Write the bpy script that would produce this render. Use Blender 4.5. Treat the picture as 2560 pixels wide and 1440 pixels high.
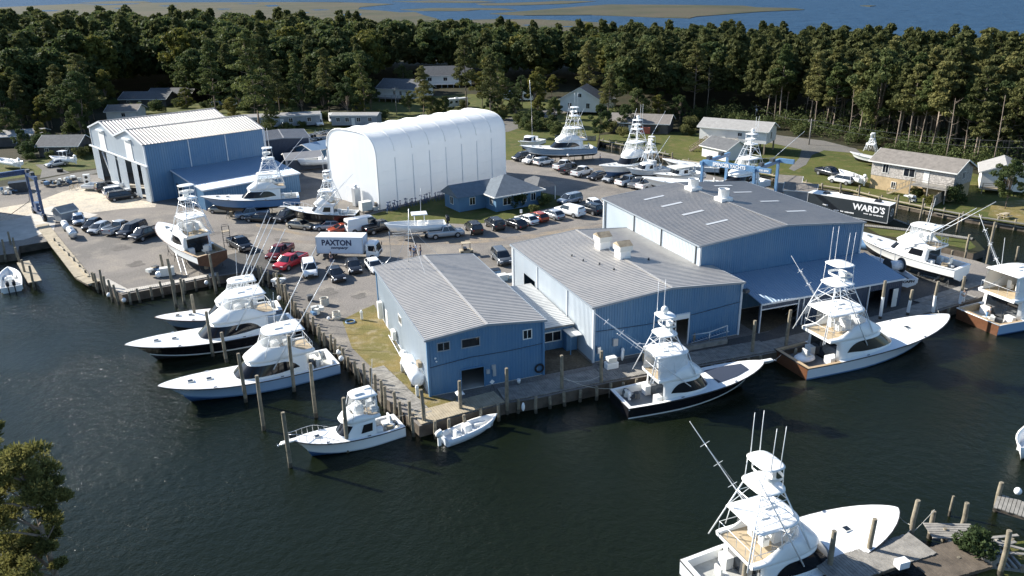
import bpy, math, random
import numpy as np
from mathutils import Vector, Matrix
from mathutils.geometry import tessellate_polygon
random.seed(7); rng = np.random.default_rng(7)
SC = bpy.context.scene
for o in list(bpy.data.objects): bpy.data.objects.remove(o)
COL = SC.collection
rad = math.radians
PI = math.pi
# ---------------------------------------------------------------- camera
FPX, PITCH, ROLL, CH = 1991.6, 0.36148714, -0.01797056, 36.0
_f = np.array([0, math.cos(PITCH), -math.sin(PITCH)]); _u = np.array([0, math.sin(PITCH), math.cos(PITCH)]); _r = np.array([1., 0, 0])
_c, _s = math.cos(ROLL), math.sin(ROLL)
RT, UP, FW = _c*_r+_s*_u, -_s*_r+_c*_u, _f
cd = bpy.data.cameras.new('camera'); cam = bpy.data.objects.new('camera', cd); COL.objects.link(cam)
cam.matrix_world = Matrix(((RT[0], UP[0], -FW[0], 0), (RT[1], UP[1], -FW[1], 0), (RT[2], UP[2], -FW[2], CH), (0, 0, 0, 1)))
cd.sensor_width = 36; cd.lens = FPX/2560*36; cd.clip_start = .5; cd.clip_end = 60000
SC.camera = cam
def G(px, py, z=0.0):
    "surveyed point: where the sight line of a photograph pixel meets height z"
    d = RT*((px-1280)/FPX)+UP*(-(py-720)/FPX)+FW
    t = (z-CH)/d[2]
    return np.array([d[0]*t, d[1]*t])
# ---------------------------------------------------------------- light
SUN_EL, SUN_AZ = rad(30.5), rad(156)          # azimuth measured from +x towards +y
sd = np.array([math.cos(SUN_EL)*math.cos(SUN_AZ), math.cos(SUN_EL)*math.sin(SUN_AZ), math.sin(SUN_EL)])
w = bpy.data.worlds.new('World'); SC.world = w; w.use_nodes = True
nt = w.node_tree; bg = nt.nodes['Background']
sky = nt.nodes.new('ShaderNodeTexSky'); sky.sky_type = 'NISHITA'; sky.sun_disc = False
sky.sun_elevation = SUN_EL; sky.sun_rotation = PI/2-SUN_AZ; sky.air_density = 1.0; sky.dust_density = .6; sky.ozone_density = 2.0
tn = nt.nodes.new('ShaderNodeMix'); tn.data_type = 'RGBA'; tn.blend_type = 'MULTIPLY'; tn.inputs[0].default_value = 1; tn.inputs[7].default_value = (.86, .97, 1.06, 1)
nt.links.new(sky.outputs[0], tn.inputs[6]); nt.links.new(tn.outputs[2], bg.inputs[0]); bg.inputs[1].default_value = 0.082
sl = bpy.data.lights.new('sun', 'SUN'); sl.energy = 5.0; sl.angle = rad(.5); sl.color = (1, .95, .86)
so = bpy.data.objects.new('sun', sl); COL.objects.link(so)
so.rotation_euler = Vector(sd).to_track_quat('Z', 'Y').to_euler()
SC.view_settings.view_transform = 'Standard'; SC.view_settings.look = 'None'
SC.view_settings.exposure = 1.08; SC.view_settings.gamma = 1; SC.view_settings.use_curve_mapping = False
SC.cycles.max_bounces = 6; SC.cycles.transparent_max_bounces = 8; SC.cycles.sample_clamp_indirect = 4
# ---------------------------------------------------------------- materials
MATS = {}
def mat(name, col, rough=.6, metal=0., var=0., scale=1., bump=0., bscale=None, spec=.5, alpha=1., var2=None, emit=0):
    if name in MATS: return MATS[name]
    m = bpy.data.materials.new(name); m.use_nodes = True; n = m.node_tree; b = n.nodes['Principled BSDF']
    c = (*col, 1) if len(col) == 3 else col
    b.inputs['Base Color'].default_value = c; b.inputs['Roughness'].default_value = rough; b.inputs['Metallic'].default_value = metal
    b.inputs['Specular IOR Level'].default_value = spec; b.inputs['Alpha'].default_value = alpha
    if var or bump:
        g = n.nodes.new('ShaderNodeNewGeometry')
        no = n.nodes.new('ShaderNodeTexNoise'); no.inputs['Scale'].default_value = scale; no.inputs['Detail'].default_value = 6; no.inputs['Roughness'].default_value = .65
        n.links.new(g.outputs['Position'], no.inputs['Vector'])
        if var:
            r = n.nodes.new('ShaderNodeValToRGB'); e = r.color_ramp.elements
            e[0].position = .32; e[1].position = .68
            lo = var2 if var2 else tuple(x*(1-var) for x in col)
            hi = col if var2 else tuple(min(1, x*(1+var)) for x in col)
            e[0].color = (*lo, 1); e[1].color = (*hi, 1)
            n.links.new(no.outputs[0], r.inputs[0]); n.links.new(r.outputs[0], b.inputs['Base Color'])
        if bump:
            n2 = n.nodes.new('ShaderNodeTexNoise'); n2.inputs['Scale'].default_value = bscale or scale*6; n2.inputs['Detail'].default_value = 4
            n.links.new(g.outputs['Position'], n2.inputs['Vector'])
            bp = n.nodes.new('ShaderNodeBump'); bp.inputs['Strength'].default_value = bump; bp.inputs['Distance'].default_value = .05
            n.links.new(n2.outputs[0], bp.inputs['Height']); n.links.new(bp.outputs[0], b.inputs['Normal'])
    MATS[name] = m; return m
def ground_mat(name, cols, scales, rough=.95, bump=.4, bscale=6.):
    "three colours mixed by two noises of different size, plus a fine speckle"
    m = bpy.data.materials.new(name); m.use_nodes = True; n = m.node_tree; b = n.nodes['Principled BSDF']; b.inputs['Roughness'].default_value = rough; b.inputs['Specular IOR Level'].default_value = .2
    g = n.nodes.new('ShaderNodeNewGeometry'); prev = None
    def noise(s, d=5, ro=.6):
        x = n.nodes.new('ShaderNodeTexNoise'); x.inputs['Scale'].default_value = s; x.inputs['Detail'].default_value = d; x.inputs['Roughness'].default_value = ro
        n.links.new(g.outputs['Position'], x.inputs['Vector']); return x
    def ramp(src, a, z_):
        r = n.nodes.new('ShaderNodeMapRange'); r.inputs[1].default_value = a; r.inputs[2].default_value = z_; n.links.new(src, r.inputs[0]); return r.outputs[0]
    def mix(f, A, B):
        x = n.nodes.new('ShaderNodeMix'); x.data_type = 'RGBA'
        n.links.new(f, x.inputs[0])
        for i, v in ((6, A), (7, B)):
            if isinstance(v, tuple): x.inputs[i].default_value = (*v, 1)
            else: n.links.new(v, x.inputs[i])
        return x.outputs[2]
    c = mix(ramp(noise(scales[0]).outputs[0], .42, .58), cols[0], cols[1])
    c = mix(ramp(noise(scales[1]).outputs[0], .5, .68), c, cols[2])
    sp = noise(bscale, 3, .8)
    x = n.nodes.new('ShaderNodeMix'); x.data_type = 'RGBA'; x.blend_type = 'MULTIPLY'; x.inputs[0].default_value = 1
    n.links.new(c, x.inputs[6]); r = n.nodes.new('ShaderNodeMapRange'); r.inputs[1].default_value = .3; r.inputs[2].default_value = .7; r.inputs[3].default_value = .62; r.inputs[4].default_value = 1.3
    n.links.new(sp.outputs[0], r.inputs[0]); n.links.new(r.outputs[0], x.inputs[7]); n.links.new(x.outputs[2], b.inputs['Base Color'])
    bp = n.nodes.new('ShaderNodeBump'); bp.inputs['Strength'].default_value = bump; bp.inputs['Distance'].default_value = .08
    n.links.new(sp.outputs[0], bp.inputs['Height']); n.links.new(bp.outputs[0], b.inputs['Normal'])
    MATS[name] = m; return m
def M(n): return MATS[n]
mat('white', (.8, .8, .78), .3, var=.03, scale=.8)
mat('white_gel', (.84, .84, .82), .22)
mat('white_tube', (.82, .83, .84), .25)
mat('offwhite', (.66, .65, .6), .5, var=.08, scale=1.5)
mat('alu', (.62, .64, .66), .35, metal=.6)
mat('black', (.012, .012, .014), .35)
mat('glass', (.012, .016, .022), .06, spec=.8)
mat('mask', (.010, .011, .014), .06, spec=.35)
mat('rubber', (.018, .018, .02), .8)
mat('rim', (.45, .46, .48), .35, metal=.7)
mat('lamp', (.75, .76, .78), .1, spec=.8)
mat('red_lamp', (.35, .02, .02), .2)
mat('chrome', (.6, .6, .62), .15, metal=1)
mat('skylight', (.40, .42, .44), .5)
mat('teak', (.12, .052, .026), .4, var=.25, scale=3)
mat('teak_deck', (.42, .31, .19), .6, var=.12, scale=4)
mat('tan_deck', (.44, .35, .23), .6, var=.1, scale=4)
mat('grey_deck', (.16, .18, .2), .6, var=.1, scale=2)
mat('cock_grey', (.42, .42, .39), .6, var=.15, scale=2)
mat('cushion', (.7, .71, .7), .7)
mat('navy_pad', (.03, .04, .065), .6)
mat('hull_white', (.8, .81, .8), .18)
mat('hull_silver', (.62, .66, .7), .15)
mat('hull_blue', (.30, .44, .62), .16)
mat('hull_midblue', (.13, .24, .42), .2)
mat('hull_steel', (.20, .29, .40), .2)
mat('hull_black', (.012, .012, .014), .12)
mat('bottom_blue', (.03, .09, .22), .6)
mat('bottom_black', (.02, .02, .024), .6)
mat('bottom_red', (.25, .07, .05), .6)
mat('rail_dark', (.03, .028, .026), .4)
mat('vinyl', (.75, .78, .8), .12, alpha=.30, spec=.8)
mat('wood', (.30, .245, .17), .85, var=.35, scale=1.2, bump=.4)
mat('wood_grey', (.24, .225, .20), .85, var=.3, scale=1.5, bump=.4)
mat('wood_dark', (.10, .08, .06), .9, var=.4, scale=.8, bump=.4)
mat('wood_new', (.36, .305, .215), .8, var=.2, scale=1.)
mat('piling', (.21, .18, .13), .85, var=.4, scale=1.6, bump=.5, bscale=14)
mat('piling_wet', (.07, .06, .045), .6, var=.4, scale=2, bump=.4)
mat('concrete', (.46, .43, .38), .9, var=.2, scale=.4)
mat('steel_dark', (.06, .065, .07), .6, var=.3, scale=2)
mat('lift_blue', (.035, .075, .17), .4, var=.25, scale=.8)
mat('lift_blue2', (.12, .24, .40), .4, var=.2, scale=.8)
mat('shingle', (.105, .108, .112), .9, var=.22, scale=1.5, bump=.3)
mat('shingle_brown', (.19, .17, .15), .9, var=.22, scale=1.5, bump=.3)
mat('shingle_light', (.30, .29, .275), .9, var=.15, scale=1.5, bump=.3)
mat('shingle_blue', (.13, .155, .18), .9, var=.15, scale=1.5, bump=.3)
mat('siding_white', (.72, .71, .67), .6, var=.06, scale=.7)
mat('siding_blue', (.10, .20, .31), .6, var=.08, scale=.7)
mat('siding_grey', (.28, .30, .32), .7, var=.15, scale=.7)
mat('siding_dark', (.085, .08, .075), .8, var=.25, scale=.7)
mat('stone', (.40, .37, .34), .9, var=.5, scale=3.2, bump=.8, bscale=5)
mat('stucco_tan', (.44, .33, .19), .9, var=.2, scale=1.2)
mat('bark', (.22, .17, .13), .95, var=.4, scale=2.)
mat('bark_pale', (.24, .19, .15), .95, var=.35, scale=1.5)
mat('rope', (.55, .52, .45), .9)
mat('fender', (.85, .86, .86), .4)
mat('skin', (.48, .30, .21), .6)
mat('denim', (.05, .08, .16), .8)
mat('shirt_blue', (.12, .30, .55), .8)
mat('shirt_dark', (.03, .035, .05), .8)
mat('shirt_white', (.7, .7, .7), .8)
mat('hair', (.04, .025, .015), .8)
mat('tarp_blue', (.10, .20, .34), .5, var=.3, scale=1.5)
mat('tarp_white', (.72, .74, .76), .5, var=.1, scale=1)
mat('rock', (.3, .28, .25), .9, var=.5, scale=1.5, bump=.6)
mat('green_bin', (.03, .09, .05), .5)
mat('ink_blue', (.02, .035, .09), .5)
mat('sign_white', (.85, .85, .85), .5)
mat('box_white', (.62, .68, .76), .4, var=.05, scale=.5)
mat('trailer_black', (.022, .03, .036), .35)
mat('red_brick', (.45, .12, .08), .8, var=.2, scale=2)
def metal_paint(name, col, rough=.45, stain=(.5, .5, .5), amt=.25, metal=0.):
    "painted sheet metal: streaks running down, faded patches"
    m = bpy.data.materials.new(name); m.use_nodes = True; n = m.node_tree; b = n.nodes['Principled BSDF']; b.inputs['Roughness'].default_value = rough; b.inputs['Metallic'].default_value = metal
    g = n.nodes.new('ShaderNodeNewGeometry'); mp = n.nodes.new('ShaderNodeMapping'); mp.inputs['Scale'].default_value = (1.6, 1.6, .12)
    n.links.new(g.outputs['Position'], mp.inputs[0])
    a = n.nodes.new('ShaderNodeTexNoise'); a.inputs['Scale'].default_value = 1.; a.inputs['Detail'].default_value = 5; n.links.new(mp.outputs[0], a.inputs['Vector'])
    a2 = n.nodes.new('ShaderNodeTexNoise'); a2.inputs['Scale'].default_value = .25; a2.inputs['Detail'].default_value = 6; n.links.new(g.outputs['Position'], a2.inputs['Vector'])
    mu = n.nodes.new('ShaderNodeMath'); mu.operation = 'MULTIPLY'; n.links.new(a.outputs[0], mu.inputs[0]); n.links.new(a2.outputs[0], mu.inputs[1])
    r = n.nodes.new('ShaderNodeMapRange'); r.inputs[1].default_value = .18; r.inputs[2].default_value = .42; r.inputs[3].default_value = 0; r.inputs[4].default_value = amt; n.links.new(mu.outputs[0], r.inputs[0])
    x = n.nodes.new('ShaderNodeMix'); x.data_type = 'RGBA'; x.inputs[6].default_value = (*col, 1); x.inputs[7].default_value = (*stain, 1)
    n.links.new(r.outputs[0], x.inputs[0]); n.links.new(x.outputs[2], b.inputs['Base Color']); MATS[name] = m; return m
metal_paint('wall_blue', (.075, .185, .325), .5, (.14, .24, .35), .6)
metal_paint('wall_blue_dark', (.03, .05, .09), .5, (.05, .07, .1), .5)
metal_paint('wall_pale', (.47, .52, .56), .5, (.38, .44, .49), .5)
metal_paint('roof_galv', (.47, .44, .40), .45, (.32, .31, .30), .6, .25)
metal_paint('roof_mid', (.31, .295, .28), .5, (.26, .25, .245), .6, .15)
metal_paint('roof_dark', (.31, .295, .28), .45, (.19, .2, .21), .6, .25)
metal_paint('roof_white', (.60, .60, .58), .4, (.45, .45, .44), .5, .15)
metal_paint('roof_blue', (.22, .31, .41), .45, (.28, .34, .42), .4, .1)
metal_paint('trim_grey', (.26, .29, .32), .5, (.2, .22, .24), .4)
metal_paint('trim_white', (.62, .65, .68), .5, (.45, .48, .5), .4)
metal_paint('tent_white', (.90, .91, .92), .55, (.74, .78, .82), .4)
ground_mat('gravel', [(.216, .196, .176), (.160, .148, .134), (.264, .236, .200)], (.07, .22), bscale=5)
ground_mat('track', [(.264, .216, .160), (.216, .188, .160), (.176, .160, .144)], (.15, .6), bscale=5)
ground_mat('oil_stain', [(.128, .116, .105), (.150, .139, .124), (.165, .150, .135)], (.4, 1.2), bscale=5)
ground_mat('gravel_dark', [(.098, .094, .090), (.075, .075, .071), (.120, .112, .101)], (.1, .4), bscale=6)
ground_mat('concrete_pad', [(.552, .478, .368), (.478, .423, .340), (.368, .340, .294)], (.09, .5), bscale=3, bump=.1)
ground_mat('grass', [(.090, .098, .023), (.066, .082, .020), (.133, .113, .043)], (.08, .5), bscale=7, bump=.8)
ground_mat('grass_dry', [(.212, .162, .060), (.145, .128, .043), (.255, .212, .128)], (.25, .8), bscale=8, bump=.8)
ground_mat('forest_floor', [(.024, .027, .012), (.036, .032, .016), (.048, .040, .020)], (.1, .6), bscale=3, bump=1)
ground_mat('road_mat', [(.160, .152, .140), (.136, .132, .120), (.192, .176, .152)], (.06, .4), bscale=5)
ground_mat('marsh_mat', [(.075, .062, .038), (.042, .045, .024), (.062, .066, .03)], (.006, .03), bscale=.35, bump=1)
ground_mat('mud', [(.10, .085, .06), (.07, .06, .045), (.13, .11, .08)], (.2, .6), bscale=4)
def fabric(name):
    m = M(name); n = m.node_tree; b = n.nodes['Principled BSDF']; t = n.nodes.new('ShaderNodeBsdfTranslucent'); t.inputs[0].default_value = (.9, .92, .93, 1); x = n.nodes.new('ShaderNodeMixShader'); x.inputs[0].default_value = .40
    n.links.new(b.outputs[0], x.inputs[1]); n.links.new(t.outputs[0], x.inputs[2]); n.links.new(x.outputs[0], n.nodes['Material Output'].inputs[0])
fabric('tent_white')
def water_mat(name, deep, b1, b2, s1, s2, rough, spec=.5, bstr=.5):
    m = bpy.data.materials.new(name); m.use_nodes = True; n = m.node_tree; b = n.nodes['Principled BSDF']
    b.inputs['Base Color'].default_value = (*deep, 1); b.inputs['Roughness'].default_value = rough; b.inputs['IOR'].default_value = 1.33; b.inputs['Specular IOR Level'].default_value = spec
    g = n.nodes.new('ShaderNodeNewGeometry'); prev = None
    big = n.nodes.new('ShaderNodeTexNoise'); big.inputs['Scale'].default_value = .035; big.inputs['Detail'].default_value = 3; n.links.new(g.outputs['Position'], big.inputs['Vector'])
    rr = n.nodes.new('ShaderNodeMapRange'); rr.inputs[1].default_value = .38; rr.inputs[2].default_value = .62; rr.inputs[3].default_value = .35; rr.inputs[4].default_value = 1.; n.links.new(big.outputs[0], rr.inputs[0])
    for s, d, st in ((s1, b1, (1, 1, 1)), (s2, b2, (1, 2.2, 1))):
        mp = n.nodes.new('ShaderNodeMapping'); mp.inputs['Scale'].default_value = st; mp.inputs['Rotation'].default_value = (0, 0, .5); n.links.new(g.outputs['Position'], mp.inputs[0])
        t = n.nodes.new('ShaderNodeTexNoise'); t.inputs['Scale'].default_value = s; t.inputs['Detail'].default_value = 4; t.inputs['Roughness'].default_value = .6; n.links.new(mp.outputs[0], t.inputs['Vector'])
        mu = n.nodes.new('ShaderNodeMath'); mu.operation = 'MULTIPLY'; n.links.new(t.outputs[0], mu.inputs[0]); n.links.new(rr.outputs[0], mu.inputs[1])
        bp = n.nodes.new('ShaderNodeBump'); bp.inputs['Strength'].default_value = bstr; bp.inputs['Distance'].default_value = d
        n.links.new(mu.outputs[0], bp.inputs['Height'])
        if prev: n.links.new(prev.outputs[0], bp.inputs['Normal'])
        prev = bp
    n.links.new(prev.outputs[0], b.inputs['Normal']); MATS[name] = m; return m
water_mat('water_mat', (.0058, .0088, .0036), .20, .06, 1.2, 5.2, .13, .30, 1.)
water_mat('bay_mat', (.024, .058, .108), 2.2, .9, .12, .5, .5, .10, 1.)
# ---------------------------------------------------------------- mesh kit
def link(o, parent=None):
    COL.objects.link(o)
    if parent is not None: o.parent = parent
    return o
def tag(o, label=None, cat=None, group=None, kind=None):
    if label: o['label'] = label
    if cat: o['category'] = cat
    if group: o['group'] = group
    if kind: o['kind'] = kind
    return o
def thing(name, label, cat, xy=(0, 0), z=0., rz=0., group=None):
    o = bpy.data.objects.new(name, None); COL.objects.link(o); o.empty_display_size = .5
    o.location = (float(xy[0]), float(xy[1]), z); o.rotation_euler = (0, 0, rz)
    return tag(o, label, cat, group)
def copy_tree(o, parent=None):
    c = o.copy(); COL.objects.link(c)
    if parent is not None: c.parent = parent
    for ch in list(o.children): copy_tree(ch, c)
    return c
def nrm(v):
    v = np.asarray(v, float); return v/(np.linalg.norm(v)+1e-12)
class MB:
    def __init__(s): s.v = []; s.f = []; s.m = []; s.s = []
    def add(s, vs, fs, m=0, sm=False):
        b = len(s.v); s.v += [tuple(float(q) for q in p) for p in vs]
        for f in fs: s.f.append(tuple(b+i for i in f)); s.m.append(m); s.s.append(sm)
        return s
    def box(s, c, d, rz=0., m=0, taper=1., sh=(0, 0)):
        x, y, z = [q/2 for q in d]; P = []
        for sz, k in ((-z, 1.), (z, taper)):
            for a, b in ((-x, -y), (x, -y), (x, y), (-x, y)):
                a2, b2 = a*k+(sh[0] if sz > 0 else 0), b*k+(sh[1] if sz > 0 else 0)
                P.append((c[0]+a2*math.cos(rz)-b2*math.sin(rz), c[1]+a2*math.sin(rz)+b2*math.cos(rz), c[2]+sz))
        return s.add(P, [(3, 2, 1, 0), (4, 5, 6, 7), (0, 1, 5, 4), (1, 2, 6, 5), (2, 3, 7, 6), (3, 0, 4, 7)], m)
    def quad(s, a, b, c, d, m=0): return s.add([a, b, c, d], [(0, 1, 2, 3)], m)
    def prism(s, pts, z0, z1, m=0, mside=None):
        n = len(pts); a = sum(pts[i][0]*pts[(i+1) % n][1]-pts[(i+1) % n][0]*pts[i][1] for i in range(n))
        if a < 0: pts = pts[::-1]
        V = [(p[0], p[1], z1) for p in pts]+[(p[0], p[1], z0) for p in pts]
        tr = tessellate_polygon([[Vector((p[0], p[1], 0)) for p in pts]])
        F = []
        for t in tr:
            A, B, C = [pts[i] for i in t]
            F.append(t if (B[0]-A[0])*(C[1]-A[1])-(C[0]-A[0])*(B[1]-A[1]) > 0 else t[::-1])
        s.add(V, F, m)
        b = len(s.v)-2*n
        for i in range(n):
            j = (i+1) % n; s.f.append((b+j, b+i, b+n+i, b+n+j)); s.m.append(m if mside is None else mside); s.s.append(False)
        if z1-z0 > .001:
            for t in F: s.f.append(tuple(b+n+i for i in t[::-1])); s.m.append(m); s.s.append(False)
        return s
    def sheet(s, pts, z, m=0):
        P = [(p[0], p[1]) for p in pts]; tr = tessellate_polygon([[Vector((p[0], p[1], 0)) for p in P]]); F = []
        for t in tr:
            A, B, C = [P[i] for i in t]
            F.append(t if (B[0]-A[0])*(C[1]-A[1])-(C[0]-A[0])*(B[1]-A[1]) > 0 else t[::-1])
        return s.add([(p[0], p[1], z) for p in P], F, m)
    def tube(s, pts, r, n=6, m=0, r1=None, cap=True):
        pts = [np.asarray(p, float) for p in pts]; k = len(pts); rings = []
        for i, p in enumerate(pts):
            d = nrm(pts[min(i+1, k-1)]-pts[max(i-1, 0)]); a = np.cross(d, (0, 0, 1.))
            if np.linalg.norm(a) < .05: a = np.cross(d, (1., 0, 0))
            a = nrm(a); b = np.cross(d, a); rr = r if r1 is None else r+(r1-r)*i/(k-1)
            rings.append([p+rr*(a*math.cos(2*PI*j/n)+b*math.sin(2*PI*j/n)) for j in range(n)])
        return s.loft(rings, True, cap, m, n > 4)
    def loft(s, rings, closed=True, cap=True, m=0, sm=True, mf=None):
        n = len(rings[0]); V = [p for r in rings for p in r]; F = []; mm = []
        b = len(s.v); s.v += [tuple(float(q) for q in p) for p in V]
        for i in range(len(rings)-1):
            for j in range(n if closed else n-1):
                k = (j+1) % n
                s.f.append((b+i*n+j, b+(i+1)*n+j, b+(i+1)*n+k, b+i*n+k)); s.m.append(mf(i, j) if mf else m); s.s.append(sm)
        if cap and closed:
            s.f.append(tuple(b+j for j in range(n))); s.m.append(m); s.s.append(False)
            s.f.append(tuple(b+(len(rings)-1)*n+j for j in range(n))[::-1]); s.m.append(m); s.s.append(False)
        return s
    def cyl(s, p0, p1, r0, r1=None, n=10, m=0): return s.tube([p0, p1], r0, n, m, r0 if r1 is None else r1)
    def ell(s, c, r, n=10, k=6, m=0, zmin=-1.):
        R = []
        for i in range(k+1):
            t = -1+2*i/k; a = t*PI/2; z = math.sin(a)
            if z < zmin: z = zmin
            q = max(math.cos(a), .02)
            R.append([(c[0]+r[0]*q*math.cos(2*PI*j/n), c[1]+r[1]*q*math.sin(2*PI*j/n), c[2]+r[2]*z) for j in range(n)])
        return s.loft(R[::-1], True, True, m, True)
    def mesh(s, name, mats):
        me = bpy.data.meshes.new(name); me.from_pydata(s.v, [], s.f)
        for x in (mats if isinstance(mats, (list, tuple)) else [mats]): me.materials.append(M(x) if isinstance(x, str) else x)
        me.polygons.foreach_set('material_index', s.m); me.polygons.foreach_set('use_smooth', s.s); me.update(); return me
    def build(s, name, mats, parent=None, loc=None, rz=None):
        o = bpy.data.objects.new(name, s.mesh(name, mats)); link(o, parent)
        if loc is not None: o.location = loc
        if rz is not None: o.rotation_euler = (0, 0, rz)
        return o
def part(name, me, parent):
    o = bpy.data.objects.new(name, me); return link(o, parent)
def text_mesh(s, size, depth=.01, bold=0.0, font_shear=0):
    c = bpy.data.curves.new('lettering', 'FONT'); c.body = s; c.size = size; c.extrude = depth; c.offset = bold; c.align_x = 'CENTER'; c.align_y = 'CENTER'; c.shear = font_shear; c.resolution_u = 2
    o = bpy.data.objects.new('lettering', c); COL.objects.link(o)
    bpy.context.view_layer.update(); me = bpy.data.meshes.new_from_object(o.evaluated_get(bpy.context.evaluated_depsgraph_get()))
    bpy.data.objects.remove(o); bpy.data.curves.remove(c); return me
def lettering(s, size, parent, loc, rot, m='sign_white', bold=0., sx=1., shear=0, name='lettering'):
    me = text_mesh(s, size, .012, bold, shear); me.materials.clear(); me.materials.append(M(m))
    o = part(name, me, parent); o.location = loc; o.rotation_euler = rot; o.scale = (sx, 1, 1); return o
# ---------------------------------------------------------------- setting: ground and water
WZ = -1.1
def pts(*q, z=0.): return [tuple(G(x, y, z)) for x, y in q]
S = 30000
MB().sheet([(-S, -2000), (S, -2000), (S, S), (-S, S)], WZ-.35).build('bay', 'bay_mat'); tag(bpy.data.objects['bay'], kind='structure')
shore = [(-620, 660), (-250, 645), (0, 638), (45, 633), (47, 616), (132, 601), (222, 694), (262, 712), (305, 737), (420, 716), (550, 690), (640, 676), (690, 690), (712, 735), (745, 775),
         (795, 822), (850, 877), (905, 935), (950, 985), (1000, 1025), (1048, 1066), (1260, 1010), (1345, 996), (1520, 958), (1700, 926), (1920, 885), (2180, 828), (2310, 791),
         (2440, 748), (2492, 728), (2489, 668), (2440, 652), (2380, 644), (2290, 622), (2230, 603), (2330, 612), (2434, 634), (2462, 624), (2436, 597), (2300, 573), (2240, 552), (2100, 505), (1990, 484),
         (1900, 462), (1800, 441), (1700, 421), (1640, 407), (1570, 390), (1490, 374), (1500, 351), (1600, 371), (1672, 387), (1706, 401), (1800, 416), (1920, 437), (2030, 462), (2127, 477),
         (2220, 500), (2330, 523), (2432, 542), (2560, 562), (2800, 605), (3200, 690)]
SH = pts(*shore)
back = [(420, 150), (300, 160), (200, 200), (172, 235), (160, 262), (140, 300), (118, 345), (100, 395), (60, 410), (0, 420), (-60, 455), (-160, 480), (-330, 520), (-520, 480), (-520, 150)]
land = MB().prism(SH+back, WZ-2.2, 0., 0, 1).build('land', ['forest_floor', 'wood_dark']); tag(land, kind='structure')
# basin water: everything inside the marina, level WZ
bw = MB().sheet([(-520, -200), (520, -200), (520, 203), (-520, 203)], WZ).build('water', 'water_mat'); tag(bw, kind='structure')
# yard surfaces
yard = [p for p in shore[1:32]]+[(2230, 603), (2160, 590), (2150, 560), (2100, 507), (1990, 486), (1900, 464), (1800, 443), (1700, 423), (1640, 409), (1570, 392), (1488, 376), (1490, 340), (1300, 340), (1250, 385), (1130, 400),
        (900, 400), (700, 425), (645, 345), (600, 350), (560, 440), (250, 437), (200, 436), (140, 447), (0, 470), (-300, 500)]
def surf(name, P, z, m): return tag(MB().sheet(pts(*P) if not isinstance(P[0], np.ndarray) else P, z).build(name, m), kind='structure')
surf('yard', yard, .012, 'gravel')
surf('concrete_apron', [(0, 520), (90, 505), (155, 480), (215, 462), (262, 455), (345, 500), (392, 508), (388, 518), (300, 523), (232, 532), (130, 540), (60, 570), (0, 580)], .024, 'concrete_pad')
surf('concrete_slab', [(-60, 560), (40, 548), (130, 515), (245, 537), (225, 545), (140, 552), (135, 575), (60, 600), (-60, 612)], .034, 'concrete')
surf('dark_gravel', [(530, 690), (640, 676), (690, 690), (700, 660), (640, 620), (560, 640), (480, 668)], .022, 'gravel_dark')  # sheet of darker gravel laid over the yard near the bulkhead
surf('office_lawn', [(900, 545), (960, 528), (1258, 452), (1300, 470), (1400, 490), (1420, 510), (1330, 530), (1280, 548), (1180, 562), (1080, 556), (1000, 566)], .022, 'grass')
surf('shed_lawn', [(855, 800), (915, 770), (935, 762), (1066, 985), (1140, 1005), (1140, 990), (1120, 1022), (1065, 1030), (1000, 985), (930, 920), (880, 870)], .024, 'grass_dry')
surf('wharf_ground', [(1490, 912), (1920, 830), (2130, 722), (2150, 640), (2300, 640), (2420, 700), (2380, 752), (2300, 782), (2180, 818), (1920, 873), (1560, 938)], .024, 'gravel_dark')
surf('pier_lawn', [(2162, 566), (2300, 583), (2424, 602), (2440, 618), (2425, 624), (2330, 606), (2200, 588)], .03, 'grass')
surf('east_lawn', [(1500, 353), (1600, 373), (1672, 389), (1706, 403), (1800, 418), (1920, 439), (2030, 464), (2127, 479), (2220, 502), (2330, 525), (2432, 544), (2560, 564), (2800, 608), (2800, 470), (2480, 445), (2380, 420), (2160, 375),
      (1900, 350), (1720, 330), (1600, 330), (1500, 338)], .012, 'grass')
surf('east_road', [(1890, 330), (1960, 340), (2060, 352), (2140, 372), (2155, 385), (2060, 376), (2030, 388), (2015, 412), (1985, 428), (1972, 422), (1998, 396), (2004, 374), (1900, 352)], .03, 'road_mat')
surf('west_road', [(-200, 486), (0, 468), (100, 450), (190, 432), (245, 424), (248, 432), (200, 443), (130, 455), (0, 482), (-200, 500)], .04, 'road_mat')
surf('west_lawn', [(-200, 475), (0, 452), (100, 437), (150, 430), (250, 420), (246, 380), (160, 385), (60, 405), (-200, 430)], .02, 'grass')
surf('driveway', [(88, 412), (130, 410), (175, 432), (100, 446), (105, 425)], .032, 'road_mat')
surf('north_lawn', [(655, 345), (600, 318), (700, 300), (860, 300), (880, 330), (1000, 345), (1200, 320), (1290, 330), (1500, 330), (1490, 372), (1300, 400), (900, 400), (700, 425)], .018, 'grass')
surf('north_road', [(700, 352), (760, 335), (830, 330), (1000, 330), (1250, 300), (1420, 262), (1500, 250), (1520, 262), (1400, 285), (1270, 330), (1000, 352), (840, 350), (760, 372), (710, 385)], .034, 'road_mat')
surf('clearing', [(920, 250), (1180, 235), (1350, 250), (1500, 240), (1620, 330), (1300, 330), (1000, 330), (900, 290)], .010, 'grass')
surf('west_clearing', [(290, 290), (300, 262), (440, 250), (560, 262), (740, 255), (760, 300), (640, 320), (560, 300), (420, 290)], .014, 'grass')
surf('red_leaf_patch', [(2480, 505), (2560, 500), (2640, 520), (2640, 570), (2560, 560), (2470, 540)], .03, 'grass_dry')
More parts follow.
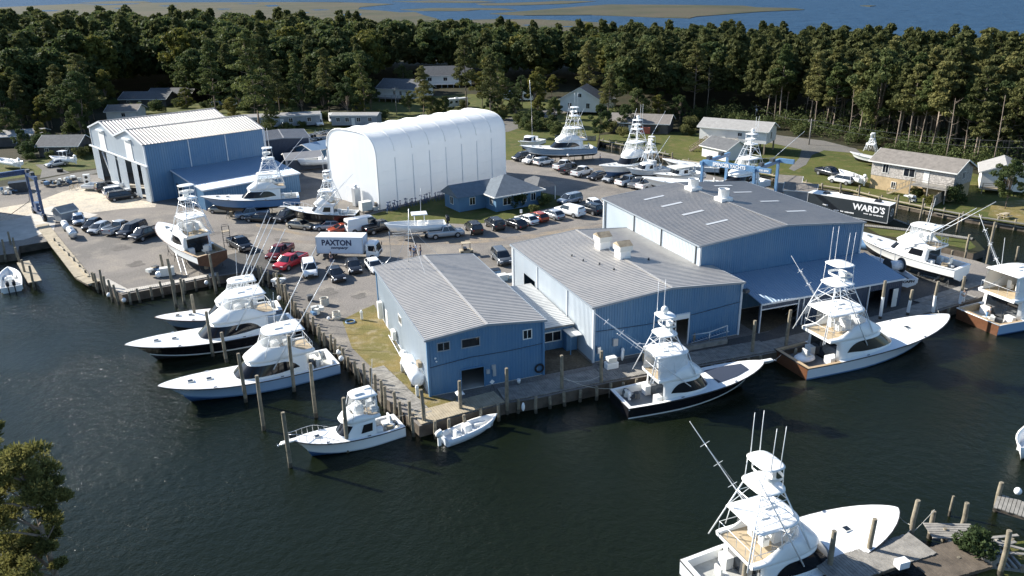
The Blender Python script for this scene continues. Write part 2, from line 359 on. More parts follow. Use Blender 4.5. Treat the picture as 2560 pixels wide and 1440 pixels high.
surf('wheel_track', [(700, 600), (900, 604), (1060, 601), (1260, 594), (1420, 572), (1505, 560), (1505, 566), (1420, 580), (1260, 603), (1060, 612), (900, 614), (700, 607)], .016, 'track')
surf('wheel_track', [(640, 560), (760, 584), (900, 592), (1150, 606), (1350, 590), (1350, 595), (1150, 612), (900, 598), (760, 590), (640, 566)], .020, 'track')
for i, (x, y, r) in enumerate([(520, 585, 22), (610, 590, 18), (300, 620, 20), (820, 730, 16), (900, 740, 12), (1290, 620, 14), (1180, 632, 10), (700, 600, 14), (450, 560, 18), (340, 660, 16), (1480, 500, 20)]):
    c = G(x, y); k = r/22.; tag(MB().sheet([(c[0]+k*1.6*(1+.35*math.sin(3*a+i))*math.cos(a), c[1]+k*1.6*(1+.3*math.cos(2*a+i))*math.sin(a)) for a in np.linspace(0, 2*PI, 17)[:-1]], .026+.001*i).build('stain', 'oil_stain'), kind='structure')
# far marsh islands
def marsh(name, P): return tag(MB().prism(pts(*P, z=-.9), WZ-1., -.85).build(name, 'marsh_mat'), kind='structure')
marsh('marsh', [(-900, 34), (-300, 26), (0, 18), (200, 9), (420, 6), (700, 5), (880, 6), (985, 10), (900, 18), (895, 23), (960, 27), (1000, 31), (1038, 30), (1060, 38), (1092, 46), (1094, 50), (1062, 52),
     (1110, 51), (1240, 48), (1340, 48), (1420, 51), (1500, 56), (1532, 61), (1500, 80), (1300, 125), (900, 110), (400, 100), (-300, 110), (-900, 120)])
marsh('marsh_island', [(1225, 34), (1310, 38), (1480, 37), (1600, 41), (1640, 43), (1725, 45), (1740, 41), (1900, 29), (2012, 24), (1985, 20), (1890, 18), (1860, 14), (1700, 12), (1520, 11), (1450, 16), (1330, 26)])
marsh('marsh_island', [(1000, 24), (1060, 27), (1160, 27), (1200, 24), (1292, 25), (1260, 21), (1180, 20), (1080, 20)])
marsh('marsh_island', [(1190, 9), (1210, 13), (1300, 13), (1420, 9), (1490, 3), (1400, 2), (1340, 5)])
marsh('marsh_island', [(980, 4), (1060, 6), (1180, 7), (1240, 5), (1200, 2), (1080, 1)])
marsh('marsh_island', [(2045, 80), (2080, 84), (2120, 83), (2132, 79), (2100, 76), (2050, 77)])
marsh('marsh_island', [(2150, 14), (2175, 16), (2190, 14), (2170, 13)])
marsh('marsh_island', [(200, 6), (300, 8), (380, 6), (360, 3), (280, 3)])
# water showing in the marsh
def pool(P): return tag(MB().sheet(pts(*P, z=-.8), -.80).build('marsh_pool', 'bay_mat'), kind='structure')
pool([(660, 13), (690, 12), (700, 15), (672, 17)]); pool([(850, 36), (905, 34), (900, 40), (865, 40)]); pool([(740, 2), (850, 3), (860, 5), (760, 5)])
for q in [(120, 26, 60, 3), (420, 14, 50, 2), (560, 22, 40, 2), (620, 9, 60, 1.6), (800, 24, 50, 2), (760, 31, 30, 2), (1180, 60, 40, 3), (1320, 62, 30, 2), (1420, 66, 30, 2), (480, 30, 30, 2), (300, 20, 40, 2)]:
    pool([(q[0]-q[2]*.5, q[1]), (q[0]-q[2]*.2, q[1]+q[3]), (q[0]+q[2]*.3, q[1]+q[3]*.7), (q[0]+q[2]*.5, q[1]-.2*q[3]), (q[0], q[1]-q[3]*.3)])
pool([(200, 12), (300, 9), (350, 8), (345, 10), (260, 13)])
# south-east bank in the foreground
se = [(2560, 1352), (2470, 1362), (2420, 1372), (2405, 1392), (2470, 1470), (2500, 1700), (3100, 1600), (3000, 1300)]
tag(MB().prism(pts(*se), WZ-2.2, 0., 0, 1).build('bank', ['grass', 'wood_dark']), kind='structure')
sw = [(-30, 1700), (-40, 1480), (-160, 1300), (-400, 1100), (-900, 1000), (-900, 1700)]
tag(MB().prism(pts(*sw), WZ-2.2, 0., 0, 1).build('bank', ['grass', 'wood_dark']), kind='structure')
# ---------------------------------------------------------------- docks
def plank_run(mb, a, b, w0, w1, z, pl=.24, th=.07, m=0):
    "planks laid across a strip from a to b, spreading w0 to the left and w1 to the right"
    a = np.array(a); b = np.array(b); d = b-a; L = np.linalg.norm(d); d = d/L; n = np.array([-d[1], d[0]]); k = max(1, int(L/pl))
    for i in range(k):
        c = a+d*(i+.5)*L/k+n*(w0-w1)/2+n*random.uniform(-.03, .03); mb.box((c[0], c[1], z+random.uniform(-.008, .008)), (L/k-.035, w0+w1, th), math.atan2(d[1], d[0]), m)
def dock(label, P, w0, w1, z=.1, m='wood_grey', name='dock', beam=True, side_m='wood_dark', group=None):
    P = [G(*p) for p in P]; o = thing(name, label, 'dock', P[0], 0, 0, group); mb = MB(); bm = MB()
    loc = np.array(P[0])
    for a, b in zip(P[:-1], P[1:]):
        plank_run(mb, a-loc, b-loc, w0, w1, z)
        d = nrm(np.append(b-a, 0))[:2]; n = np.array([-d[1], d[0]])
        for s_ in (w0-.1, -(w1-.1)):
            q0, q1 = a-loc+n*s_, b-loc+n*s_; c = (q0+q1)/2; bm.box((c[0], c[1], z-.16), (np.linalg.norm(q1-q0), .12, .22), math.atan2(d[1], d[0]))
    mb.build('decking', m, o); bm.build('beam', side_m, o); return o
dock('grey plank walkway along the left slip with a pale timber edge', [(118, 560), (150, 600), (222, 688), (252, 704)], 0.1, 1.7, .09, 'wood_new')
dock('narrow plank walkway along the bulkhead below the gravel parking corner', [(252, 704), (306, 733), (420, 713), (545, 688)], 1.0, .1, .09, 'concrete')
dock('short finger pier beside the moored outboard boat at left edge', [(58, 656), (88, 706)], .8, .8, .1, 'wood_new')
dock('sunlit corner dock of pale planks in front of the small blue shed', [(1052, 1062), (1150, 1036), (1262, 1006)], 2.3, .1, .1, 'wood_new')
dock('diagonal plank walkway down the pilings beside the dry grass strip', [(925, 925), (985, 985), (1052, 1052)], 1.5, .1, .1, 'wood_grey')
dock('long shaded grey boardwalk in front of the two blue sheds', [(1262, 1004), (1345, 990), (1520, 953), (1700, 920), (1935, 878)], 2.6, .1, .1, 'wood_grey')
dock('shaded boardwalk behind the silver yacht and its tower', [(1935, 878), (2180, 822), (2310, 785), (2440, 744)], 2.2, .1, .09, 'wood_grey')
dock('plank walkway leading to the end pilings beside the far right yacht', [(2300, 760), (2458, 712)], .9, .1, .16, 'wood_grey')
dock('low timber walkway on the canal pier behind the propped white yacht', [(2162, 564), (2300, 579), (2432, 598)], .2, .9, .16, 'wood_grey')
dock('floating grey dock bits off the stern of the propped white yacht', [(2415, 655), (2495, 678)], .6, .6, -.2, 'wood_grey')
dock('weathered grey dock platform in the bottom right corner', [(2085, 1475), (2330, 1392)], 2.0, .3, .5, 'wood_grey')
dock('darker weathered platform at bottom right beside the green bush', [(2300, 1440), (2440, 1400)], 1.6, 1.2, .42, 'wood_dark')
dock('angular dock corner at the right edge above the broken pier', [(2482, 1275), (2700, 1345)], 1.9, .1, .3, 'wood_grey')
# bulkhead timbers: cap rail
def bulkhead(label, P, z=.12, m='wood_new', posts=2.4, h=.25, wid=.3, group=None):
    P = [G(*p) for p in P]; loc = P[0]; o = thing('bulkhead', label, 'bulkhead', loc, 0, 0, group); mb = MB(); pb = MB()
    for a, b in zip(P[:-1], P[1:]):
        c = (a+b)/2-loc; d = b-a; L = np.linalg.norm(d); an = math.atan2(d[1], d[0]); mb.box((c[0], c[1], z), (L+.1, wid, h*.6), an)
        mb.box((c[0], c[1], z-.6), (L, wid*.7, .18), an)
        for i in range(int(L/posts)):
            q = a-loc+d*(i+.5)/max(1, int(L/posts)); MB().cyl((q[0], q[1], WZ-1.), (q[0], q[1], z+.35+random.random()*.25), .15, .14, 7).build('post', 'piling', o)
    mb.build('cap_rail', m, o)
    return o
bulkhead('pale timber rail along the left slip walkway', [(132, 601), (222, 694)], .22, 'wood_new', 3)
bulkhead('timber bulkhead with pale cap along the far canal bank lawn', [(1706, 401), (1800, 416), (1920, 437), (2030, 462), (2127, 477), (2220, 500), (2330, 523)], .15, 'wood_new', 2.6)
bulkhead('weathered bulkhead below the red leaf patch at right edge', [(2337, 525), (2432, 542), (2560, 562), (2700, 585)], .15, 'wood_grey', 2.4)
bulkhead('low riprap bulkhead at the lawn behind the boats on stands', [(1500, 351), (1600, 371), (1672, 387)], .12, 'wood_grey', 2.2)
bulkhead('near canal bulkhead behind the largest blue shed', [(1990, 484), (2100, 505), (2240, 552), (2300, 573)], .12, 'wood_grey', 2.6)
# pilings
PIL = {}
def pil_mesh(h, rad_=.17, white=False):
    zt = round(h*4)/4; key = (zt, white, round(rad_*20))
    if key not in PIL:
        mb = MB(); n = 9; rings = []
        for z, r in ((-1.5, rad_*1.05), (.0, rad_), (.45, rad_), (.5, rad_), (zt*.6, rad_*.96), (zt-.04, rad_*.9), (zt, rad_*.82)):
            rings.append([(r*math.cos(2*PI*j/n)+.03*math.sin(z*2), r*math.sin(2*PI*j/n)+.03*math.cos(z*1.7), z) for j in range(n)])
        mb.loft(rings[::-1], True, True, 0, True, mf=lambda i, j: 1 if i >= 4 else (2 if white and i == 2 else 0))
        PIL[key] = mb.mesh('piling', ['piling', 'piling_wet', 'white'])
    return PIL[key]
def piling(px, py, h, label, group, rad_=.17, white=False, base=None):
    z = WZ if base is None else base; p = G(px, py, z)
    o = bpy.data.objects.new('piling', pil_mesh(h, rad_, white)); COL.objects.link(o); o.location = (p[0], p[1], z); o.rotation_euler = (random.uniform(-.02, .02), random.uniform(-.02, .02), random.uniform(0, 6))
    return tag(o, label, 'piling', group)
def hpx(px, py, ty, zb):
    "height of a post from its base and top rows"
    x, y = G(px, py, zb); lo, hi = zb, 40.
    for _ in range(40):
        m = (lo+hi)/2; q = np.array([x, y, m-CH]); yy = 720-FPX*(q@UP)/(q@FW)
        if yy > ty: lo = m
        else: hi = m
    return lo-zb
for px, py, ty, lab in [(532, 890, 779, 'leaning dark piling in front of the black hulled yacht'), (491, 815, 737, 'piling at the bow of the blue hulled yacht'), (567, 905, 830, 'short piling between the black yacht and the blue white yacht'),
        (615, 1005, 881, 'tall piling crossing the windshield of the blue white yacht'), (660, 1075, 941, 'outer piling off the bow quarter of the blue white yacht'), (736, 978, 840, 'tall piling crossing the hardtop of the blue white yacht'),
        (791, 1042, 908, 'piling off the stern quarter of the blue white yacht'), (641, 850, 748, 'piling crossing the aft cabin of the black hulled yacht'), (726, 1168, 1027, 'outermost piling by the bow pulpit of the small yacht'),
        (870, 1130, 993, 'piling crossing the deck of the small yacht'), (440, 768, 620, 'tallest leaning piling off the bulkhead below the gravel corner'), (462, 760, 696, 'short piling beside the tallest leaning one'),
        (541, 735, 635, 'tall piling at the bulkhead by the propped yacht stern'), (412, 700, 635, 'tall piling near the junk pile on the bulkhead'), (1153, 1050, 950, 'tall piling in the sunlit corner dock'),
        (1063, 1080, 972, 'tall piling at the outer corner of the sunlit dock'), (1267, 1035, 921, 'tall piling where the sunlit dock meets the shaded boardwalk'), (1405, 1000, 887, 'tall piling in front of the gap between the blue sheds'),
        (1503, 982, 876, 'tall piling by the white dock boxes'), (1608, 930, 870, 'piling behind the tower of the black sportfisher'), (1733, 880, 832, 'piling at the handrail in front of the middle shed'),
        (1877, 905, 802, 'tall piling between the two right hand yachts'), (1962, 890, 778, 'piling at the stern of the silver yacht'), (2200, 800, 700, 'first white sleeved piling behind the silver yacht foredeck'),
        (2268, 790, 726, 'second white sleeved piling behind the silver yacht foredeck'), (2330, 790, 702, 'third white sleeved piling behind the silver yacht foredeck'), (2395, 780, 690, 'fourth white sleeved piling by the right hand yacht stern'),
        (2308, 615, 545, 'piling at the canal pier behind the propped yacht flybridge'), (2412, 645, 585, 'piling at the end of the canal pier'), (2465, 670, 550, 'tall piling standing in the canal mouth'),
        (2540, 650, 615, 'short piling at the right edge of the canal'), (2392, 580, 533, 'piling in the canal beyond the grassy pier'),
        (2290-19, 1372, 1254, 'tall piling off the bow of the big bottom right yacht'), (2163, 1420, 1297, 'piling with a blue rope beside the big bottom right yacht'), (2068, 1460, 1326, 'dark piling alongside the cabin of the big bottom right yacht'),
        (1962, 1475, 1371, 'piling alongside the cockpit of the big bottom right yacht'), (1858, 1480, 1407, 'piling nearest the stern of the big bottom right yacht'), (2322, 1345, 1276, 'piling with rope at the head of the broken pier'),
        (2400, 1345, 1254, 'piling at the far side of the broken pier'), (2500, 1440, 1330, 'piling on the grass corner at bottom right'), (2487, 1278, 1208, 'piling at the corner of the right edge dock'),
        (2374, 1290, 1240, 'thin white pole piling beside the broken pier')]:
    onland = lab.startswith(('first', 'second white', 'third', 'piling on the grass'))
    zb = 0. if onland else WZ
    piling(px, py, min(max(hpx(px, py, ty, zb), 1.), 6.5), lab, 'mooring pilings', white='white sleeved' in lab, base=zb-.02 if onland else None, rad_=.10 if 'thin' in lab else .18)
def pil_row(P, n, h0, h1, label, group, jit=.25, off=0.):
    Q = [G(*p) for p in P]; seg = [np.linalg.norm(b-a) for a, b in zip(Q[:-1], Q[1:])]; T = sum(seg)
    for i in range(n):
        t = (i+.5)/n*T; k = 0
        while k < len(seg)-1 and t > seg[k]: t -= seg[k]; k += 1
        p = Q[k]+(Q[k+1]-Q[k])*t/seg[k]; o = bpy.data.objects.new('piling', pil_mesh(random.uniform(h0, h1), .16)); COL.objects.link(o); o.location = (p[0]+random.uniform(-jit, jit), p[1]+random.uniform(-jit, jit), WZ); o.rotation_euler = (random.uniform(-.05, .05), random.uniform(-.05, .05), random.uniform(0, 6)); tag(o, label, 'piling', group)
pil_row([(228, 700), (300, 745)], 6, 2.5, 4.5, 'tall thin piling in the row along the left slip mouth', 'pilings along the left slip mouth')
pil_row([(305, 745), (420, 722), (560, 695)], 9, 1.75, 2.25, 'short square piling against the bulkhead below the gravel corner', 'short pilings along the gravel corner bulkhead')
pil_row([(640, 690), (690, 700), (715, 745)], 12, 1.75, 3., 'crowded old piling in the bulkhead behind the yacht sterns', 'old bulkhead pilings behind the yacht sterns')
pil_row([(715, 745), (748, 785), (798, 830), (853, 885), (905, 940)], 18, 1.75, 2.5, 'old bulkhead piling on the shore beside the gravel yard', 'old bulkhead pilings along the gravel yard')
pil_row([(905, 940), (952, 992), (1048, 1072)], 9, 2, 3, 'dock piling beside the dry grass strip and small yacht', 'dock pilings beside the small yacht')
pil_row([(1060, 1075), (1260, 1018)], 5, 1.5, 1.75, 'short dock piling under the sunlit corner dock', 'short pilings of the sunlit dock')
pil_row([(1280, 1012), (1345, 1003), (1520, 967), (1700, 935), (1920, 893)], 18, 1.25, 1.75, 'short shaded piling under the long boardwalk', 'short pilings of the long boardwalk')
pil_row([(1960, 884), (2180, 835), (2430, 757)], 10, 1.25, 1.75, 'short piling under the boardwalk behind the silver yacht', 'short pilings behind the silver yacht')
pil_row([(0, 650), (28, 612), (58, 668), (88, 720)], 6, 2.5, 3.75, 'dark piling of the shaded finger pier at left edge', 'pilings of the left edge finger pier')
pil_row([(1920, 470), (2050, 480), (2230, 520), (2330, 540)], 8, 2.5, 3.75, 'tall piling standing along the far canal bank', 'tall pilings along the far canal bank')
pil_row([(1520, 372), (1600, 384), (1690, 405)], 8, 2., 3., 'small piling at the canal head behind the boats on stands', 'canal head pilings')
pil_row([(2200, 600), (2330, 622), (2430, 642)], 7, 1.5, 1.75, 'short piling of the timber wall on the grassy canal pier', 'short pilings of the canal pier')
# ---------------------------------------------------------------- buildings
def corr(mb, p0, du, L, ztop, zbot, nrm_, pitch=.3, dep=.035, holes=(), m=0):
    "ribbed metal wall: p0 origin, du unit direction, nrm_ outward; ztop(u); holes (u0,u1,z0,z1)"
    st = []; k = max(1, round(L/pitch)); p = L/k
    for i in range(k):
        for f, d in ((0, 0), (.55, 0), (.66, dep), (.9, dep)): st.append((i*p+f*p, d))
    st.append((L, 0))
    for h in holes:
        st += [(h[0], None), (h[1], None)]
    st.sort(key=lambda q: q[0]); last = 0; S2 = []
    for u, d in st:
        if d is None: d = last
        last = d; S2.append((u, d))
    def P(u, d, z): return (p0[0]+du[0]*u+nrm_[0]*d, p0[1]+du[1]*u+nrm_[1]*d, z)
    for (u0, d0), (u1, d1) in zip(S2[:-1], S2[1:]):
        if u1-u0 < 1e-6: continue
        um = (u0+u1)/2; zt0, zt1 = ztop(u0), ztop(u1); segs = [(zbot, None)]
        for h in sorted([h for h in holes if h[0] <= um <= h[1]], key=lambda q: q[2]):
            segs[-1] = (segs[-1][0], h[2]); segs.append((h[3], None))
        for a, b in segs:
            b0, b1 = (zt0, zt1) if b is None else (b, b)
            if b0-a < .01: continue
            mb.quad(P(u0, d0, a), P(u1, d1, a), P(u1, d1, b1), P(u0, d0, b0), m)
def roof_sheet(mb, a, b, c, d, pitch=.42, dep=.05, th=.05, m=0):
    "ribbed roof panel; eave a->b, ridge d->c; ribs run from eave to ridge"
    a, b, c, d = [np.array(q, float) for q in (a, b, c, d)]; n = nrm(np.cross(b-a, d-a))
    if n[2] < 0: n = -n
    L = np.linalg.norm(b-a); k = max(2, round(L/pitch)); st = []
    for i in range(k):
        for f, h in ((0, 0), (.5, 0), (.62, dep), (.88, dep)): st.append(((i+f)/k, h))
    st.append((1, 0)); r0 = [a+(b-a)*t+n*h for t, h in st]; r1 = [d+(c-d)*t+n*h for t, h in st]
    mb.loft([r0, r1], False, False, m, False); mb.loft([[p-n*(th+h) for p, (t, h) in zip(r0, st)], [p-n*(th+h) for p, (t, h) in zip(r1, st)]][::-1], False, False, m, False)
def strip(mb, a, b, w, h, m=0):
    "rectangular bar between two points"
    a, b = np.array(a, float), np.array(b, float); d = nrm(b-a); s_ = nrm(np.cross(d, (0, 0, 1.))); u = np.cross(s_, d)
    V = []
    for p in (a, b):
        for x, y in ((-w/2, -h/2), (w/2, -h/2), (w/2, h/2), (-w/2, h/2)): V.append(p+s_*x+u*y)
    mb.add(V, [(0, 1, 2, 3), (7, 6, 5, 4), (0, 4, 5, 1), (1, 5, 6, 2), (2, 6, 7, 3), (3, 7, 4, 0)], m)
def window(parent, loc, rz, w_, h_, frame='siding_white', panes=2, sill=False, glass='glass'):
    "a framed window facing local -y at loc"
    f = MB(); t = .09
    f.box((0, -.03, h_/2+t/2), (w_+2*t, .08, t)); f.box((0, -.03, -h_/2-t/2), (w_+2*t, .08, t))
    for s_ in (-1, 1): f.box((s_*(w_/2+t/2), -.03, 0), (t, .08, h_))
    for i in range(1, panes): f.box((-w_/2+w_*i/panes, -.03, 0), (.06, .06, h_))
    o = f.build('window', frame, parent, loc, rz); g = MB().box((0, -.01, 0), (w_, .03, h_)); g.build('pane', glass, o); return o
def door(parent, loc, rz, w_, h_, m='siding_white', name='door'):
    f = MB(); f.box((0, -.03, h_/2), (w_, .07, h_)); o = f.build(name, m, parent, loc, rz)
    MB().box((w_/2-.12, -.09, h_*.47), (.06, .06, .06)).build('handle', 'chrome', o); return o
def shed(name, label, o, th, W, L, ze, zr, wallm='wall_blue', roofm='roof_galv', holes={}, left_m=None, pitch=.3, over=.25, zel=None, trim='trim_white', cat='building', floor_m='concrete', rpitch=.42):
    "metal building; local x along the front, y to the back, front at y=0"
    T = thing(name, label, cat, o, 0, th)
    def zg(u): return ze+(zr-ze)*(1-abs(u-W/2)/(W/2))-.03
    for nm, p0, du, LL, zt, nn, mm in (('front', (0, 0), (1, 0), W, zg, (0, -1), wallm), ('left', (0, L), (0, -1), L, lambda u: ze-.03, (-1, 0), left_m or wallm), ('right', (W, 0), (0, 1), L, lambda u: ze-.03, (1, 0), wallm), ('back', (W, L), (-1, 0), W, zg, (0, 1), wallm)):
        mb = MB(); corr(mb, p0, du, LL, zt, -.05, nn, pitch, holes=holes.get(nm, ())); mb.build('wall', mm, T)
    mb = MB(); e = over
    roof_sheet(mb, (-e, -e, ze-e*(zr-ze)/(W/2)+.06), (-e, L+e, ze-e*(zr-ze)/(W/2)+.06), (W/2, L+e, zr+.06), (W/2, -e, zr+.06), rpitch)
    roof_sheet(mb, (W+e, L+e, ze-e*(zr-ze)/(W/2)+.06), (W+e, -e, ze-e*(zr-ze)/(W/2)+.06), (W/2, -e, zr+.06), (W/2, L+e, zr+.06), rpitch)
    rf = mb.build('roof', roofm, T)
    mb = MB(); strip(mb, (W/2, -e, zr+.115), (W/2, L+e, zr+.115), .3, .02); mb.build('ridge_cap', roofm, rf)
    mb = MB()
    for yy in (-e-.03, L+e+.03):
        for xx in (-e, W+e): strip(mb, (xx, yy, ze-e*(zr-ze)/(W/2)+.02), (W/2, yy, zr+.02), .06, .22)
    for xx in (-e-.05, W+e+.05): strip(mb, (xx, -e, ze-e*(zr-ze)/(W/2)), (xx, L+e, ze-e*(zr-ze)/(W/2)), .14, .16)
    mb.build('fascia', 'trim_grey', T)
    for xx in (0, W):
        for yy in (0, L): MB().box((xx+(.03 if xx else -.03), yy+(.03 if yy else -.03), ze/2-.05), (.22, .22, ze-.1)).build('corner_trim', trim, T)
    MB().box((W/2, L/2, -.08), (W+.1, L+.1, .3)).build('slab', floor_m, T)
    return T
TH = 0.3638212
def pipe(parent, name, P, r, m): mb = MB(); mb.tube(P, r, 6); return mb.build(name, m, parent)
def doorframe(T, face, u0, u1, z1, W=0, m='trim_white', t=.12):
    "trim round a door opening in the front wall"
    mb = MB()
    for u in (u0-t/2, u1+t/2): mb.box((u, -.06, z1/2), (t, .12, z1))
    mb.box(((u0+u1)/2, -.06, z1+t/2), (u1-u0+2*t, .12, t)); return mb.build('door_frame', m, T)
# A: small two-storey shed in front
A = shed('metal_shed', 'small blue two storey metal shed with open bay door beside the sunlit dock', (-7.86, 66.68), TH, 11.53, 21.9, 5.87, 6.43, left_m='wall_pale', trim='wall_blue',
         holes={'front': [(3.1, 5.35, -.05, 2.15), (.95, 2.05, 4.55, 5.3), (3.3, 5.0, 4.45, 5.25), (9.5, 10.3, 4.25, 5.1)], 'left': [(3.5, 4.5, -.05, 2.05), (10.4, 11.6, 3.2, 4.0)]})
doorframe(A, 'front', 3.1, 5.35, 2.15, m='wall_blue')
window(A, (1.5, 0, 4.92), 0, 1.1, .75, 'trim_grey'); window(A, (4.15, 0, 4.85), 0, 1.7, .8, 'trim_grey', 1); window(A, (9.9, 0, 4.68), 0, .8, .85, 'siding_white', 2); window(A, (0, 10.9, 3.6), -PI/2, 1.2, .8, 'siding_white', 2)
door(A, (0, 17.9, 0), -PI/2, 1., 2.05, 'siding_white')
mb = MB(); mb.box((5.75, -.1, 1.55), (.3, .2, .45)); mb.box((6.35, -.1, 1.9), (.35, .2, .5)); mb.box((6.4, -.1, 1.3), (.3, .2, .7)); mb.build('electric_box', 'alu', A)
mb = MB(); mb.tube([(0, -.08, 3.0), (4, -.08, 3.35), (8, -.08, 3.3), (11.5, -.08, 3.45)], .025, 5); mb.build('cable', 'black', A)
mb = MB(); mb.ell((.62, -.2, 3.95), (.12, .12, .1), 8, 4); mb.ell((.7, -.2, 3.6), (.1, .12, .08), 8, 4); mb.build('wall_lamp', 'white', A)
mb = MB(); mb.tube([(.5, 20.5, 6.4), (1.5, 20.5, 7.4), (1.5, 20.5, 10.4)], .05, 6); mb.tube([(3.6, 21.2, 6.0), (4.1, 21.2, 12.6)], .05, 6); mb.tube([(4.0, 21.2, 10.4), (7.5, 19., 6.45)], .012, 4); mb.tube([(4.0, 21.2, 10.4), (1.5, 19.5, 6.1)], .012, 4); mb.tube([(4., 21.2, 10.4), (4.3, 16, 6.2)], .012, 4); mb.build('antenna_mast', 'alu', A)
mb = MB(); mb.box((-.3, 2.6, 2.3), (.35, .9, .5)); mb.build('bench_plank', 'wood', A)
mb = MB(); mb.box((-.45, 19.4, 1.6), (.5, .7, 2.)); mb.box((-.35, 13.3, 1.0), (.4, 1., 1.)); mb.build('wall_unit', 'offwhite', A)
mb = MB()
for k in range(40): a = 2*PI*k/40; 
mb.loft([[(11.1+.42*math.cos(2*PI*k/16)+.1*math.cos(2*PI*j/6)*math.cos(2*PI*k/16), -.15+.1*math.sin(2*PI*j/6), .85+.42*math.sin(2*PI*k/16)+.1*math.cos(2*PI*j/6)*math.sin(2*PI*k/16)) for j in range(6)] for k in range(17)], True, False); mb.build('tyre_fender', 'rubber', A)
# connector lean-to between the sheds
CN = thing('connector_building', 'low blue building with white door and window between the two sheds', 'building', (2.95, 70.8), 0, TH)
w0, w1, yb = .12, 5.55, 13.
mb = MB(); corr(mb, (w0, 5.0), (1, 0), w1-w0, lambda u: 2.75, -.05, (0, -1), holes=[(.45-.1, 1.35-.1, -.05, 2.0), (2.2, 4.0, 1.0, 2.0)]); mb.build('wall', 'wall_blue', CN)
mb = MB(); roof_sheet(mb, (w0, 4.6, 2.75), (w0, 4.6+12, 3.15), (w1, 4.6+12, 3.15), (w1, 4.6, 2.75)); roof_sheet(mb, (w0+.05, 4.62, 2.6), (w0+.05, 16., 3.), (w1, 16., 3.), (w1, 4.62, 2.6)); mb.build('roof', 'roof_white', CN)
mb = MB(); corr(mb, (w1, 16.6), (-1, 0), w1-w0, lambda u: 3.1, -.05, (0, 1)); mb.build('wall', 'wall_blue', CN)
door(CN, (.92, 5.0, 0), 0, .9, 2.0); window(CN, (3.22, 5.0, 1.5), 0, 1.8, 1., 'siding_white', 2)
mb = MB(); mb.box((4.95, 3.85, 2.15), (1.3, 2.0, .1)); mb.build('porch_roof', 'roof_white', CN)
mb = MB(); mb.box((4.35, 2.95, 1.05), (.1, .1, 2.1)); mb.box((4.95, 4.4, 1.05), (1.2, 1., 2.1)); mb.build('porch_post', 'wall_blue', CN)
MB().box((2.8, 2.4, -.02), (5.3, 5., .16)).build('slab', 'mud', CN)
# B: middle shed
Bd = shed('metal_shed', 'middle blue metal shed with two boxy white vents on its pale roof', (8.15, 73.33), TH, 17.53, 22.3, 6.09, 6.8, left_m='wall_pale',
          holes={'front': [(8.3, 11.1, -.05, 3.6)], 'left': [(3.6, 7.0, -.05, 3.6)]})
doorframe(Bd, 'front', 8.3, 11.1, 3.6)
mb = MB(); mb.box((9.7, -.1, 3.35), (2.8, .12, .5)); mb.build('rolled_door', 'white', Bd)
mb = MB(); mb.tube([(0, -.08, 3.4), (6, -.08, 3.2), (12, -.08, 3.4), (17.5, -.08, 3.9)], .025, 5); mb.build('cable', 'black', Bd)
mb = MB()
for yy in (6.2, 14.4, 22.): mb.box((-.07, yy, 3.), (.14, .12, 6.))
for yy in (9.,): mb.box((17.6, .1, 3), (.14, .14, 6.))
mb.build('downpipe', 'trim_white', Bd)
mb = MB(); mb.box((2.4, -.15, 1.9), (.5, .25, .8)); mb.box((.5, -.2, 1.4), (.35, .3, .7)); mb.build('electric_box', 'alu', Bd)
mb = MB(); mb.box((17.9, -.4, 5.2), (.5, .5, .35)); mb.build('floodlight', 'steel_dark', Bd)
for i, (xx, yy) in enumerate(((8.45, 14.7), (8.9, 10.6))):
    v = thing('roof_vent', ['boxy white roof vent with rusty hood, rear one on the middle shed', 'boxy white roof vent with rusty hood, front one on the middle shed'][i], 'roof vent', (0, 0), 0, 0, 'boxy vents on the middle shed')
    cs, sn = math.cos(TH), math.sin(TH); v.location = (8.15+xx*cs-yy*sn, 73.33+xx*sn+yy*cs, 6.75); v.rotation_euler = (0, 0, TH)
    MB().box((0, 0, .55), (1.35, 1.35, 1.2)).build('vent_body', 'white', v)
    mb = MB(); mb.box((0, 0, 1.35), (1.6, 1.7, .6)); mb.build('vent_collar', 'offwhite', v)
    mb = MB(); mb.add([(-.85, -.9, 1.65), (.85, -.9, 1.65), (.85, .9, 1.65), (-.85, .9, 1.65), (-.85, 0, 2.1), (.85, 0, 2.1)], [(0, 1, 5, 4), (2, 3, 4, 5), (0, 4, 3), (1, 2, 5)]); mb.build('hood', 'wood', v)
for xx, yy in ((5.6, 12.4), (6.3, 10.1), (6.8, 7.7), (7.2, 5.4), (10.9, 8.6)):
    pass
mb = MB()
for xx, yy in ((4.2, 14.2), (4.6, 12.0), (5.6, 9.9), (6.2, 7.6), (11.4, 9.0)):
    z = 6.09+.71*(1-abs(xx-8.77)/8.77)+.1; mb.cyl((xx, yy, z-.05), (xx, yy, z+.22), .12, .1, 7)
mb.build('roof_pipe', 'steel_dark', Bd)
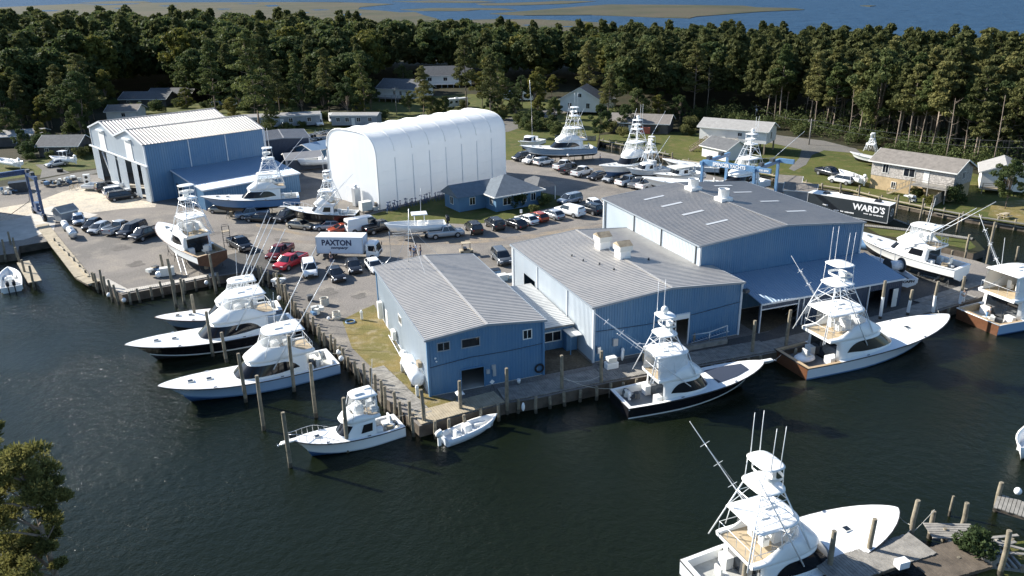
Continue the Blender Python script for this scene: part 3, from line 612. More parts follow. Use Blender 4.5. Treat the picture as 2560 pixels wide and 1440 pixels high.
# C: largest shed
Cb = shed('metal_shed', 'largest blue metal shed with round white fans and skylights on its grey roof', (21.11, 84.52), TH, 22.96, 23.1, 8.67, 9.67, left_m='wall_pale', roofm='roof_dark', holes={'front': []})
mb = MB()
for yy in (0.8, 8.2, 14.8, 22.6): mb.box((-.07, yy, 4.3), (.14, .14, 8.6))
mb.build('downpipe', 'steel_dark', Cb)
mb = MB()
for xx, yy in ((5.2, 18.9), (5.4, 14.8), (5.6, 10.2), (5.8, 5.4), (17.4, 20.6), (17.6, 16.4), (17.8, 11.), (17.6, 5.6)):
    sl_ = 1./11.48; z = 8.67+1.*(1-abs(xx-11.48)/11.48)+.135; s_ = 1 if xx < 11 else -1
    a = (xx-1.5, xx+1.5); mb.add([(a[0], yy-.27, z-1.5*sl_*s_), (a[1], yy-.27, z+1.5*sl_*s_), (a[1], yy+.27, z+1.5*sl_*s_), (a[0], yy+.27, z-1.5*sl_*s_)], [(0, 1, 2, 3)])
mb.build('skylight', 'skylight', Cb)
cs, sn = math.cos(TH), math.sin(TH)
def onC(x, y, z): return (21.11+x*cs-y*sn, 84.52+x*sn+y*cs, z)
for i, (xx, yy) in enumerate(((11.3, 18.9), (11.6, 12.4))):
    v = thing('roof_fan', ['round white exhaust fan at the far end of the largest roof', 'round white exhaust fan at the middle of the largest roof ridge'][i], 'roof fan', (0, 0), 0, 0, 'round fans on the largest shed'); v.location = onC(xx, yy, 9.72); v.rotation_euler = (0, 0, TH)
    MB().box((0, 0, .2), (1.7, 1.7, .45)).build('curb', 'white', v)
    mb = MB(); R_ = [[(r*math.cos(2*PI*j/20), r*math.sin(2*PI*j/20), z) for j in range(20)] for r, z in ((.68, .4), (.68, 1.45), (.74, 1.5), (.62, 1.5), (.6, .9))]; mb.loft(R_[::-1], True, False); mb.build('fan_drum', 'white', v)
    mb = MB(); mb.box((0, .02, 1.32), (1.2, .12, .06)); mb.box((0, 0, 1.2), (.12, 1.2, .06)); mb.cyl((0, 0, .95), (0, 0, 1.0), .6, .6, 16); mb.build('damper', 'steel_dark', v)
# lean-to in front of C
LT = thing('lean_to', 'low blue lean-to with open bays in front of the largest shed', 'building', (21.11, 84.52), 0, TH)
x0_, x1_, dpt = 3.6, 23.9, 6.4
mb = MB(); roof_sheet(mb, (x0_, -dpt-.3, 3.55), (x1_, -dpt-.3, 3.55), (x1_, -.1, 4.7), (x0_, -.1, 4.7)); mb.build('roof', 'roof_blue', LT)
mb = MB(); strip(mb, (x0_, -dpt-.34, 3.46), (x1_, -dpt-.34, 3.46), .08, .2); mb.build('fascia', 'trim_white', LT)
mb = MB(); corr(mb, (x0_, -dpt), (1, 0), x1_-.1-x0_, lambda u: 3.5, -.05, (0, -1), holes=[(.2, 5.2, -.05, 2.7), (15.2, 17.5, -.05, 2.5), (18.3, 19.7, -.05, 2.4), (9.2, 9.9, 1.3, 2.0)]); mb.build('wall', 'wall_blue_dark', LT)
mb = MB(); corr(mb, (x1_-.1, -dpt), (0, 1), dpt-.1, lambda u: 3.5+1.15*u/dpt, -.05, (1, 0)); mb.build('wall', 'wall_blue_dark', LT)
mb = MB()
for u in (.2, 5.2, 5.9, 15.2, 17.5): mb.box((x0_+u, -dpt-.1, 1.75), (.12, .1, 3.5))
mb.box((x0_+2.7, -dpt-.1, 2.75), (5., .1, .12)); mb.build('door_frame', 'trim_white', LT)
door(LT, (x0_+19.35, -dpt, 0), 0, .75, 2.3, 'siding_white')
mb = MB(); mb.box((x0_+4.9+1.3, -dpt-.3, 1.9), (.7, .3, .8)); mb.box((x0_+6.2, -dpt-.3, .8), (.08, .08, 1.5)); mb.build('electric_box', 'alu', LT)
MB().box(((x0_+x1_)/2, -dpt/2, -.04), (x1_-x0_, dpt, .12)).build('slab', 'mud', LT)
# hangar with twin gables
HO = np.array([-65.77, 143.39]); HT = rad(-46.99)   # near front corner; local x runs from far corner to near corner
HW = 14.84
hd = np.array([math.cos(HT), math.sin(HT)]); H0 = HO-hd*2*HW
HG = thing('boat_hangar', 'tall twin gabled blue hangar with white strip lights and tall sliding doors', 'building', H0, 0, HT)
HL, ze, zr = 23.2, 10.5, 12.4
def zt2(u):
    u = u % HW if u < 2*HW-1e-6 else HW
    return ze+(zr-ze)*(1-abs(u-HW/2)/(HW/2))
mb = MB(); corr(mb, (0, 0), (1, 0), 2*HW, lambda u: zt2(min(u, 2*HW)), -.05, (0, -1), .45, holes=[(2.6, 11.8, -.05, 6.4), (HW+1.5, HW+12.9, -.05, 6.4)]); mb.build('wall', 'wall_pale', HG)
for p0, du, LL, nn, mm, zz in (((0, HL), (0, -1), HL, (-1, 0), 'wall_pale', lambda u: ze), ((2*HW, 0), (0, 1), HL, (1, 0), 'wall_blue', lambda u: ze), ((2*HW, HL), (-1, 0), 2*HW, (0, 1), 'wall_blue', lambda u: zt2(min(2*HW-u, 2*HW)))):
    mb = MB(); corr(mb, p0, du, LL, zz, -.05, nn, .45); mb.build('wall', mm, HG)
for k in (0, 1):
    X = k*HW; mb = MB(); e = .3
    roof_sheet(mb, (X-(e if k == 0 else 0), -e, ze+.05), (X-(e if k == 0 else 0), HL+e, ze+.05), (X+HW/2, HL+e, zr+.07), (X+HW/2, -e, zr+.07), .62, .075)
    roof_sheet(mb, (X+HW+(e if k else 0), HL+e, ze+.05), (X+HW+(e if k else 0), -e, ze+.05), (X+HW/2, -e, zr+.07), (X+HW/2, HL+e, zr+.07), .62, .075)
    rf = mb.build('roof', 'roof_mid', HG); mb = MB(); strip(mb, (X+HW/2, -e, zr+.13), (X+HW/2, HL+e, zr+.13), .4, .06); mb.build('ridge_cap', 'roof_galv', rf)
    mb = MB()
    for xa in (X-(e if k == 0 else 0), X+HW+(e if k else 0)): strip(mb, (xa, -e-.04, ze), (X+HW/2, -e-.04, zr+.02), .08, .3)
    mb.build('fascia', 'trim_white', HG)
    # white translucent panel in each gable
    mb = MB(); mb.box((X+6.9, -.1, 8.5), (3.3, .1, 3.9)); mb.build('translucent_panel', 'white_gel', HG)
    mb = MB(); mb.box((X+6.9, -.3, 10.65), (3.6, .5, .3)); mb.build('door_hood', 'trim_white', HG)
    for (u0, u1) in (((.3, 4.3), (9.4, 14.4)) if k == 0 else ((.3, 4.6), (7.9, 10.8), (13.2, 15.6))):
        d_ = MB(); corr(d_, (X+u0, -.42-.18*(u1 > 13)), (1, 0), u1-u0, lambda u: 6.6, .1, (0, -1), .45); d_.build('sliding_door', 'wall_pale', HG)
mb = MB(); strip(mb, (-1.2, -.35, 6.75), (2*HW+1.2, -.35, 6.75), .3, .25); mb.build('door_track', 'trim_white', HG)
mb = MB(); mb.loft([[(6.0+3.5*t+.25*math.sin(i*2.1), -.2-.25*math.cos(i*1.7), 6.3-6.*t*(.6+.4*i/9)) for t in np.linspace(0, 1, 7)] for i in range(10)], False, False); mb.build('door_curtain', 'tarp_white', HG)
MB().box((HW, HL/2, -.06), (2*HW, HL, .16)).build('slab', 'concrete', HG)
for yy in (8., 15.2): MB().box((2*HW+.08, yy, 5.2), (.14, .16, 10.4)).build('downpipe', 'trim_white', HG)
for xx, yy in ((2*HW, 0), (2*HW, HL), (-.1, 0)): MB().box((xx+.05, yy+(-.05 if yy == 0 else .05), 5.2), (.25, .25, 10.3)).build('corner_trim', 'trim_white', HG)
# hangar lean-to
HN = thing('hangar_lean_to', 'wide low blue lean-to with pale roof edge along the hangar side', 'building', H0, 0, HT)
X0 = 2*HW+.1; y0, y1 = 4.0, 23.; dW = 13.5
mb = MB(); roof_sheet(mb, (X0+dW, y0, 3.7), (X0+dW, y1, 3.7), (X0, y1, 5.3), (X0, y0, 5.3), .45, .05); mb.build('roof', 'roof_blue', HN)
mb = MB(); corr(mb, (X0, y0+.2), (1, 0), dW-.3, lambda u: 5.2-1.55*u/dW, -.05, (0, -1), .45, holes=[(1.0, 4.6, -.05, 3.)]); mb.build('wall', 'wall_blue', HN)
mb = MB(); corr(mb, (X0+dW-.3, y0+.2), (0, 1), y1-y0-.4, lambda u: 3.6, -.05, (1, 0), .45); mb.build('wall', 'wall_blue', HN)
mb = MB(); corr(mb, (X0+dW-.3, y1-.2), (-1, 0), dW-.3, lambda u: 3.65+1.55*u/dW, -.05, (0, 1), .45); mb.build('wall', 'wall_blue', HN)
mb = MB(); strip(mb, (X0+dW+.04, y0-.05, 3.62), (X0+dW+.04, y1, 3.62), .1, .25); strip(mb, (X0, y0-.05, 5.25), (X0+dW, y0-.05, 3.66), .1, .22); mb.build('fascia', 'trim_white', HN)
# dark annex behind the hangar
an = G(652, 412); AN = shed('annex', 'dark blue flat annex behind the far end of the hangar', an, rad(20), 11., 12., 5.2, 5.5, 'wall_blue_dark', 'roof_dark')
# white fabric boat shelter
ts = rad(46.); TO = np.array([-22.7, 134.8]); tw = 14.6; tl = 31.6
TT = thing('fabric_shelter', 'huge white round topped fabric boat shelter in the middle of the yard', 'building', TO, 0, ts-PI/2)
# local x along the front (towards near corner at 0, going -x to the left), y to the back
def arch(n=22, k=1.):
    P = [(0, 0.), (0, 3.), (0, 6.2), (0, 8.6)]
    for i in range(1, n): a = PI*i/n; P.append((-tw/2+tw/2*math.copysign(abs(math.cos(a))**.60, math.cos(a)), 8.6+4.5*math.sin(a)**.72))
    return P+[(-tw, 8.6), (-tw, 6.2), (-tw, 3.), (-tw, 0)]
AR = arch(); rings = []; nb = 8
for i in range(nb*4+1):
    t = i/(nb*4); dip = -.13*abs(math.sin(PI*t*nb))**.8
    R_ = []
    for (x, z) in AR:
        f = min(1, max(0, (z-8.)/2.5)); R_.append((x-(dip*.35 if x > -tw/2 else -dip*.35)*0, t*tl, z+dip*f))
    rings.append(R_)
mb = MB(); mb.loft(rings, False, False, 0, True); mb.build('fabric_cover', 'tent_white', TT)
for yy, fl in ((0, 0), (tl, 1)):
    mb = MB(); n_ = len(AR); mb.add([(x, yy, z) for x, z in AR], [tuple(range(n_)) if not fl else tuple(range(n_))[::-1]]); mb.build('end_wall', 'tent_white', TT)
mb = MB()
for i in range(nb+1): mb.tube([(x*1.0, tl*i/nb, z) for x, z in AR if z > 8.7], .07, 5)
mb.build('rib', 'white', TT)
for i in range(1, nb):
    for x_ in (0, -tw): mb = MB(); mb.box((x_+(.012 if x_ == 0 else -.012), tl*i/nb, 4.35), (.03, .16, 8.6)); mb.build('panel_seam', 'tarp_white', TT)
for i in range(1, 4): mb = MB(); mb.box((.012, tl/2, i*2.15), (.02, tl-.3, .05)); mb.build('panel_seam', 'tent_white', TT)
mb = MB(); mb.box((-8.6, -.04, 1.5), (2.2, .06, 3.)); mb.build('entry_flap', 'tarp_white', TT)
mb = MB(); mb.tube([(.05, 0, 0)]+[(x+(.02 if x > -tw/2 else -.02), -.04, z) for x, z in AR], .13, 5); mb.build('front_seam', 'white', TT)
# office house
OF = thing('office_house', 'blue hip roofed office house in front of the white shelter', 'building', (-2.45, 132.0), 0, rad(32))
def hip(mb, x0, x1, y0, y1, z, h, m=0, gable=False):
    W_, D_ = x1-x0, y1-y0
    if W_ > D_:
        a, b = (x0+(0 if gable else D_/2), (y0+y1)/2, z+h), (x1-(0 if gable else D_/2), (y0+y1)/2, z+h)
        V = [(x0, y0, z), (x1, y0, z), (x1, y1, z), (x0, y1, z), a, b]; F = [(0, 1, 5, 4), (2, 3, 4, 5), (3, 0, 4), (1, 2, 5), (3, 2, 1, 0)]
    else:
        a, b = ((x0+x1)/2, y0+(0 if gable else W_/2), z+h), ((x0+x1)/2, y1-(0 if gable else W_/2), z+h)
        V = [(x0, y0, z), (x1, y0, z), (x1, y1, z), (x0, y1, z), a, b]; F = [(0, 1, 4), (1, 2, 5, 4), (2, 3, 5), (3, 0, 4, 5), (3, 2, 1, 0)]
    mb.add(V, F, m)
mb = MB(); mb.box((4.6, 4.5, 1.35), (9.2, 9., 2.7)); mb.build('wall', 'siding_blue', OF)
mb = MB(); mb.box((-2.6, 6.2, 1.3), (5.2, 5.2, 2.6)); mb.build('wall', 'siding_blue', OF)
mb = MB(); hip(mb, -.6, 9.8, -.6, 9.6, 2.7, 2.5); hip(mb, -5.8, 3.5, 3.0, 9.4, 2.62, 1.7, gable=True); rf = mb.build('roof', 'shingle_blue', OF)
mb = MB(); strip(mb, (-.6, -.64, 2.66), (9.8, -.64, 2.66), .08, .2); strip(mb, (-.64, -.6, 2.66), (-.64, 3., 2.66), .08, .2); strip(mb, (9.84, -.6, 2.66), (9.84, 9.6, 2.66), .08, .2); mb.build('fascia', 'siding_white', OF)
mb = MB(); hip(mb, 9.0, 13.6, 1.0, 7.5, 2.6, 1.3); mb.build('porch_roof', 'shingle', OF)
mb = MB()
for q in ((13.2, 1.3), (13.2, 7.2)): mb.box((q[0], q[1], 1.3), (.15, .15, 2.6))
mb.build('porch_post', 'siding_white', OF)
for xx in (2.2, 5.6, 7.6): window(OF, (xx, 0, 1.6), 0, .9 if xx != 2.2 else 1.5, 1.2, 'siding_white', 2)
for yy in (1.5,): window(OF, (0, yy, 1.6), -PI/2, .9, 1.2, 'siding_white', 2)
window(OF, (-5.2, 6.2, 1.6), -PI/2, 1., 1.2); window(OF, (-2.6, 3.6, 1.6), 0, 1., 1.2)
# houses
def house(name, label, corner, rz, W, L, h, rise, wallm, roofm, base=0, ridge='x', over=.5, wins=(), doors=(), chim=None, piles=False, trim='siding_white'):
    T = thing(name, label, 'house', corner, 0, rz)
    MB().box((W/2, L/2, base+h/2), (W, L, h)).build('wall', wallm, T)
    mb = MB(); z = base+h
    if ridge == 'x':
        mb.add([(-over, -over, z-.1), (W+over, -over, z-.1), (W+over, L/2, z+rise), (-over, L/2, z+rise), (-over, L+over, z-.1), (W+over, L+over, z-.1)], [(0, 1, 2, 3), (3, 2, 5, 4)])
        mb.add([(-over, -over, z-.28), (W+over, -over, z-.28), (W+over, L/2, z+rise-.18), (-over, L/2, z+rise-.18), (-over, L+over, z-.28), (W+over, L+over, z-.28)], [(3, 2, 1, 0), (4, 5, 2, 3)])
        g = MB()
        for xx in (.003, W-.003): g.add([(xx, 0, z-.05), (xx, L, z-.05), (xx, L/2, z+rise-.12)], [(0, 1, 2) if xx > 1 else (2, 1, 0)])
        f = MB()
        for yy in (-over-.03, L+over+.03): strip(f, (-over, yy, z-.18), (W+over, yy, z-.18), .06, .2)
        for xx in (-over-.03, W+over+.03):
            strip(f, (xx, -over, z-.19), (xx, L/2, z+rise-.09), .06, .2); strip(f, (xx, L+over, z-.19), (xx, L/2, z+rise-.09), .06, .2)
    else:
        mb.add([(-over, -over, z-.1), (W/2, -over, z+rise), (W/2, L+over, z+rise), (-over, L+over, z-.1), (W+over, -over, z-.1), (W+over, L+over, z-.1)], [(0, 1, 2, 3), (1, 4, 5, 2)])
        mb.add([(-over, -over, z-.28), (W/2, -over, z+rise-.18), (W/2, L+over, z+rise-.18), (-over, L+over, z-.28), (W+over, -over, z-.28), (W+over, L+over, z-.28)], [(3, 2, 1, 0), (2, 5, 4, 1)])
        g = MB()
        for yy in (.003, L-.003): g.add([(0, yy, z-.05), (W, yy, z-.05), (W/2, yy, z+rise-.12)], [(0, 1, 2) if yy < 1 else (2, 1, 0)])
        f = MB()
        for yy in (-over-.03, L+over+.03):
            strip(f, (-over, yy, z-.19), (W/2, yy, z+rise-.09), .06, .2); strip(f, (W+over, yy, z-.19), (W/2, yy, z+rise-.09), .06, .2)
        for xx in (-over-.03, W+over+.03): strip(f, (xx, -over, z-.18), (xx, L+over, z-.18), .06, .2)
    rf = mb.build('roof', roofm, T); g.build('gable', wallm, T); f.build('fascia', trim, T)
    if chim: MB().box((chim[0], chim[1], z+rise), (.8, .8, 1.6)).build('chimney', 'stone', rf)
    for s_, u, zz, w_, h_ in wins:
        if s_ == 'f': window(T, (u, 0, base+zz), 0, w_, h_)
        if s_ == 'r': window(T, (W, u, base+zz), PI/2, w_, h_)
        if s_ == 'l': window(T, (0, u, base+zz), -PI/2, w_, h_)
    for s_, u in doors: door(T, (u, 0, base) if s_ == 'f' else (0, u, base), 0 if s_ == 'f' else -PI/2, .95, 2.05)
    if piles:
        mb = MB()
        for i in range(int(W/3)+1):
            for j in (0.15, L-.15): mb.box((min(i*3+.15, W-.15), j, base/2), (.3, .3, base))
        mb.build('stilt', 'wood', T)
    return T
def stairs(T, p, rz, base, run, m='wood', wdt=1.2):
    mb = MB(); n = int(base/.19); c, s_ = math.cos(rz), math.sin(rz)
    for i in range(n): d = run*(i+.5)/n; mb.box((p[0]+c*d, p[1]+s_*d, base-(i+.7)*base/n), (.28, wdt, .06), rz)
    for o_ in (-wdt/2, wdt/2):
        q = (-s_*o_, c*o_)
        strip(mb, (p[0]+q[0], p[1]+q[1], base-.1), (p[0]+q[0]+c*run, p[1]+q[1]+s_*run, 0), .08, .3); strip(mb, (p[0]+q[0], p[1]+q[1], base+.9), (p[0]+q[0]+c*run, p[1]+q[1]+s_*run, .9), .08, .1)
        for t in np.linspace(0, 1, 5): mb.box((p[0]+q[0]+c*run*t, p[1]+q[1]+s_*run*t, base*(1-t)+.45), (.08, .08, 1.))
    return mb.build('stairs', m, T)
def deck(T, x0, x1, y0, y1, z, m='wood', rail=True):
    mb = MB(); mb.box(((x0+x1)/2, (y0+y1)/2, z-.08), (x1-x0, y1-y0, .14))
    for xx in np.linspace(x0+.1, x1-.1, max(2, int((x1-x0)/2.2)+1)):
        mb.box((xx, y0+.1, (z-.1)/2), (.16, .16, z-.1))
        if rail: mb.box((xx, y0+.06, z+.5), (.1, .1, 1.))
    if rail:
        for h in (.35, .65, 1.): strip(mb, (x0, y0+.06, z+h), (x1, y0+.06, z+h), .05, .08)
        for h in (.35, .65, 1.): strip(mb, (x1-.05, y0, z+h), (x1-.05, y1, z+h), .05, .08)
    return mb.build('deck', m, T)
h2 = house('stilt_house', 'long white house on stilts with grey roof and outdoor stairs, across the canal', G(1746, 372), rad(-34), 15.5, 7.2, 2.9, 1.5, 'siding_white', 'shingle_light', base=2.4, piles=True,
      wins=[('f', 9.5, 1.7, .9, .7), ('r', 3.3, 1.5, 1., 1.5)], doors=[('f', 5.8)])
deck(h2, 2.2, 9.2, -2.6, 0, 2.4); stairs(h2, (2.4, -1.4), rad(215), 2.4, 3.8)
ga = house('garage', 'small white garage with dark gable roof behind the boat lift', G(1815, 404), rad(30), 6.2, 7.5, 2.5, 1.7, 'siding_white', 'shingle', ridge='y', doors=[('f', 4.8)])
h4 = house('stone_house', 'two storey stone and tan house with brown roof and rear deck on the far bank', G(2172, 469), rad(-50.5), 14.6, 7.2, 2.7, 1.7, 'stone', 'shingle_brown', base=2.5, wins=[('f', 2.6, 1.5, 1., 1.5), ('f', 6.9, 1.4, 1.9, 1.4), ('r', 3.6, 1.6, 1., 1.2)], doors=[('f', 9.9)])
MB().box((7.3, 3.6, 1.25), (14.5, 7.1, 2.5)).build('ground_floor', 'stucco_tan', h4); window(h4, (4.4, .05, 1.2), 0, .7, 1.1)
deck(h4, 8.4, 14.6, -2.6, 0, 2.5, 'wood_grey'); stairs(h4, (8.5, -1.6), PI, 2.5, 4.)
h5 = house('white_cottage', 'white gabled cottage half hidden by trees at the right edge', G(2446, 480), rad(-28), 7., 8., 3.2, 1.6, 'siding_white', 'shingle_light', ridge='y', base=.6, wins=[('f', 3.9, 1.6, .9, 1.2)])
deck(h5, .3, 3.2, -1.6, 0, 1.0)
h1 = house('grey_roof_house', 'white house with dark grey gable roof and front deck behind the shelter', G(945, 251), rad(-26), 16., 10.5, 3., 2.8, 'siding_white', 'shingle', base=1.2, wins=[('f', 7, 1.6, .8, 1.2), ('f', 9.5, 1.6, .8, 1.2), ('f', 12, 1.6, .8, 1.2), ('r', 3, 1.8, 1., 1.3), ('r', 7, 1.8, 1., 1.3)], doors=[('f', 5.)])
deck(h1, -.5, 10, -2.5, 0, 1.2, 'wood_grey')
h0 = house('porch_house', 'white house with long blue white porch behind the grey roof house', G(1056, 219), rad(3), 19., 9., 3., 3.2, 'siding_white', 'shingle', base=1.4, wins=[('f', 3, 1.6, 1.4, 1.2), ('f', 9, 1.6, 1.4, 1.2), ('f', 15, 1.6, 1.4, 1.2)])
deck(h0, 3, 19, -3., 0, 1.4, 'siding_white')
h6 = house('chapel_house', 'white house with steep gable behind the raised yacht tower', G(1400, 285), rad(-18), 12., 9., 3.6, 3.6, 'siding_white', 'shingle_brown', ridge='y', base=.8, wins=[('f', 3, 1.8, 1., 1.4), ('f', 8.5, 1.8, 1., 1.4), ('f', 6, 4.8, .9, 1.)])
house('white_outbuilding', 'small white outbuilding beside the steep gabled white house', G(1478, 268), rad(-15), 7., 6., 2.6, 1.8, 'siding_white', 'shingle', wins=[('f', 3.4, 1.5, 1., 1.)])
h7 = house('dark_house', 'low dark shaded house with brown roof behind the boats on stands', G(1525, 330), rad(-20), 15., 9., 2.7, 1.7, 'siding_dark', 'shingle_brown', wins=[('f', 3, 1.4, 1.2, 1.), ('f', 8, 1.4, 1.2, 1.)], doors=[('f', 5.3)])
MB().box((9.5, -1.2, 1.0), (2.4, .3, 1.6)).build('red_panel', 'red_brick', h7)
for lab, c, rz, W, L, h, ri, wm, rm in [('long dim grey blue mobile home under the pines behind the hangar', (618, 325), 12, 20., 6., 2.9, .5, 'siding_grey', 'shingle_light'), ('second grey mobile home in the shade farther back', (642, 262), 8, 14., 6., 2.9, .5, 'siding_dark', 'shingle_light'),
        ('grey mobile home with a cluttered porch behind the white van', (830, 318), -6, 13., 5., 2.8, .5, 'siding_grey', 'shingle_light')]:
    house('mobile_home', lab, G(*c), rad(rz), W, L, h, ri, wm, rm, base=.5, over=.15, wins=[('f', W*k, 1.6, 1., 1.1) for k in (.15, .35, .6, .85)], doors=[('f', W*.48)])
house('garden_shed', 'small white gabled shed beyond the hangar roof', G(571, 272), rad(-15), 4.5, 6., 2.2, 1.2, 'siding_white', 'shingle_light', ridge='y')
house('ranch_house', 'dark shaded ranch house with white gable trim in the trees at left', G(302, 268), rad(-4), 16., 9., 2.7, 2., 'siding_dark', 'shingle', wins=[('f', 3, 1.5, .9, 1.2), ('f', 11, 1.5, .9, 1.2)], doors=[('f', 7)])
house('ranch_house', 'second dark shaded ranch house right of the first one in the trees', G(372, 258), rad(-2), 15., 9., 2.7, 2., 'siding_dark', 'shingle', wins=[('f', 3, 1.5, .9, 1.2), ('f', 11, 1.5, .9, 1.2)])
house('cottage', 'tan roofed white cottage peeking above the hangar at left', G(268, 300), rad(5), 9., 8., 2.6, 1.5, 'siding_white', 'shingle_brown', wins=[('f', 5, 1.4, 1., 1.)])
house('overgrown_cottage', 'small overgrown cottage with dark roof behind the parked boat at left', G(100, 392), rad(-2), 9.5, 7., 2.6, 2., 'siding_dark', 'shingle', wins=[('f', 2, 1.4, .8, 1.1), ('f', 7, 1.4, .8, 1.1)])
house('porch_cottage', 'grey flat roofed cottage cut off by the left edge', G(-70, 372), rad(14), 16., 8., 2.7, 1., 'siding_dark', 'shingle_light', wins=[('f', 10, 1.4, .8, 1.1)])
house('blue_boat_shed', 'small pale blue metal shed with white roof between the hangar and shelter', G(742, 404), rad(-38), 6.2, 6.4, 3.2, 1.1, 'siding_blue', 'roof_blue', ridge='y')
house('low_shed', 'low grey shed roof just behind the white sportfisher tower', G(722, 428), rad(22), 7., 6., 2.6, .8, 'wall_blue_dark', 'roof_dark')
hut = house('garden_hut', 'little grey wooden hut with pale roof beside the left travel lift', G(136, 551), rad(-33), 2.6, 2.9, 1.75, .8, 'siding_grey', 'shingle_light', ridge='y', over=.12)
for i, (c, lab) in enumerate([((1958, 500), 'small grey roofed boathouse in the canal nearest the blue lift'), ((1938, 480), 'small dark boathouse beside the blue lift leg in the canal')]):
    house('boathouse', lab, G(*c), rad(-24), 5.2-i, 3.6, 2.0, .9, 'siding_grey', 'shingle_brown', over=.2)
# trailer with lettering
WT = thing('cargo_trailer', 'long black enclosed trailer with white roof and large white lettering', 'trailer', G(2217, 566), 0, rad(135.5)-PI)
tL, tW, tH = 13.2, 2.5, 2.75
# local x from rear (right end) ... body spans -tL..0
WT.rotation_euler[2] = math.atan2(*(G(2217, 566)-G(2079, 541))[::-1])
MB().box((-tL/2, tW/2, .5+tH/2), (tL, tW, tH)).build('body', 'trailer_black', WT)
MB().box((-tL/2, tW/2, .5+tH+.03), (tL+.05, tW+.05, .08)).build('roof', 'white', WT)
for i, xx in enumerate((-tL+2.6, -2.3)): MB().box((xx, tW/2, .5+tH+.22), (1.0, .8, .3), taper=.8).build('roof_unit', 'black', WT)
mb = MB()
for xx in (-.03, -tL+.03): mb.box((xx, 0, .5+tH/2), (.1, .08, tH))
mb.box((-tL/2, -.02, .48), (tL, .08, .12)); mb.build('edge_trim', 'alu', WT)
for k in (-6.4, -7.3):
    wm = MB(); wm.cyl((k, .1, .38), (k, .35, .38), .38, .38, 14); wm.build('wheel', 'rubber', WT)
lettering("WARD'S", 1.35, WT, (-3.1, -.03, 2.25), (PI/2, 0, 0), bold=.04, sx=1.0)
def tiny_marks(parent, x0, x1, y, z, h, m='sign_white', words=(5, 8)):
    "small unreadable line of lettering"
    mb = MB(); x = x0; k = 0
    while x < x1:
        w_ = h*random.uniform(.45, .7); mb.box((x+w_/2, y, z+random.choice((0, .04, -.03))*h), (w_, .012, h*random.choice((.7, 1., .8)))); x += w_+h*.18; k += 1
        if k in words: x += h*.8
    return mb.build('small_lettering', m, parent)
tiny_marks(WT, -3.8, -.8, -.03, 1.42, .2); tiny_marks(WT, -8.6, -5.4, -.03, 1.15, .22); tiny_marks(WT, -10.5, -9.6, -.03, 1.75, .25)
mb = MB(); R_ = []
for r in (.62, .52): R_.append([(.03, tW/2+r*math.cos(2*PI*j/20), 2.0+r*math.sin(2*PI*j/20)) for j in range(20)])
mb.loft(R_, True, False); mb.box((.03, tW/2, 2.0), (.02, .1, .7)); mb.build('round_emblem', 'sign_white', WT)

# shed standing just left of the picture; it shades the slip
Kc = np.array(G(83, 552))+26.*np.array([-math.cos(rad(28)), math.sin(rad(28))])
ob = thing('boat_shed', 'tall metal boat shed beyond the left edge shading the slip', 'building', Kc, 0, rad(-57))
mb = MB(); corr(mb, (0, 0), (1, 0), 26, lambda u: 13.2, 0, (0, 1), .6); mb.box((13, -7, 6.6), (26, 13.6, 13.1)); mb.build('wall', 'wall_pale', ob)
mb = MB(); roof_sheet(mb, (-.3, .3, 13.3), (26.3, .3, 13.3), (26.3, -14, 15.), (-.3, -14, 15.), .6); mb.build('roof', 'roof_galv', ob)
# ---------------------------------------------------------------- vehicles
CARC = {'white': (.78, .78, .77), 'silver': (.42, .44, .46), 'grey': (.13, .14, .15), 'dark': (.03, .033, .04), 'black': (.012, .012, .014), 'red': (.42, .02, .03), 'orange': (.40, .08, .04), 'gold': (.38, .35, .29), 'bluegrey': (.22, .27, .33), 'maroon': (.16, .02, .018), 'green': (.03, .05, .04)}
for k, c in CARC.items(): mat('paint_'+k, c, .22, spec=.7, metal=.0 if k in ('white', 'black', 'red') else .25)
def sec(x, hw, z0, z1, rnd=.12):
    "car body cross-section ring at x"
    r = min(rnd, hw*.3)
    pts_ = [(-hw+.06, z0), (-hw, z0+.14), (-hw, z1-r*1.3), (-hw+r*.6, z1-r*.25), (-hw+r*1.6, z1), (hw-r*1.6, z1), (hw-r*.6, z1-r*.25), (hw, z1-r*1.3), (hw, z0+.14), (hw-.06, z0)]
    return [(x, y, z) for y, z in pts_]
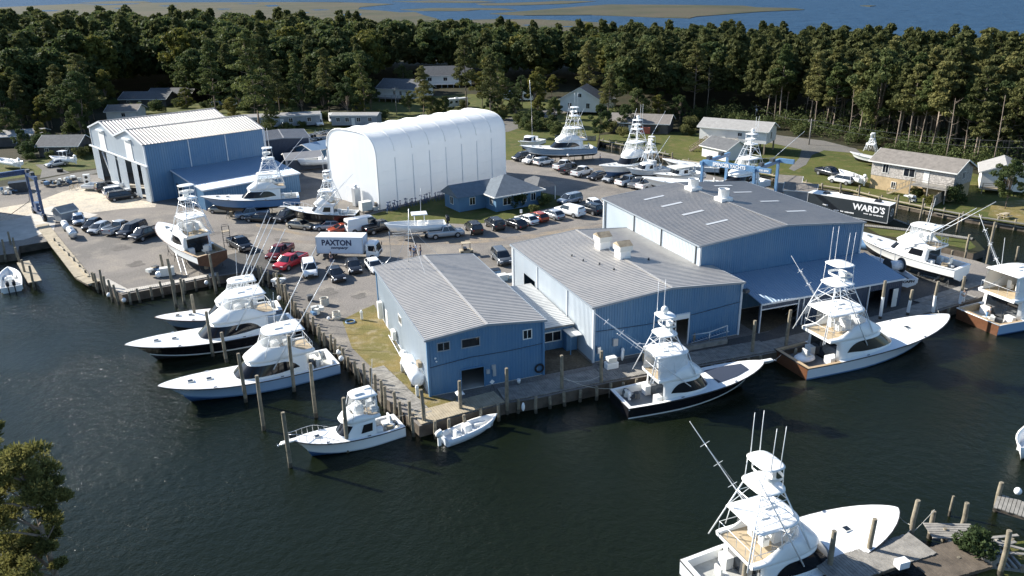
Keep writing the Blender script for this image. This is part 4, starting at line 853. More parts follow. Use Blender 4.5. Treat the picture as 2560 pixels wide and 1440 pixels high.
KINDS = {
 # L, W, belt profile [(x frac, halfwidth factor, top z)], cabin base x0,x1, roof x0,x1, roof z, wheel r, floor z
 'sedan': dict(L=4.75, W=1.82, prof=[(0, .80, .72), (.03, .93, .92), (.2, 1, 1.0), (.5, 1, .98), (.72, 1, .95), (.93, .95, .80), (1, .78, .62)], cab=(.06, .74, .22, .55, 1.44), wr=.32),
 'hatch': dict(L=4.4, W=1.78, prof=[(0, .85, .95), (.03, .95, 1.02), (.2, 1, 1.04), (.6, 1, 1.0), (.78, 1, .97), (.94, .93, .82), (1, .78, .64)], cab=(.02, .80, .14, .55, 1.50), wr=.32),
 'suv': dict(L=4.8, W=1.92, prof=[(0, .9, 1.05), (.02, .97, 1.12), (.3, 1, 1.14), (.68, 1, 1.12), (.76, 1, 1.08), (.95, .95, .98), (1, .85, .78)], cab=(.01, .78, .06, .60, 1.78), wr=.37),
 'minivan': dict(L=5.0, W=1.96, prof=[(0, .9, 1.0), (.02, .97, 1.08), (.3, 1, 1.1), (.7, 1, 1.06), (.8, 1, 1.0), (.95, .93, .86), (1, .8, .68)], cab=(.01, .87, .06, .62, 1.76), wr=.34),
 'pickup': dict(L=5.7, W=2.0, prof=[(0, .93, 1.16), (.02, .97, 1.2), (.4, 1, 1.2), (.7, 1, 1.18), (.76, 1, 1.14), (.95, .96, 1.06), (1, .88, .85)], cab=(.375, .775, .42, .64, 1.86), wr=.40, bed=(.03, .36)),
 'van': dict(L=5.9, W=2.05, prof=[(0, .93, 1.3), (.02, .97, 1.35), (.5, 1, 1.35), (.78, 1, 1.3), (.85, 1, 1.15), (.96, .93, .95), (1, .82, .72)], cab=(.01, .92, .03, .74, 2.35), wr=.37, panel=True),
}
CMESH = {}
def car_parts(kind, cap=False):
    key = (kind, cap)
    if key in CMESH: return CMESH[key]
    K = KINDS[kind]; L, W = K['L'], K['W']; hw = W/2; z0 = .24 if kind in ('sedan', 'hatch', 'minivan') else .36; out = []
    mb = MB(); rings = [sec((x-.5)*L, hw*f, z0+(.1 if x in (0, 1) else 0), z) for x, f, z in K['prof']]
    mb.loft(rings[::-1], True, True, 0, True)
    for xw in (.19, .80):
        for s_ in (-1, 1): mb.cyl(((xw-.5)*L, s_*(hw-.12), K['wr']), ((xw-.5)*L, s_*(hw+.012), K['wr']), K['wr']*1.16, K['wr']*1.16, 16, 1)
    if 'bed' in K and not cap:
        b0, b1 = K['bed']; mb.box((((b0+b1)/2-.5)*L, 0, 1.215), ((b1-b0)*L, W*.8, .04), 0, 1)
        for s_ in (-1, 1): mb.box((((b0+b1)/2-.5)*L, s_*(hw-.13), 1.26), ((b1-b0)*L+.1, .14, .1))
        mb.box(((b0-.5)*L-.02, 0, 1.26), (.1, W*.86, .1))
    out.append(('body', mb, ['PAINT', 'black']))
    x0, x1, r0, r1, zr = K['cab']; zb = max(p[2] for p in K['prof'])-.05; hb, ht = hw*.94, hw*.74
    if cap: x0, r0 = .02, .04
    # glasshouse
    g = MB(); k = 1 if not K.get('panel') else 1
    def ring(z, a, b, h, ins=0.): a = (a-.5)*L; b = (b-.5)*L; return [(a+.02, -h, z), (a+(b-a)*.5, -h*1.01, z), (b-.10, -h, z), (b+.06, -h*.6, z), (b+.06, h*.6, z), (b-.10, h, z), (a+(b-a)*.5, h*1.01, z), (a+.02, h, z), (a-.02, h*.7, z), (a-.02, -h*.7, z)][::-1]
    zt = zr-.07
    f = (zt-zb)/(zr-zb)
    g.loft([ring(zb, x0, x1, hb), ring(zt, x0+(r0-x0)*f, x1+(r1-x1)*f, hb+(ht-hb)*f)][::-1], True, False, 0, False)
    if K.get('panel') or cap:
        xs = .60 if K.get('panel') else .40
        p = MB(); p.loft([ring(zb, x0-.002, xs, hb+.02), ring(zr-.1, r0-.002, xs-.0, ht*1.12+.02), ring(zr, r0+.01, xs-.01, ht+.0)][::-1], True, True, 0, False); out.append(('cargo_shell', p, ['PAINT']))
        if K.get('panel'):
            q = MB(); q.box(((x0-.5)*L-.06, .38, 1.75), (.04, .5, .5)); q.box(((x0-.5)*L-.06, -.38, 1.75), (.04, .5, .5)); out.append(('rear_window', q, ['glass']))
    out.append(('window', g, ['glass']))
    r = MB(); r.loft([ring(zt-.01, x0+(r0-x0)*f, x1+(r1-x1)*f, (hb+(ht-hb)*f)+.015), ring(zr-.01, r0, r1, ht+.01), ring(zr+.03, r0+.03, r1-.03, ht*.82)][::-1], True, True, 0, True)
    # pillars
    def P3(xf, s_, z): fz = (z-zb)/(zr-zb); return ((x0+(r0-x0)*fz-.5)*L if xf == 0 else ((x1+(r1-x1)*fz-.5)*L if xf == 1 else ((x0+(x1-x0)*xf)+((r0+(r1-r0)*xf)-(x0+(x1-x0)*xf))*fz-.5)*L), s_*(hb+(ht-hb)*fz+.012), z)
    for s_ in (-1, 1):
        for xf, ww in ((.02, .16), (.52, .10), (.985, .10)): strip(r, P3(xf, s_, zb), P3(xf, s_, zt), ww*.7, .05)
    out.append(('roof', r, ['PAINT']))
    for s_ in (-1, 1):
        m_ = MB(); m_.box(((x1-.5)*L-.25, s_*(hw+.06), zb+.12), (.12, .16, .12)); out.append(('side_mirror', m_, ['PAINT']))
        m_ = MB(); m_.box((L/2-.10, s_*hw*.66, (K['prof'][-1][2]+.02)), (.16, hw*.38, .16)); out.append(('headlight', m_, ['lamp']))
        m_ = MB(); m_.box((-L/2+.04, s_*hw*.72, K['prof'][0][2]-.12), (.1, hw*.28, .18)); out.append(('tail_light', m_, ['red_lamp']))
    m_ = MB(); m_.box((L/2+.01, 0, .45), (.10, hw*1.5, .14)); m_.box((L/2-.0, 0, .63), (.08, hw*.8, .14)); m_.box((-L/2-.01, 0, .5), (.10, hw*1.5, .14)); out.append(('bumper', m_, ['chrome' if kind in ('pickup',) else 'black']))
    res = [(n, b.mesh(n, [('black' if q == 'PAINT' else q) for q in mm]), 'PAINT' in mm) for n, b, mm in out]
    w_ = MB(); w_.cyl((0, -.1, 0), (0, .1, 0), K['wr'], K['wr'], 16); ri = MB(); ri.cyl((0, -.115, 0), (0, .115, 0), K['wr']*.62, K['wr']*.62, 10)
    res2 = (w_.mesh('wheel', ['rubber']), ri.mesh('rim', ['rim']))
    CMESH[key] = (res, res2, K); return CMESH[key]
def put_car(kind, color, rear, front, label, cap=False, z=.02, cat=None, name=None, group=None):
    parts, wh, K = car_parts(kind, cap); a, b = G(*rear), G(*front); c = (a+b)/2; d = b-a
    nm = name or {'suv': 'suv', 'van': 'van', 'pickup': 'pickup_truck', 'minivan': 'minivan', 'sedan': 'car', 'hatch': 'car'}[kind]
    o = thing(nm, label, cat or nm.replace('_', ' '), c, z, math.atan2(d[1], d[0]), group)
    for n, me, painted in parts:
        p = part(n, me, o)
        if painted: p.material_slots[0].link = 'OBJECT'; p.material_slots[0].material = M('paint_'+color)
    L, hw = K['L'], K['W']/2
    for xw in (.19, .80):
        for s_ in (-1, 1):
            w_ = part('wheel', wh[0], o); w_.location = ((xw-.5)*L, s_*(hw-.07), K['wr']); r_ = part('rim', wh[1], w_)
    return o
CARS = [
 ('hatch', 'white', (197, 545), (200, 572), 'white hatchback facing the camera, leftmost car of the left parking row', 0),
 ('hatch', 'dark', (250, 560), (213, 583), 'dark hatchback parked next to the white hatchback in the left row', 0),
 ('hatch', 'silver', (275, 568), (224, 592), 'silver liftback between the dark hatchback and a silver pickup', 0),
 ('pickup', 'silver', (268, 592), (333, 568), 'silver pickup with empty black bed in the left parking row', 0),
 ('pickup', 'dark', (358, 574), (306, 598), 'dark pickup with capped bed left of the black pickup', 1),
 ('pickup', 'black', (398, 584), (336, 606), 'black pickup nearest the propped tower yacht bow', 0),
 ('pickup', 'dark', (572, 606), (632, 637), 'dark pickup beside the stern of the propped tower yacht', 0),
 ('minivan', 'dark', (276, 503), (337, 494), 'dark minivan nearest the camera before the hangar doors', 0),
 ('suv', 'white', (266, 492), (322, 484), 'white suv in the middle of three parked at the hangar doors', 0),
 ('suv', 'dark', (248, 480), (296, 472), 'dark suv farthest of three parked at the hangar doors', 0),
 ('sedan', 'gold', (540, 531), (576, 532), 'small tan sedan at the corner of the hangar lean-to', 0),
 ('pickup', 'bluegrey', (670, 540), (594, 548), 'blue grey single cab pickup under the blue hulled boat', 0),
 ('sedan', 'black', (680, 556), (618, 552), 'black sedan in front of the blue grey pickup', 0),
 ('suv', 'dark', (738, 543), (697, 558), 'dark suv under the bow of the black hulled boat on land', 0),
 ('sedan', 'gold', (722, 568), (783, 575), 'beige sedan in the row before the black hulled boat', 0),
 ('sedan', 'silver', (850, 571), (793, 575), 'silver sedan between the beige sedan and the orange red one', 0),
 ('sedan', 'orange', (882, 577), (830, 585), 'orange red sedan half hidden behind the white cargo van', 0),
 ('van', 'white', (872, 584), (945, 571), 'white cargo van with rear windows behind the box truck', 0),
 ('pickup', 'black', (921, 586), (982, 573), 'black pickup between the white van and the white boat on trailer', 0),
 ('pickup', 'silver', (1070, 597), (1158, 588), 'silver extended cab pickup in front of the boat on trailer', 0),
 ('suv', 'black', (1197, 592), (1172, 569), 'boxy black suv right of the silver pickup', 0),
 ('suv', 'dark', (1252, 580), (1222, 560), 'second boxy dark suv of the centre row', 0),
 ('sedan', 'dark', (1308, 574), (1270, 560), 'dark sedan between the boxy suv and a white sedan', 0),
 ('sedan', 'white', (1336, 564), (1298, 551), 'white sedan left of the red car in the centre row', 0),
 ('hatch', 'orange', (1362, 558), (1325, 545), 'red car in the middle of the centre row', 0),
 ('sedan', 'silver', (1402, 551), (1361, 538), 'silver sedan right of the red car', 0),
 ('pickup', 'white', (1456, 546), (1393, 530), 'white pickup with closed cap near the largest shed', 1),
 ('suv', 'dark', (1496, 538), (1455, 527), 'dark suv between the capped white pickup and the shed wall', 0),
 ('hatch', 'white', (1474, 512), (1504, 528), 'white wagon with sunroof at the corner of the largest shed', 0),
 ('suv', 'bluegrey', (1444, 504), (1405, 513), 'pale blue grey wagon in the shade behind the capped pickup', 0),
 ('suv', 'dark', (1326, 396), (1283, 404), 'dark suv leftmost of the far row under the blue hulled yacht', 0),
 ('pickup', 'white', (1356, 402), (1312, 412), 'white pickup second in the far row, facing left', 0),
 ('suv', 'white', (1340, 416), (1379, 408), 'white two door utility wagon third in the far row', 0),
 ('pickup', 'white', (1386, 429), (1432, 415), 'white pickup with black bed fourth in the far row', 0),
 ('pickup', 'dark', (1403, 438), (1446, 425), 'dark grey pickup fifth in the far row', 0),
 ('pickup', 'white', (1431, 446), (1479, 431), 'white crew cab pickup sixth in the far row', 0),
 ('sedan', 'dark', (1512, 443), (1475, 452), 'dark sedan under the bow of the propped white yacht', 0),
 ('hatch', 'silver', (1546, 447), (1508, 460), 'silver car between the dark sedan and a white pickup', 0),
 ('pickup', 'white', (1541, 469), (1597, 455), 'white crew cab pickup below the small flared bow boat', 0),
 ('pickup', 'grey', (1624, 459), (1573, 475), 'grey pickup between two white pickups near the largest roof', 0),
 ('pickup', 'white', (1592, 479), (1648, 463), 'white pickup last in the far row, at the largest roof edge', 0),
 ('suv', 'grey', (1241, 641), (1267, 669), 'dark grey suv with roof rails alone in the lane behind the sheds', 0),
 ('suv', 'white', (771, 666), (780, 705), 'white suv facing the camera in the gravel lot', 0),
 ('sedan', 'black', (831, 684), (851, 709), 'black sedan right of the white suv in the gravel lot', 0),
 ('sedan', 'dark', (877, 661), (893, 690), 'dark grey sedan behind the black one in the gravel lot', 0),
 ('sedan', 'white', (926, 662), (948, 688), 'white car partly hidden by the small blue shed', 0),
 ('pickup', 'red', (758, 652), (697, 681), 'bright red pickup beside the bulkhead pilings', 0),
 ('pickup', 'maroon', (716, 632), (686, 652), 'dark red pickup parked behind the bright red one', 0),
 ('sedan', 'silver', (170, 411), (114, 420), 'old silver sedan on the driveway at upper left', 0),
 ('pickup', 'dark', (704, 313), (724, 332), 'dark pickup on the sunny grass behind the hangar', 0),
 ('van', 'white', (828, 297), (836, 313), 'white van facing the camera beside the mobile homes', 0),
 ('suv', 'silver', (533, 267), (561, 265), 'silver suv at the garden shed beyond the hangar roof', 0),
 ('pickup', 'dark', (2047, 434), (2096, 446), 'dark pickup on the lawn beside the stone house', 0),
 ('suv', 'white', (2133, 464), (2074, 453), 'white suv parked by the far canal bank', 0)]
for k, c, a, b, lab, cap in CARS: put_car(k, c, a, b, lab, bool(cap))
# pickup with slide-in camper
t = put_car('pickup', 'white', (780, 306), (812, 322), 'white pickup carrying a tall white box body behind the hangar'); MB().box((-1.2, 0, 2.3), (3.6, 2.3, 2.2)).build('box_body', 'white', t)
# box truck
a, b = G(795, 650), G(930, 652); d = b-a
BT = thing('box_truck', 'white box truck with blue lettering on its side, parked in the lane', 'truck', a+nrm(np.append(d, 0))[:2]*0, .02, math.atan2(d[1], d[0]))
bl, bh, bw = 6.7, 2.3, 2.4
MB().box((bl/2, bw/2, 1.05+bh/2), (bl, bw, bh)).build('cargo_box', 'box_white', BT)
mb = MB(); mb.box((bl/2, bw/2, 1.05+bh+.03), (bl+.06, bw+.06, .07)); mb.build('box_roof', 'white', BT)
mb = MB()
for xx in (-.02, bl+.02):
    for yy in (-.02, bw+.02): mb.box((xx, yy, 1.05+bh/2), (.1, .1, bh))
mb.box((bl/2, -.03, 1.02), (bl, .08, .12)); mb.build('edge_trim', 'alu', BT)
mb = MB(); mb.box((bl/2+.8, bw/2, .8), (bl+1.6, .9, .25)); mb.box((-.15, bw/2, .6), (.2, 2., .2)); mb.box((1.2, .25, .6), (.8, .4, .4)); mb.build('chassis', 'steel_dark', BT)
mb = MB(); cx0 = bl+.35
prof = [(0, .55), (1.75, .55), (1.85, .9), (1.78, 1.25), (1.45, 2.25), (1.2, 2.4), (0, 2.4)]
for yy, s_ in ((.12, 0), (bw-.12, 1)): mb.add([(cx0+x, yy, z) for x, z in prof], [tuple(range(7)) if not s_ else tuple(range(7))[::-1]])
n_ = len(prof)
for i in range(n_):
    j = (i+1) % n_; mb.quad((cx0+prof[i][0], .12, prof[i][1]), (cx0+prof[i][0], bw-.12, prof[i][1]), (cx0+prof[j][0], bw-.12, prof[j][1]), (cx0+prof[j][0], .12, prof[j][1]))
mb.build('cab', 'white', BT)
mb = MB(); mb.quad((cx0+1.80, .25, 1.3), (cx0+1.80, bw-.25, 1.3), (cx0+1.50, bw-.3, 2.2), (cx0+1.50, .3, 2.2)); mb.build('windshield', 'glass', BT)
mb = MB()
for yy in (.1, bw-.1): mb.add([(cx0+.35, yy, 1.4), (cx0+1.45, yy, 1.3), (cx0+1.25, yy, 2.15), (cx0+.35, yy, 2.15)], [(0, 1, 2, 3)])
mb.build('window', 'glass', BT)
mb = MB(); mb.box((cx0+1.86, bw/2, .95), (.05, 1.5, .3)); mb.build('grille', 'black', BT)
for yy in (.3, bw-.3): MB().box((cx0+1.84, yy, .8), (.08, .25, .2)).build('headlight', 'lamp', BT)
for yy in (-.05, bw+.05): MB().box((cx0+1.7, yy-.1 if yy < 0 else yy+.1, 1.8), (.08, .2, .5)).build('side_mirror', 'black', BT)
for xx in (1.9, cx0+.9):
    for yy in (.25, bw-.25):
        w_ = MB().cyl((xx, yy-.16, .42), (xx, yy+.16, .42), .42, .42, 16).build('wheel', 'rubber', BT); MB().cyl((xx, yy-.18, .42), (xx, yy+.18, .42), .24, .24, 10).build('rim', 'white', w_)
lettering('PAXTON', 1.12, BT, (2.95, -.012, 2.55), (PI/2, 0, 0), 'ink_blue', .045, .95)
lettering('company', .52, BT, (3.25, -.012, 1.86), (PI/2, 0, 0), 'ink_blue', .02, 1.3, .35)
# rv and camper
def camper(label, rear, front, L, h, m='white'):
    a, b = G(*rear), G(*front); d = b-a; o = thing('camper', label, 'camper', a, 0, math.atan2(d[1], d[0]))
    MB().box((L/2, 1.2, .5+h/2), (L, 2.4, h)).build('body', m, o); MB().box((L/2, 1.2, .5+h+.03), (L*.98, 2.3, .08)).build('roof', 'white', o)
    mb = MB()
    for xx in (.2, .45, .75): mb.box((L*xx, -.01, .5+h*.62), (L*.12, .04, h*.26))
    mb.build('window', 'glass', o); mb = MB()
    for xx in (.3, .7): mb.cyl((L*xx, .02, .35), (L*xx, .3, .35), .35, .35, 12)
    mb.build('wheel', 'rubber', o); MB().box((L*.5, 1.2, .5+h+.2), (.9, .8, .25)).build('roof_unit', 'white', o)
camper('long white recreational vehicle parked beyond the shelter roof', (1258, 252), (1332, 254), 10.5, 2.6)
camper('pale box trailer half hidden by pines behind the shelter', (1119, 272), (1168, 268), 7., 2.4, 'offwhite')
# ---------------------------------------------------------------- people
def person(px, label, shirt, pants, face=0., base=None, px2=None, h=1.76, pose='stand', parent=None, loc=None, hat=None):
    z = 0.02 if base is None else base; p = G(*px, z) if loc is None else loc[:2]; z = z if loc is None else loc[2]
    o = thing('person', label, 'person', p, z, face)
    k = h/1.76; bend = .45 if pose == 'bend' else 0.
    def sk(name, J, E_, m, lvl=1):
        me = bpy.data.meshes.new(name); me.from_pydata([tuple(q*k for q in j[0]) for j in J], E_, []); ob = bpy.data.objects.new(name, me); link(ob, o)
        me.materials.append(M(m)); s_ = ob.modifiers.new('skin', 'SKIN'); s_.use_smooth_shade = True
        for v, j in zip(me.skin_vertices[0].data, J): v.radius = (j[1]*k, (j[2] if len(j) > 2 else j[1])*k)
        me.skin_vertices[0].data[0].use_root = True
        u = ob.modifiers.new('sub', 'SUBSURF'); u.levels = lvl; u.render_levels = lvl; return ob
    hx = bend*.55; hz = -bend*.25
    T = [((0, 0, .95), .13, .11), ((hx*.35, 0, 1.15), .12, .14), ((hx*.8, 0, 1.38+hz*.7), .12, .17), ((hx, 0, 1.5+hz), .055), ((hx+.02, 0, 1.62+hz), .085), ((hx+.03, 0, 1.72+hz), .075),
         ((hx*.8, .19, 1.42+hz*.7), .055), ((hx*.8+.03, .27, 1.15+hz), .042), ((hx*.8+.16, .22, .95+hz), .03), ((hx*.8+.22, .2, .89+hz), .028),
         ((hx*.8, -.19, 1.42+hz*.7), .055), ((hx*.8+.03, -.27, 1.15+hz), .042), ((hx*.8+.16, -.22, .95+hz), .03), ((hx*.8+.22, -.2, .89+hz), .028),
         ((0, .1, .86), .085), ((.03, .11, .5), .062), ((-.01, .12, .1), .042), ((.12, .13, .04), .035), ((0, -.1, .86), .085), ((.05, -.12, .5), .062), ((0, -.13, .1), .042), ((.13, -.14, .04), .035)]
    E2 = [(0, 1), (1, 2), (2, 3), (3, 4), (4, 5), (2, 6), (6, 7), (7, 8), (8, 9), (2, 10), (10, 11), (11, 12), (12, 13), (0, 14), (14, 15), (15, 16), (16, 17), (0, 18), (18, 19), (19, 20), (20, 21)]
    sk('body', T, E2, 'skin')
    sk('shirt', [((0, 0, 1.0), .135, .15), ((hx*.35, 0, 1.15), .135, .16), ((hx*.8, 0, 1.4+hz*.7), .125, .18), ((hx*.8, .2, 1.42+hz*.7), .07), ((hx*.8+.02, .27, 1.22+hz), .056), ((hx*.8, -.2, 1.42+hz*.7), .07), ((hx*.8+.02, -.27, 1.22+hz), .056)], [(0, 1), (1, 2), (2, 3), (3, 4), (2, 5), (5, 6)], shirt)
    sk('trousers', [((0, 0, .97), .14, .155), ((0, .1, .84), .1), ((.03, .11, .5), .078), ((0, .12, .12), .06), ((0, -.1, .84), .1), ((.05, -.12, .5), .078), ((0, -.13, .12), .06)], [(0, 1), (1, 2), (2, 3), (0, 4), (4, 5), (5, 6)], pants)
    mb = MB(); mb.ell((k*(hx+.01), 0, k*(1.70+hz)), (.1*k, .09*k, .1*k), 10, 6, 0); mb.build('cap' if hat else 'hair', hat or 'hair', o)
    return o
person((1027, 642), 'person in dark shirt and pale trousers, leftmost of the group in the lane', 'shirt_dark', 'shirt_white', -.5)
person((1036, 644), 'person in light blue shirt in the middle of the group in the lane', 'shirt_blue', 'denim', 2.)
person((1041, 637), 'person in blue shirt at the back of the group in the lane', 'shirt_blue', 'shirt_dark', 3.)
person((1052, 641), 'person in dark clothes, rightmost of the group in the lane', 'shirt_dark', 'denim', 3.)
person((829, 661), 'person in dark blue clothes standing beside the box truck rear wheel', 'shirt_dark', 'denim', 1.2, h=1.85)
person((1500, 404), 'person in blue trousers by the far boats on stands', 'shirt_white', 'denim', 0.)
# ---------------------------------------------------------------- boats
def outline(x0, x1, w, n=9, nose=.55, p=.62):
    "deck-house plan: from aft port forward round the nose to aft starboard"
    xm = x0+(x1-x0)*(1-nose); O = [(x0, w*.96)]+[(x0+(xm-x0)*k/7, w) for k in range(1, 8)]
    for i in range(1, n*2):
        a = PI*i/(2*n); y = math.copysign(abs(math.cos(a))**p, math.cos(a))*w; O.append((xm+(x1-xm)*math.sin(a)**.85, y))
    return O+[(x0+(xm-x0)*k/7, -w) for k in range(7, 0, -1)]+[(x0, -w*.96)]
def sm(x, a, b): t = min(1, max(0, (x-a)/(b-a))); return t*t*(3-2*t)
def boat(name, label, bow, stern, zb=1.35, zst=.1, hull='hull_white', boot='black', bottom='bottom_black', rail='rail_dark', z0=WZ, L=None, beam=.29, house=(.19, .63, .50), fly='open', hx=.29, hardtop=True,
         tower=0, riggers=0, rig=(-.55, .10, .83), rigL=11., ant=2, cockpit='cock_grey', transom=None, vinyl=.6, group=None, cat='boat', zsc=None, fbm='tan_deck', masky=True, rails=0, pulpit=0, hatch=2, on_land=False, flyx=None, dome=False, cover=None, deck_pad=False, trim=0.):
    a, b = G(*bow, zb), G(*stern, zst); d = a-b; LL = np.linalg.norm(d) if L is None else L; L = LL; B = L*beam if L > 12 else L*max(beam, .32)
    Zs = (L/17)**.4 if zsc is None else zsc
    T = thing(name, label, cat, b, z0, math.atan2(d[1], d[0]), group)
    if trim: T.rotation_euler[1] = trim
    hb = B/2
    def wd(t): return (.88+.12*math.sin(min(t/.42, 1)*PI/2)) if t < .42 else max(.0, 1-((t-.42)/.58)**2.7)**.74
    def wc(t): return (.86+.06*math.sin(min(t/.3, 1)*PI/2)) if t < .3 else .92*max(0., 1-((t-.3)/.70)**1.75)
    def sh(t): return Zs*(1.15+.1*t+1.2*t**2.3)
    def rng_(t): return max(t, 0.)
    TS = [0, .06, .12, .19, .26, .34, .42, .5, .58, .66, .74, .81, .87, .92, .955, .98, .993, 1.]
    def half(t):
        xs = t*L; r_ = t**3*.10*L; ys = hb*wd(t); yc = hb*wc(t); zs_ = sh(t); zc = Zs*(-.02+.75*t**3.2); zk = Zs*(-.85+.75*t**5)
        if t > .985: yc = min(yc, .02)
        ym = yc+(ys-yc)*(.62-.25*t); 
        P = [(xs-r_*1.6, 0, zk), (xs-r_*1.25, yc, zc), (xs-r_*1.2, yc+(ys-yc)*.05, zc+.16*Zs), (xs-r_*.7, yc+(ys-yc)*(.52-.22*t), zc+(zs_-zc)*.55), (xs-r_*.25, yc+(ys-yc)*(.85-.15*t), zc+(zs_-zc)*.86), (xs, ys, zs_)]
        return P
    mb = MB(); rings = []
    for t in TS:
        h = half(t); rings.append([(x, -y, z) for x, y, z in h[::-1]]+[(x, y, z) for x, y, z in h[1:]])
    n = len(rings[0])
    mb.loft(rings, False, False, 0, True, mf=lambda i, j: 2 if j in (4, 5) else (1 if j in (3, 6) else 0))
    mb.build('hull', [hull, boot, bottom], T)
    # transom
    mb = MB(); r0 = rings[0]; mb.add([(-.02, y, z) for x, y, z in r0], [tuple(range(n))]); mb.build('transom', transom or hull, T)
    # rub rail
    mb = MB()
    for s_ in (-1, 1): mb.tube([(t*L, s_*(hb*wd(t)+.015), sh(t)-.02) for t in TS], .055*Zs, 5)
    mb.tube([(-.03, hb*wd(0)*k, sh(0)-.02) for k in (-1, 0, 1)], .055*Zs, 5); mb.build('rub_rail', rail, T)
    # foredeck
    h0, h1, _ = house; ck = h0+.0
    mb = MB(); rows = []
    for t in [ck]+[q for q in TS if q > ck+.02]:
        w_ = hb*wd(t)-.03; zd = sh(t)+.02; rows.append([(t*L-.02 if t > .99 else t*L, w_*k, zd+.10*Zs*(1-k*k)*min(1, w_/hb*1.2)) for k in (1, .8, .5, .2, 0, -.2, -.5, -.8, -1)])
    mb.loft(rows[::-1], False, False, 0, True); mb.build('foredeck', 'white_gel' if not deck_pad else 'white', T)
    # cockpit
    mb = MB(); tk = [0]+[q for q in TS if 0 < q < ck-.01]+[ck]; cw = .32*Zs; zf = .45*Zs
    for s_ in (-1, 1):
        rows = []
        for t in tk:
            w_ = hb*wd(t); rows.append([(t*L, s_*w_, sh(t)+.02), (t*L, s_*(w_-cw), sh(t)+.02), (t*L, s_*(w_-cw-.02), zf)])
        mb.loft(rows if s_ > 0 else rows[::-1], False, False, 0, False)
    w0_ = hb*wd(0); mb.box((cw*.6, 0, sh(0)-.09), (cw*1.2, 2*w0_, .22)); mb.box((cw*1.1, 0, (sh(0)+zf)/2), (.1, 2*(w0_-cw), sh(0)-zf)); mb.build('coaming', 'white_gel' if transom is None or transom == hull else 'teak_deck', T)
    mb = MB(); mb.sheet([(0.02, -(w0_-cw+.05)), (ck*L+.1, -(hb*wd(ck)-cw)), (ck*L+.1, hb*wd(ck)-cw), (0.02, w0_-cw+.05)], zf+.02); mb.build('cockpit_floor', cockpit, T)
    if L > 8 and cover is None:
        mb = MB(); cx = ck*L*.5; mb.cyl((cx, 0, zf), (cx, 0, zf+.6), .12, .08, 8); mb.box((cx, 0, zf+.75), (.65, .7, .2)); mb.box((cx-.32, 0, zf+1.15), (.14, .7, .75)); mb.build('fighting_chair', 'offwhite' if L > 12 else 'white', T)
    if h1 > h0:
        zd = lambda x: sh(min(1, x/L))+.02
        zt = 3.0*Zs; zb_ = 1.05*Zs; n_ = 9
        O0 = outline(h0*L, h1*L, .415*B, n_); O1 = outline(h0*L, house[2]*L, .36*B, n_)
        def ringat(v, off=0.):
            R_ = []; c0 = (h0+h1)/2*L
            for (x0_, y0_), (x1_, y1_) in zip(O0, O1):
                zz0 = zb_ if True else 0; x = x0_+(x1_-x0_)*v; y = y0_+(y1_-y0_)*v*(.4+.6*v); nx, ny = (x-c0)/(L*.2), y/(B*.4); q = math.hypot(nx, ny); nx, ny = nx/q*min(1, abs(nx)**2), ny/q
                q = math.hypot(nx, ny)+1e-6; R_.append((x+off*nx/q, y+off*ny/q, zb_+(zt-zb_)*v))
            return R_
        mb = MB(); mb.loft([ringat(v) for v in (1, .85, .6, .3, 0)][::-1][::-1], True, True, 0, True); mb.build('deckhouse', 'white_gel', T)
        if masky:
            mb = MB(); N = len(O0); i0, i1 = 2, N-3; rows = []
            for i in range(i0, i1+1):
                e = min(1, min(i-i0, i1-i)/5.); lo = .40-.08*sm(e, 0, 1); hi = lo+.03+.50*math.sin(e*PI/2)**.8
                rows.append([ringat(lo+(hi-lo)*k, .03)[i] for k in (0, .5, 1)])
            mb.loft(rows[::-1], False, False, 0, True); mb.build('window', 'mask', T)
        else:
            for s_ in (0, 1):
                mb = MB(); R0, R1 = ringat(.38, .03), ringat(.82, .03); ids = (range(2, 7) if s_ == 0 else range(len(O0)-8, len(O0)-3))
                for i in ids: mb.quad(R0[i], R0[i+1], R1[i+1], R1[i])
                mb.build('window', 'mask', T)
            mb = MB(); R0, R1 = ringat(.4, .03), ringat(.85, .03)
            for i in range(11, len(O0)-13):
                mb.quad(R0[i], R0[i+1], R1[i+1], R1[i])
            mb.build('window', 'mask', T)
        # aft bulkhead with dark doorway
        mb = MB(); mb.box((h0*L-.03, 0, (zf+2.85*Zs)/2), (.06, .62*B, (2.85*Zs-zf)*.80)); mb.build('aft_door', 'glass', T)
        for s_ in (-1, 1): MB().box((h0*L-.35, s_*.25*B, zf+.5), (.6, .16*B, .9)).build('cockpit_locker', 'white', T)
    fx0, fx1 = (h0-.055, house[2]+.015) if flyx is None else flyx
    if fly:
        zf2 = 3.15*Zs; ztop = (4.25 if fly != 'low' else 3.75)*Zs
        def fr(x0, x1, w_, zA, zB):  # zA aft height, zB forward height
            return [(x, y, zA+(zB-zA)*sm(x/L, fx0+.05, fx0+.17)) for x, y in outline(x0*L, x1*L, w_*B, 9)]
        R_ = [fr(fx0, fx1, .37, 2.98*Zs, 2.98*Zs), fr(fx0, fx1+.012, .388, 3.12*Zs, 3.12*Zs), fr(fx0, fx1, .385, 3.28*Zs, 3.3*Zs), fr(fx0, fx1-.05, .36, 3.3*Zs, 3.85*Zs), fr(fx0, fx1-.085, .335, 3.34*Zs, ztop), fr(fx0+.004, fx1-.10, .31, 3.34*Zs, ztop), fr(fx0+.006, fx1-.105, .305, zf2+.05, zf2+.05)]
        mb = MB(); mb.loft(R_[::-1], False, False, 0, True); mb.add([p for p in R_[0]], [tuple(range(len(R_[0])))]);
        mb.quad(R_[0][0], R_[0][-1], R_[2][-1], R_[2][0]); mb.build('flybridge', 'white_gel', T)
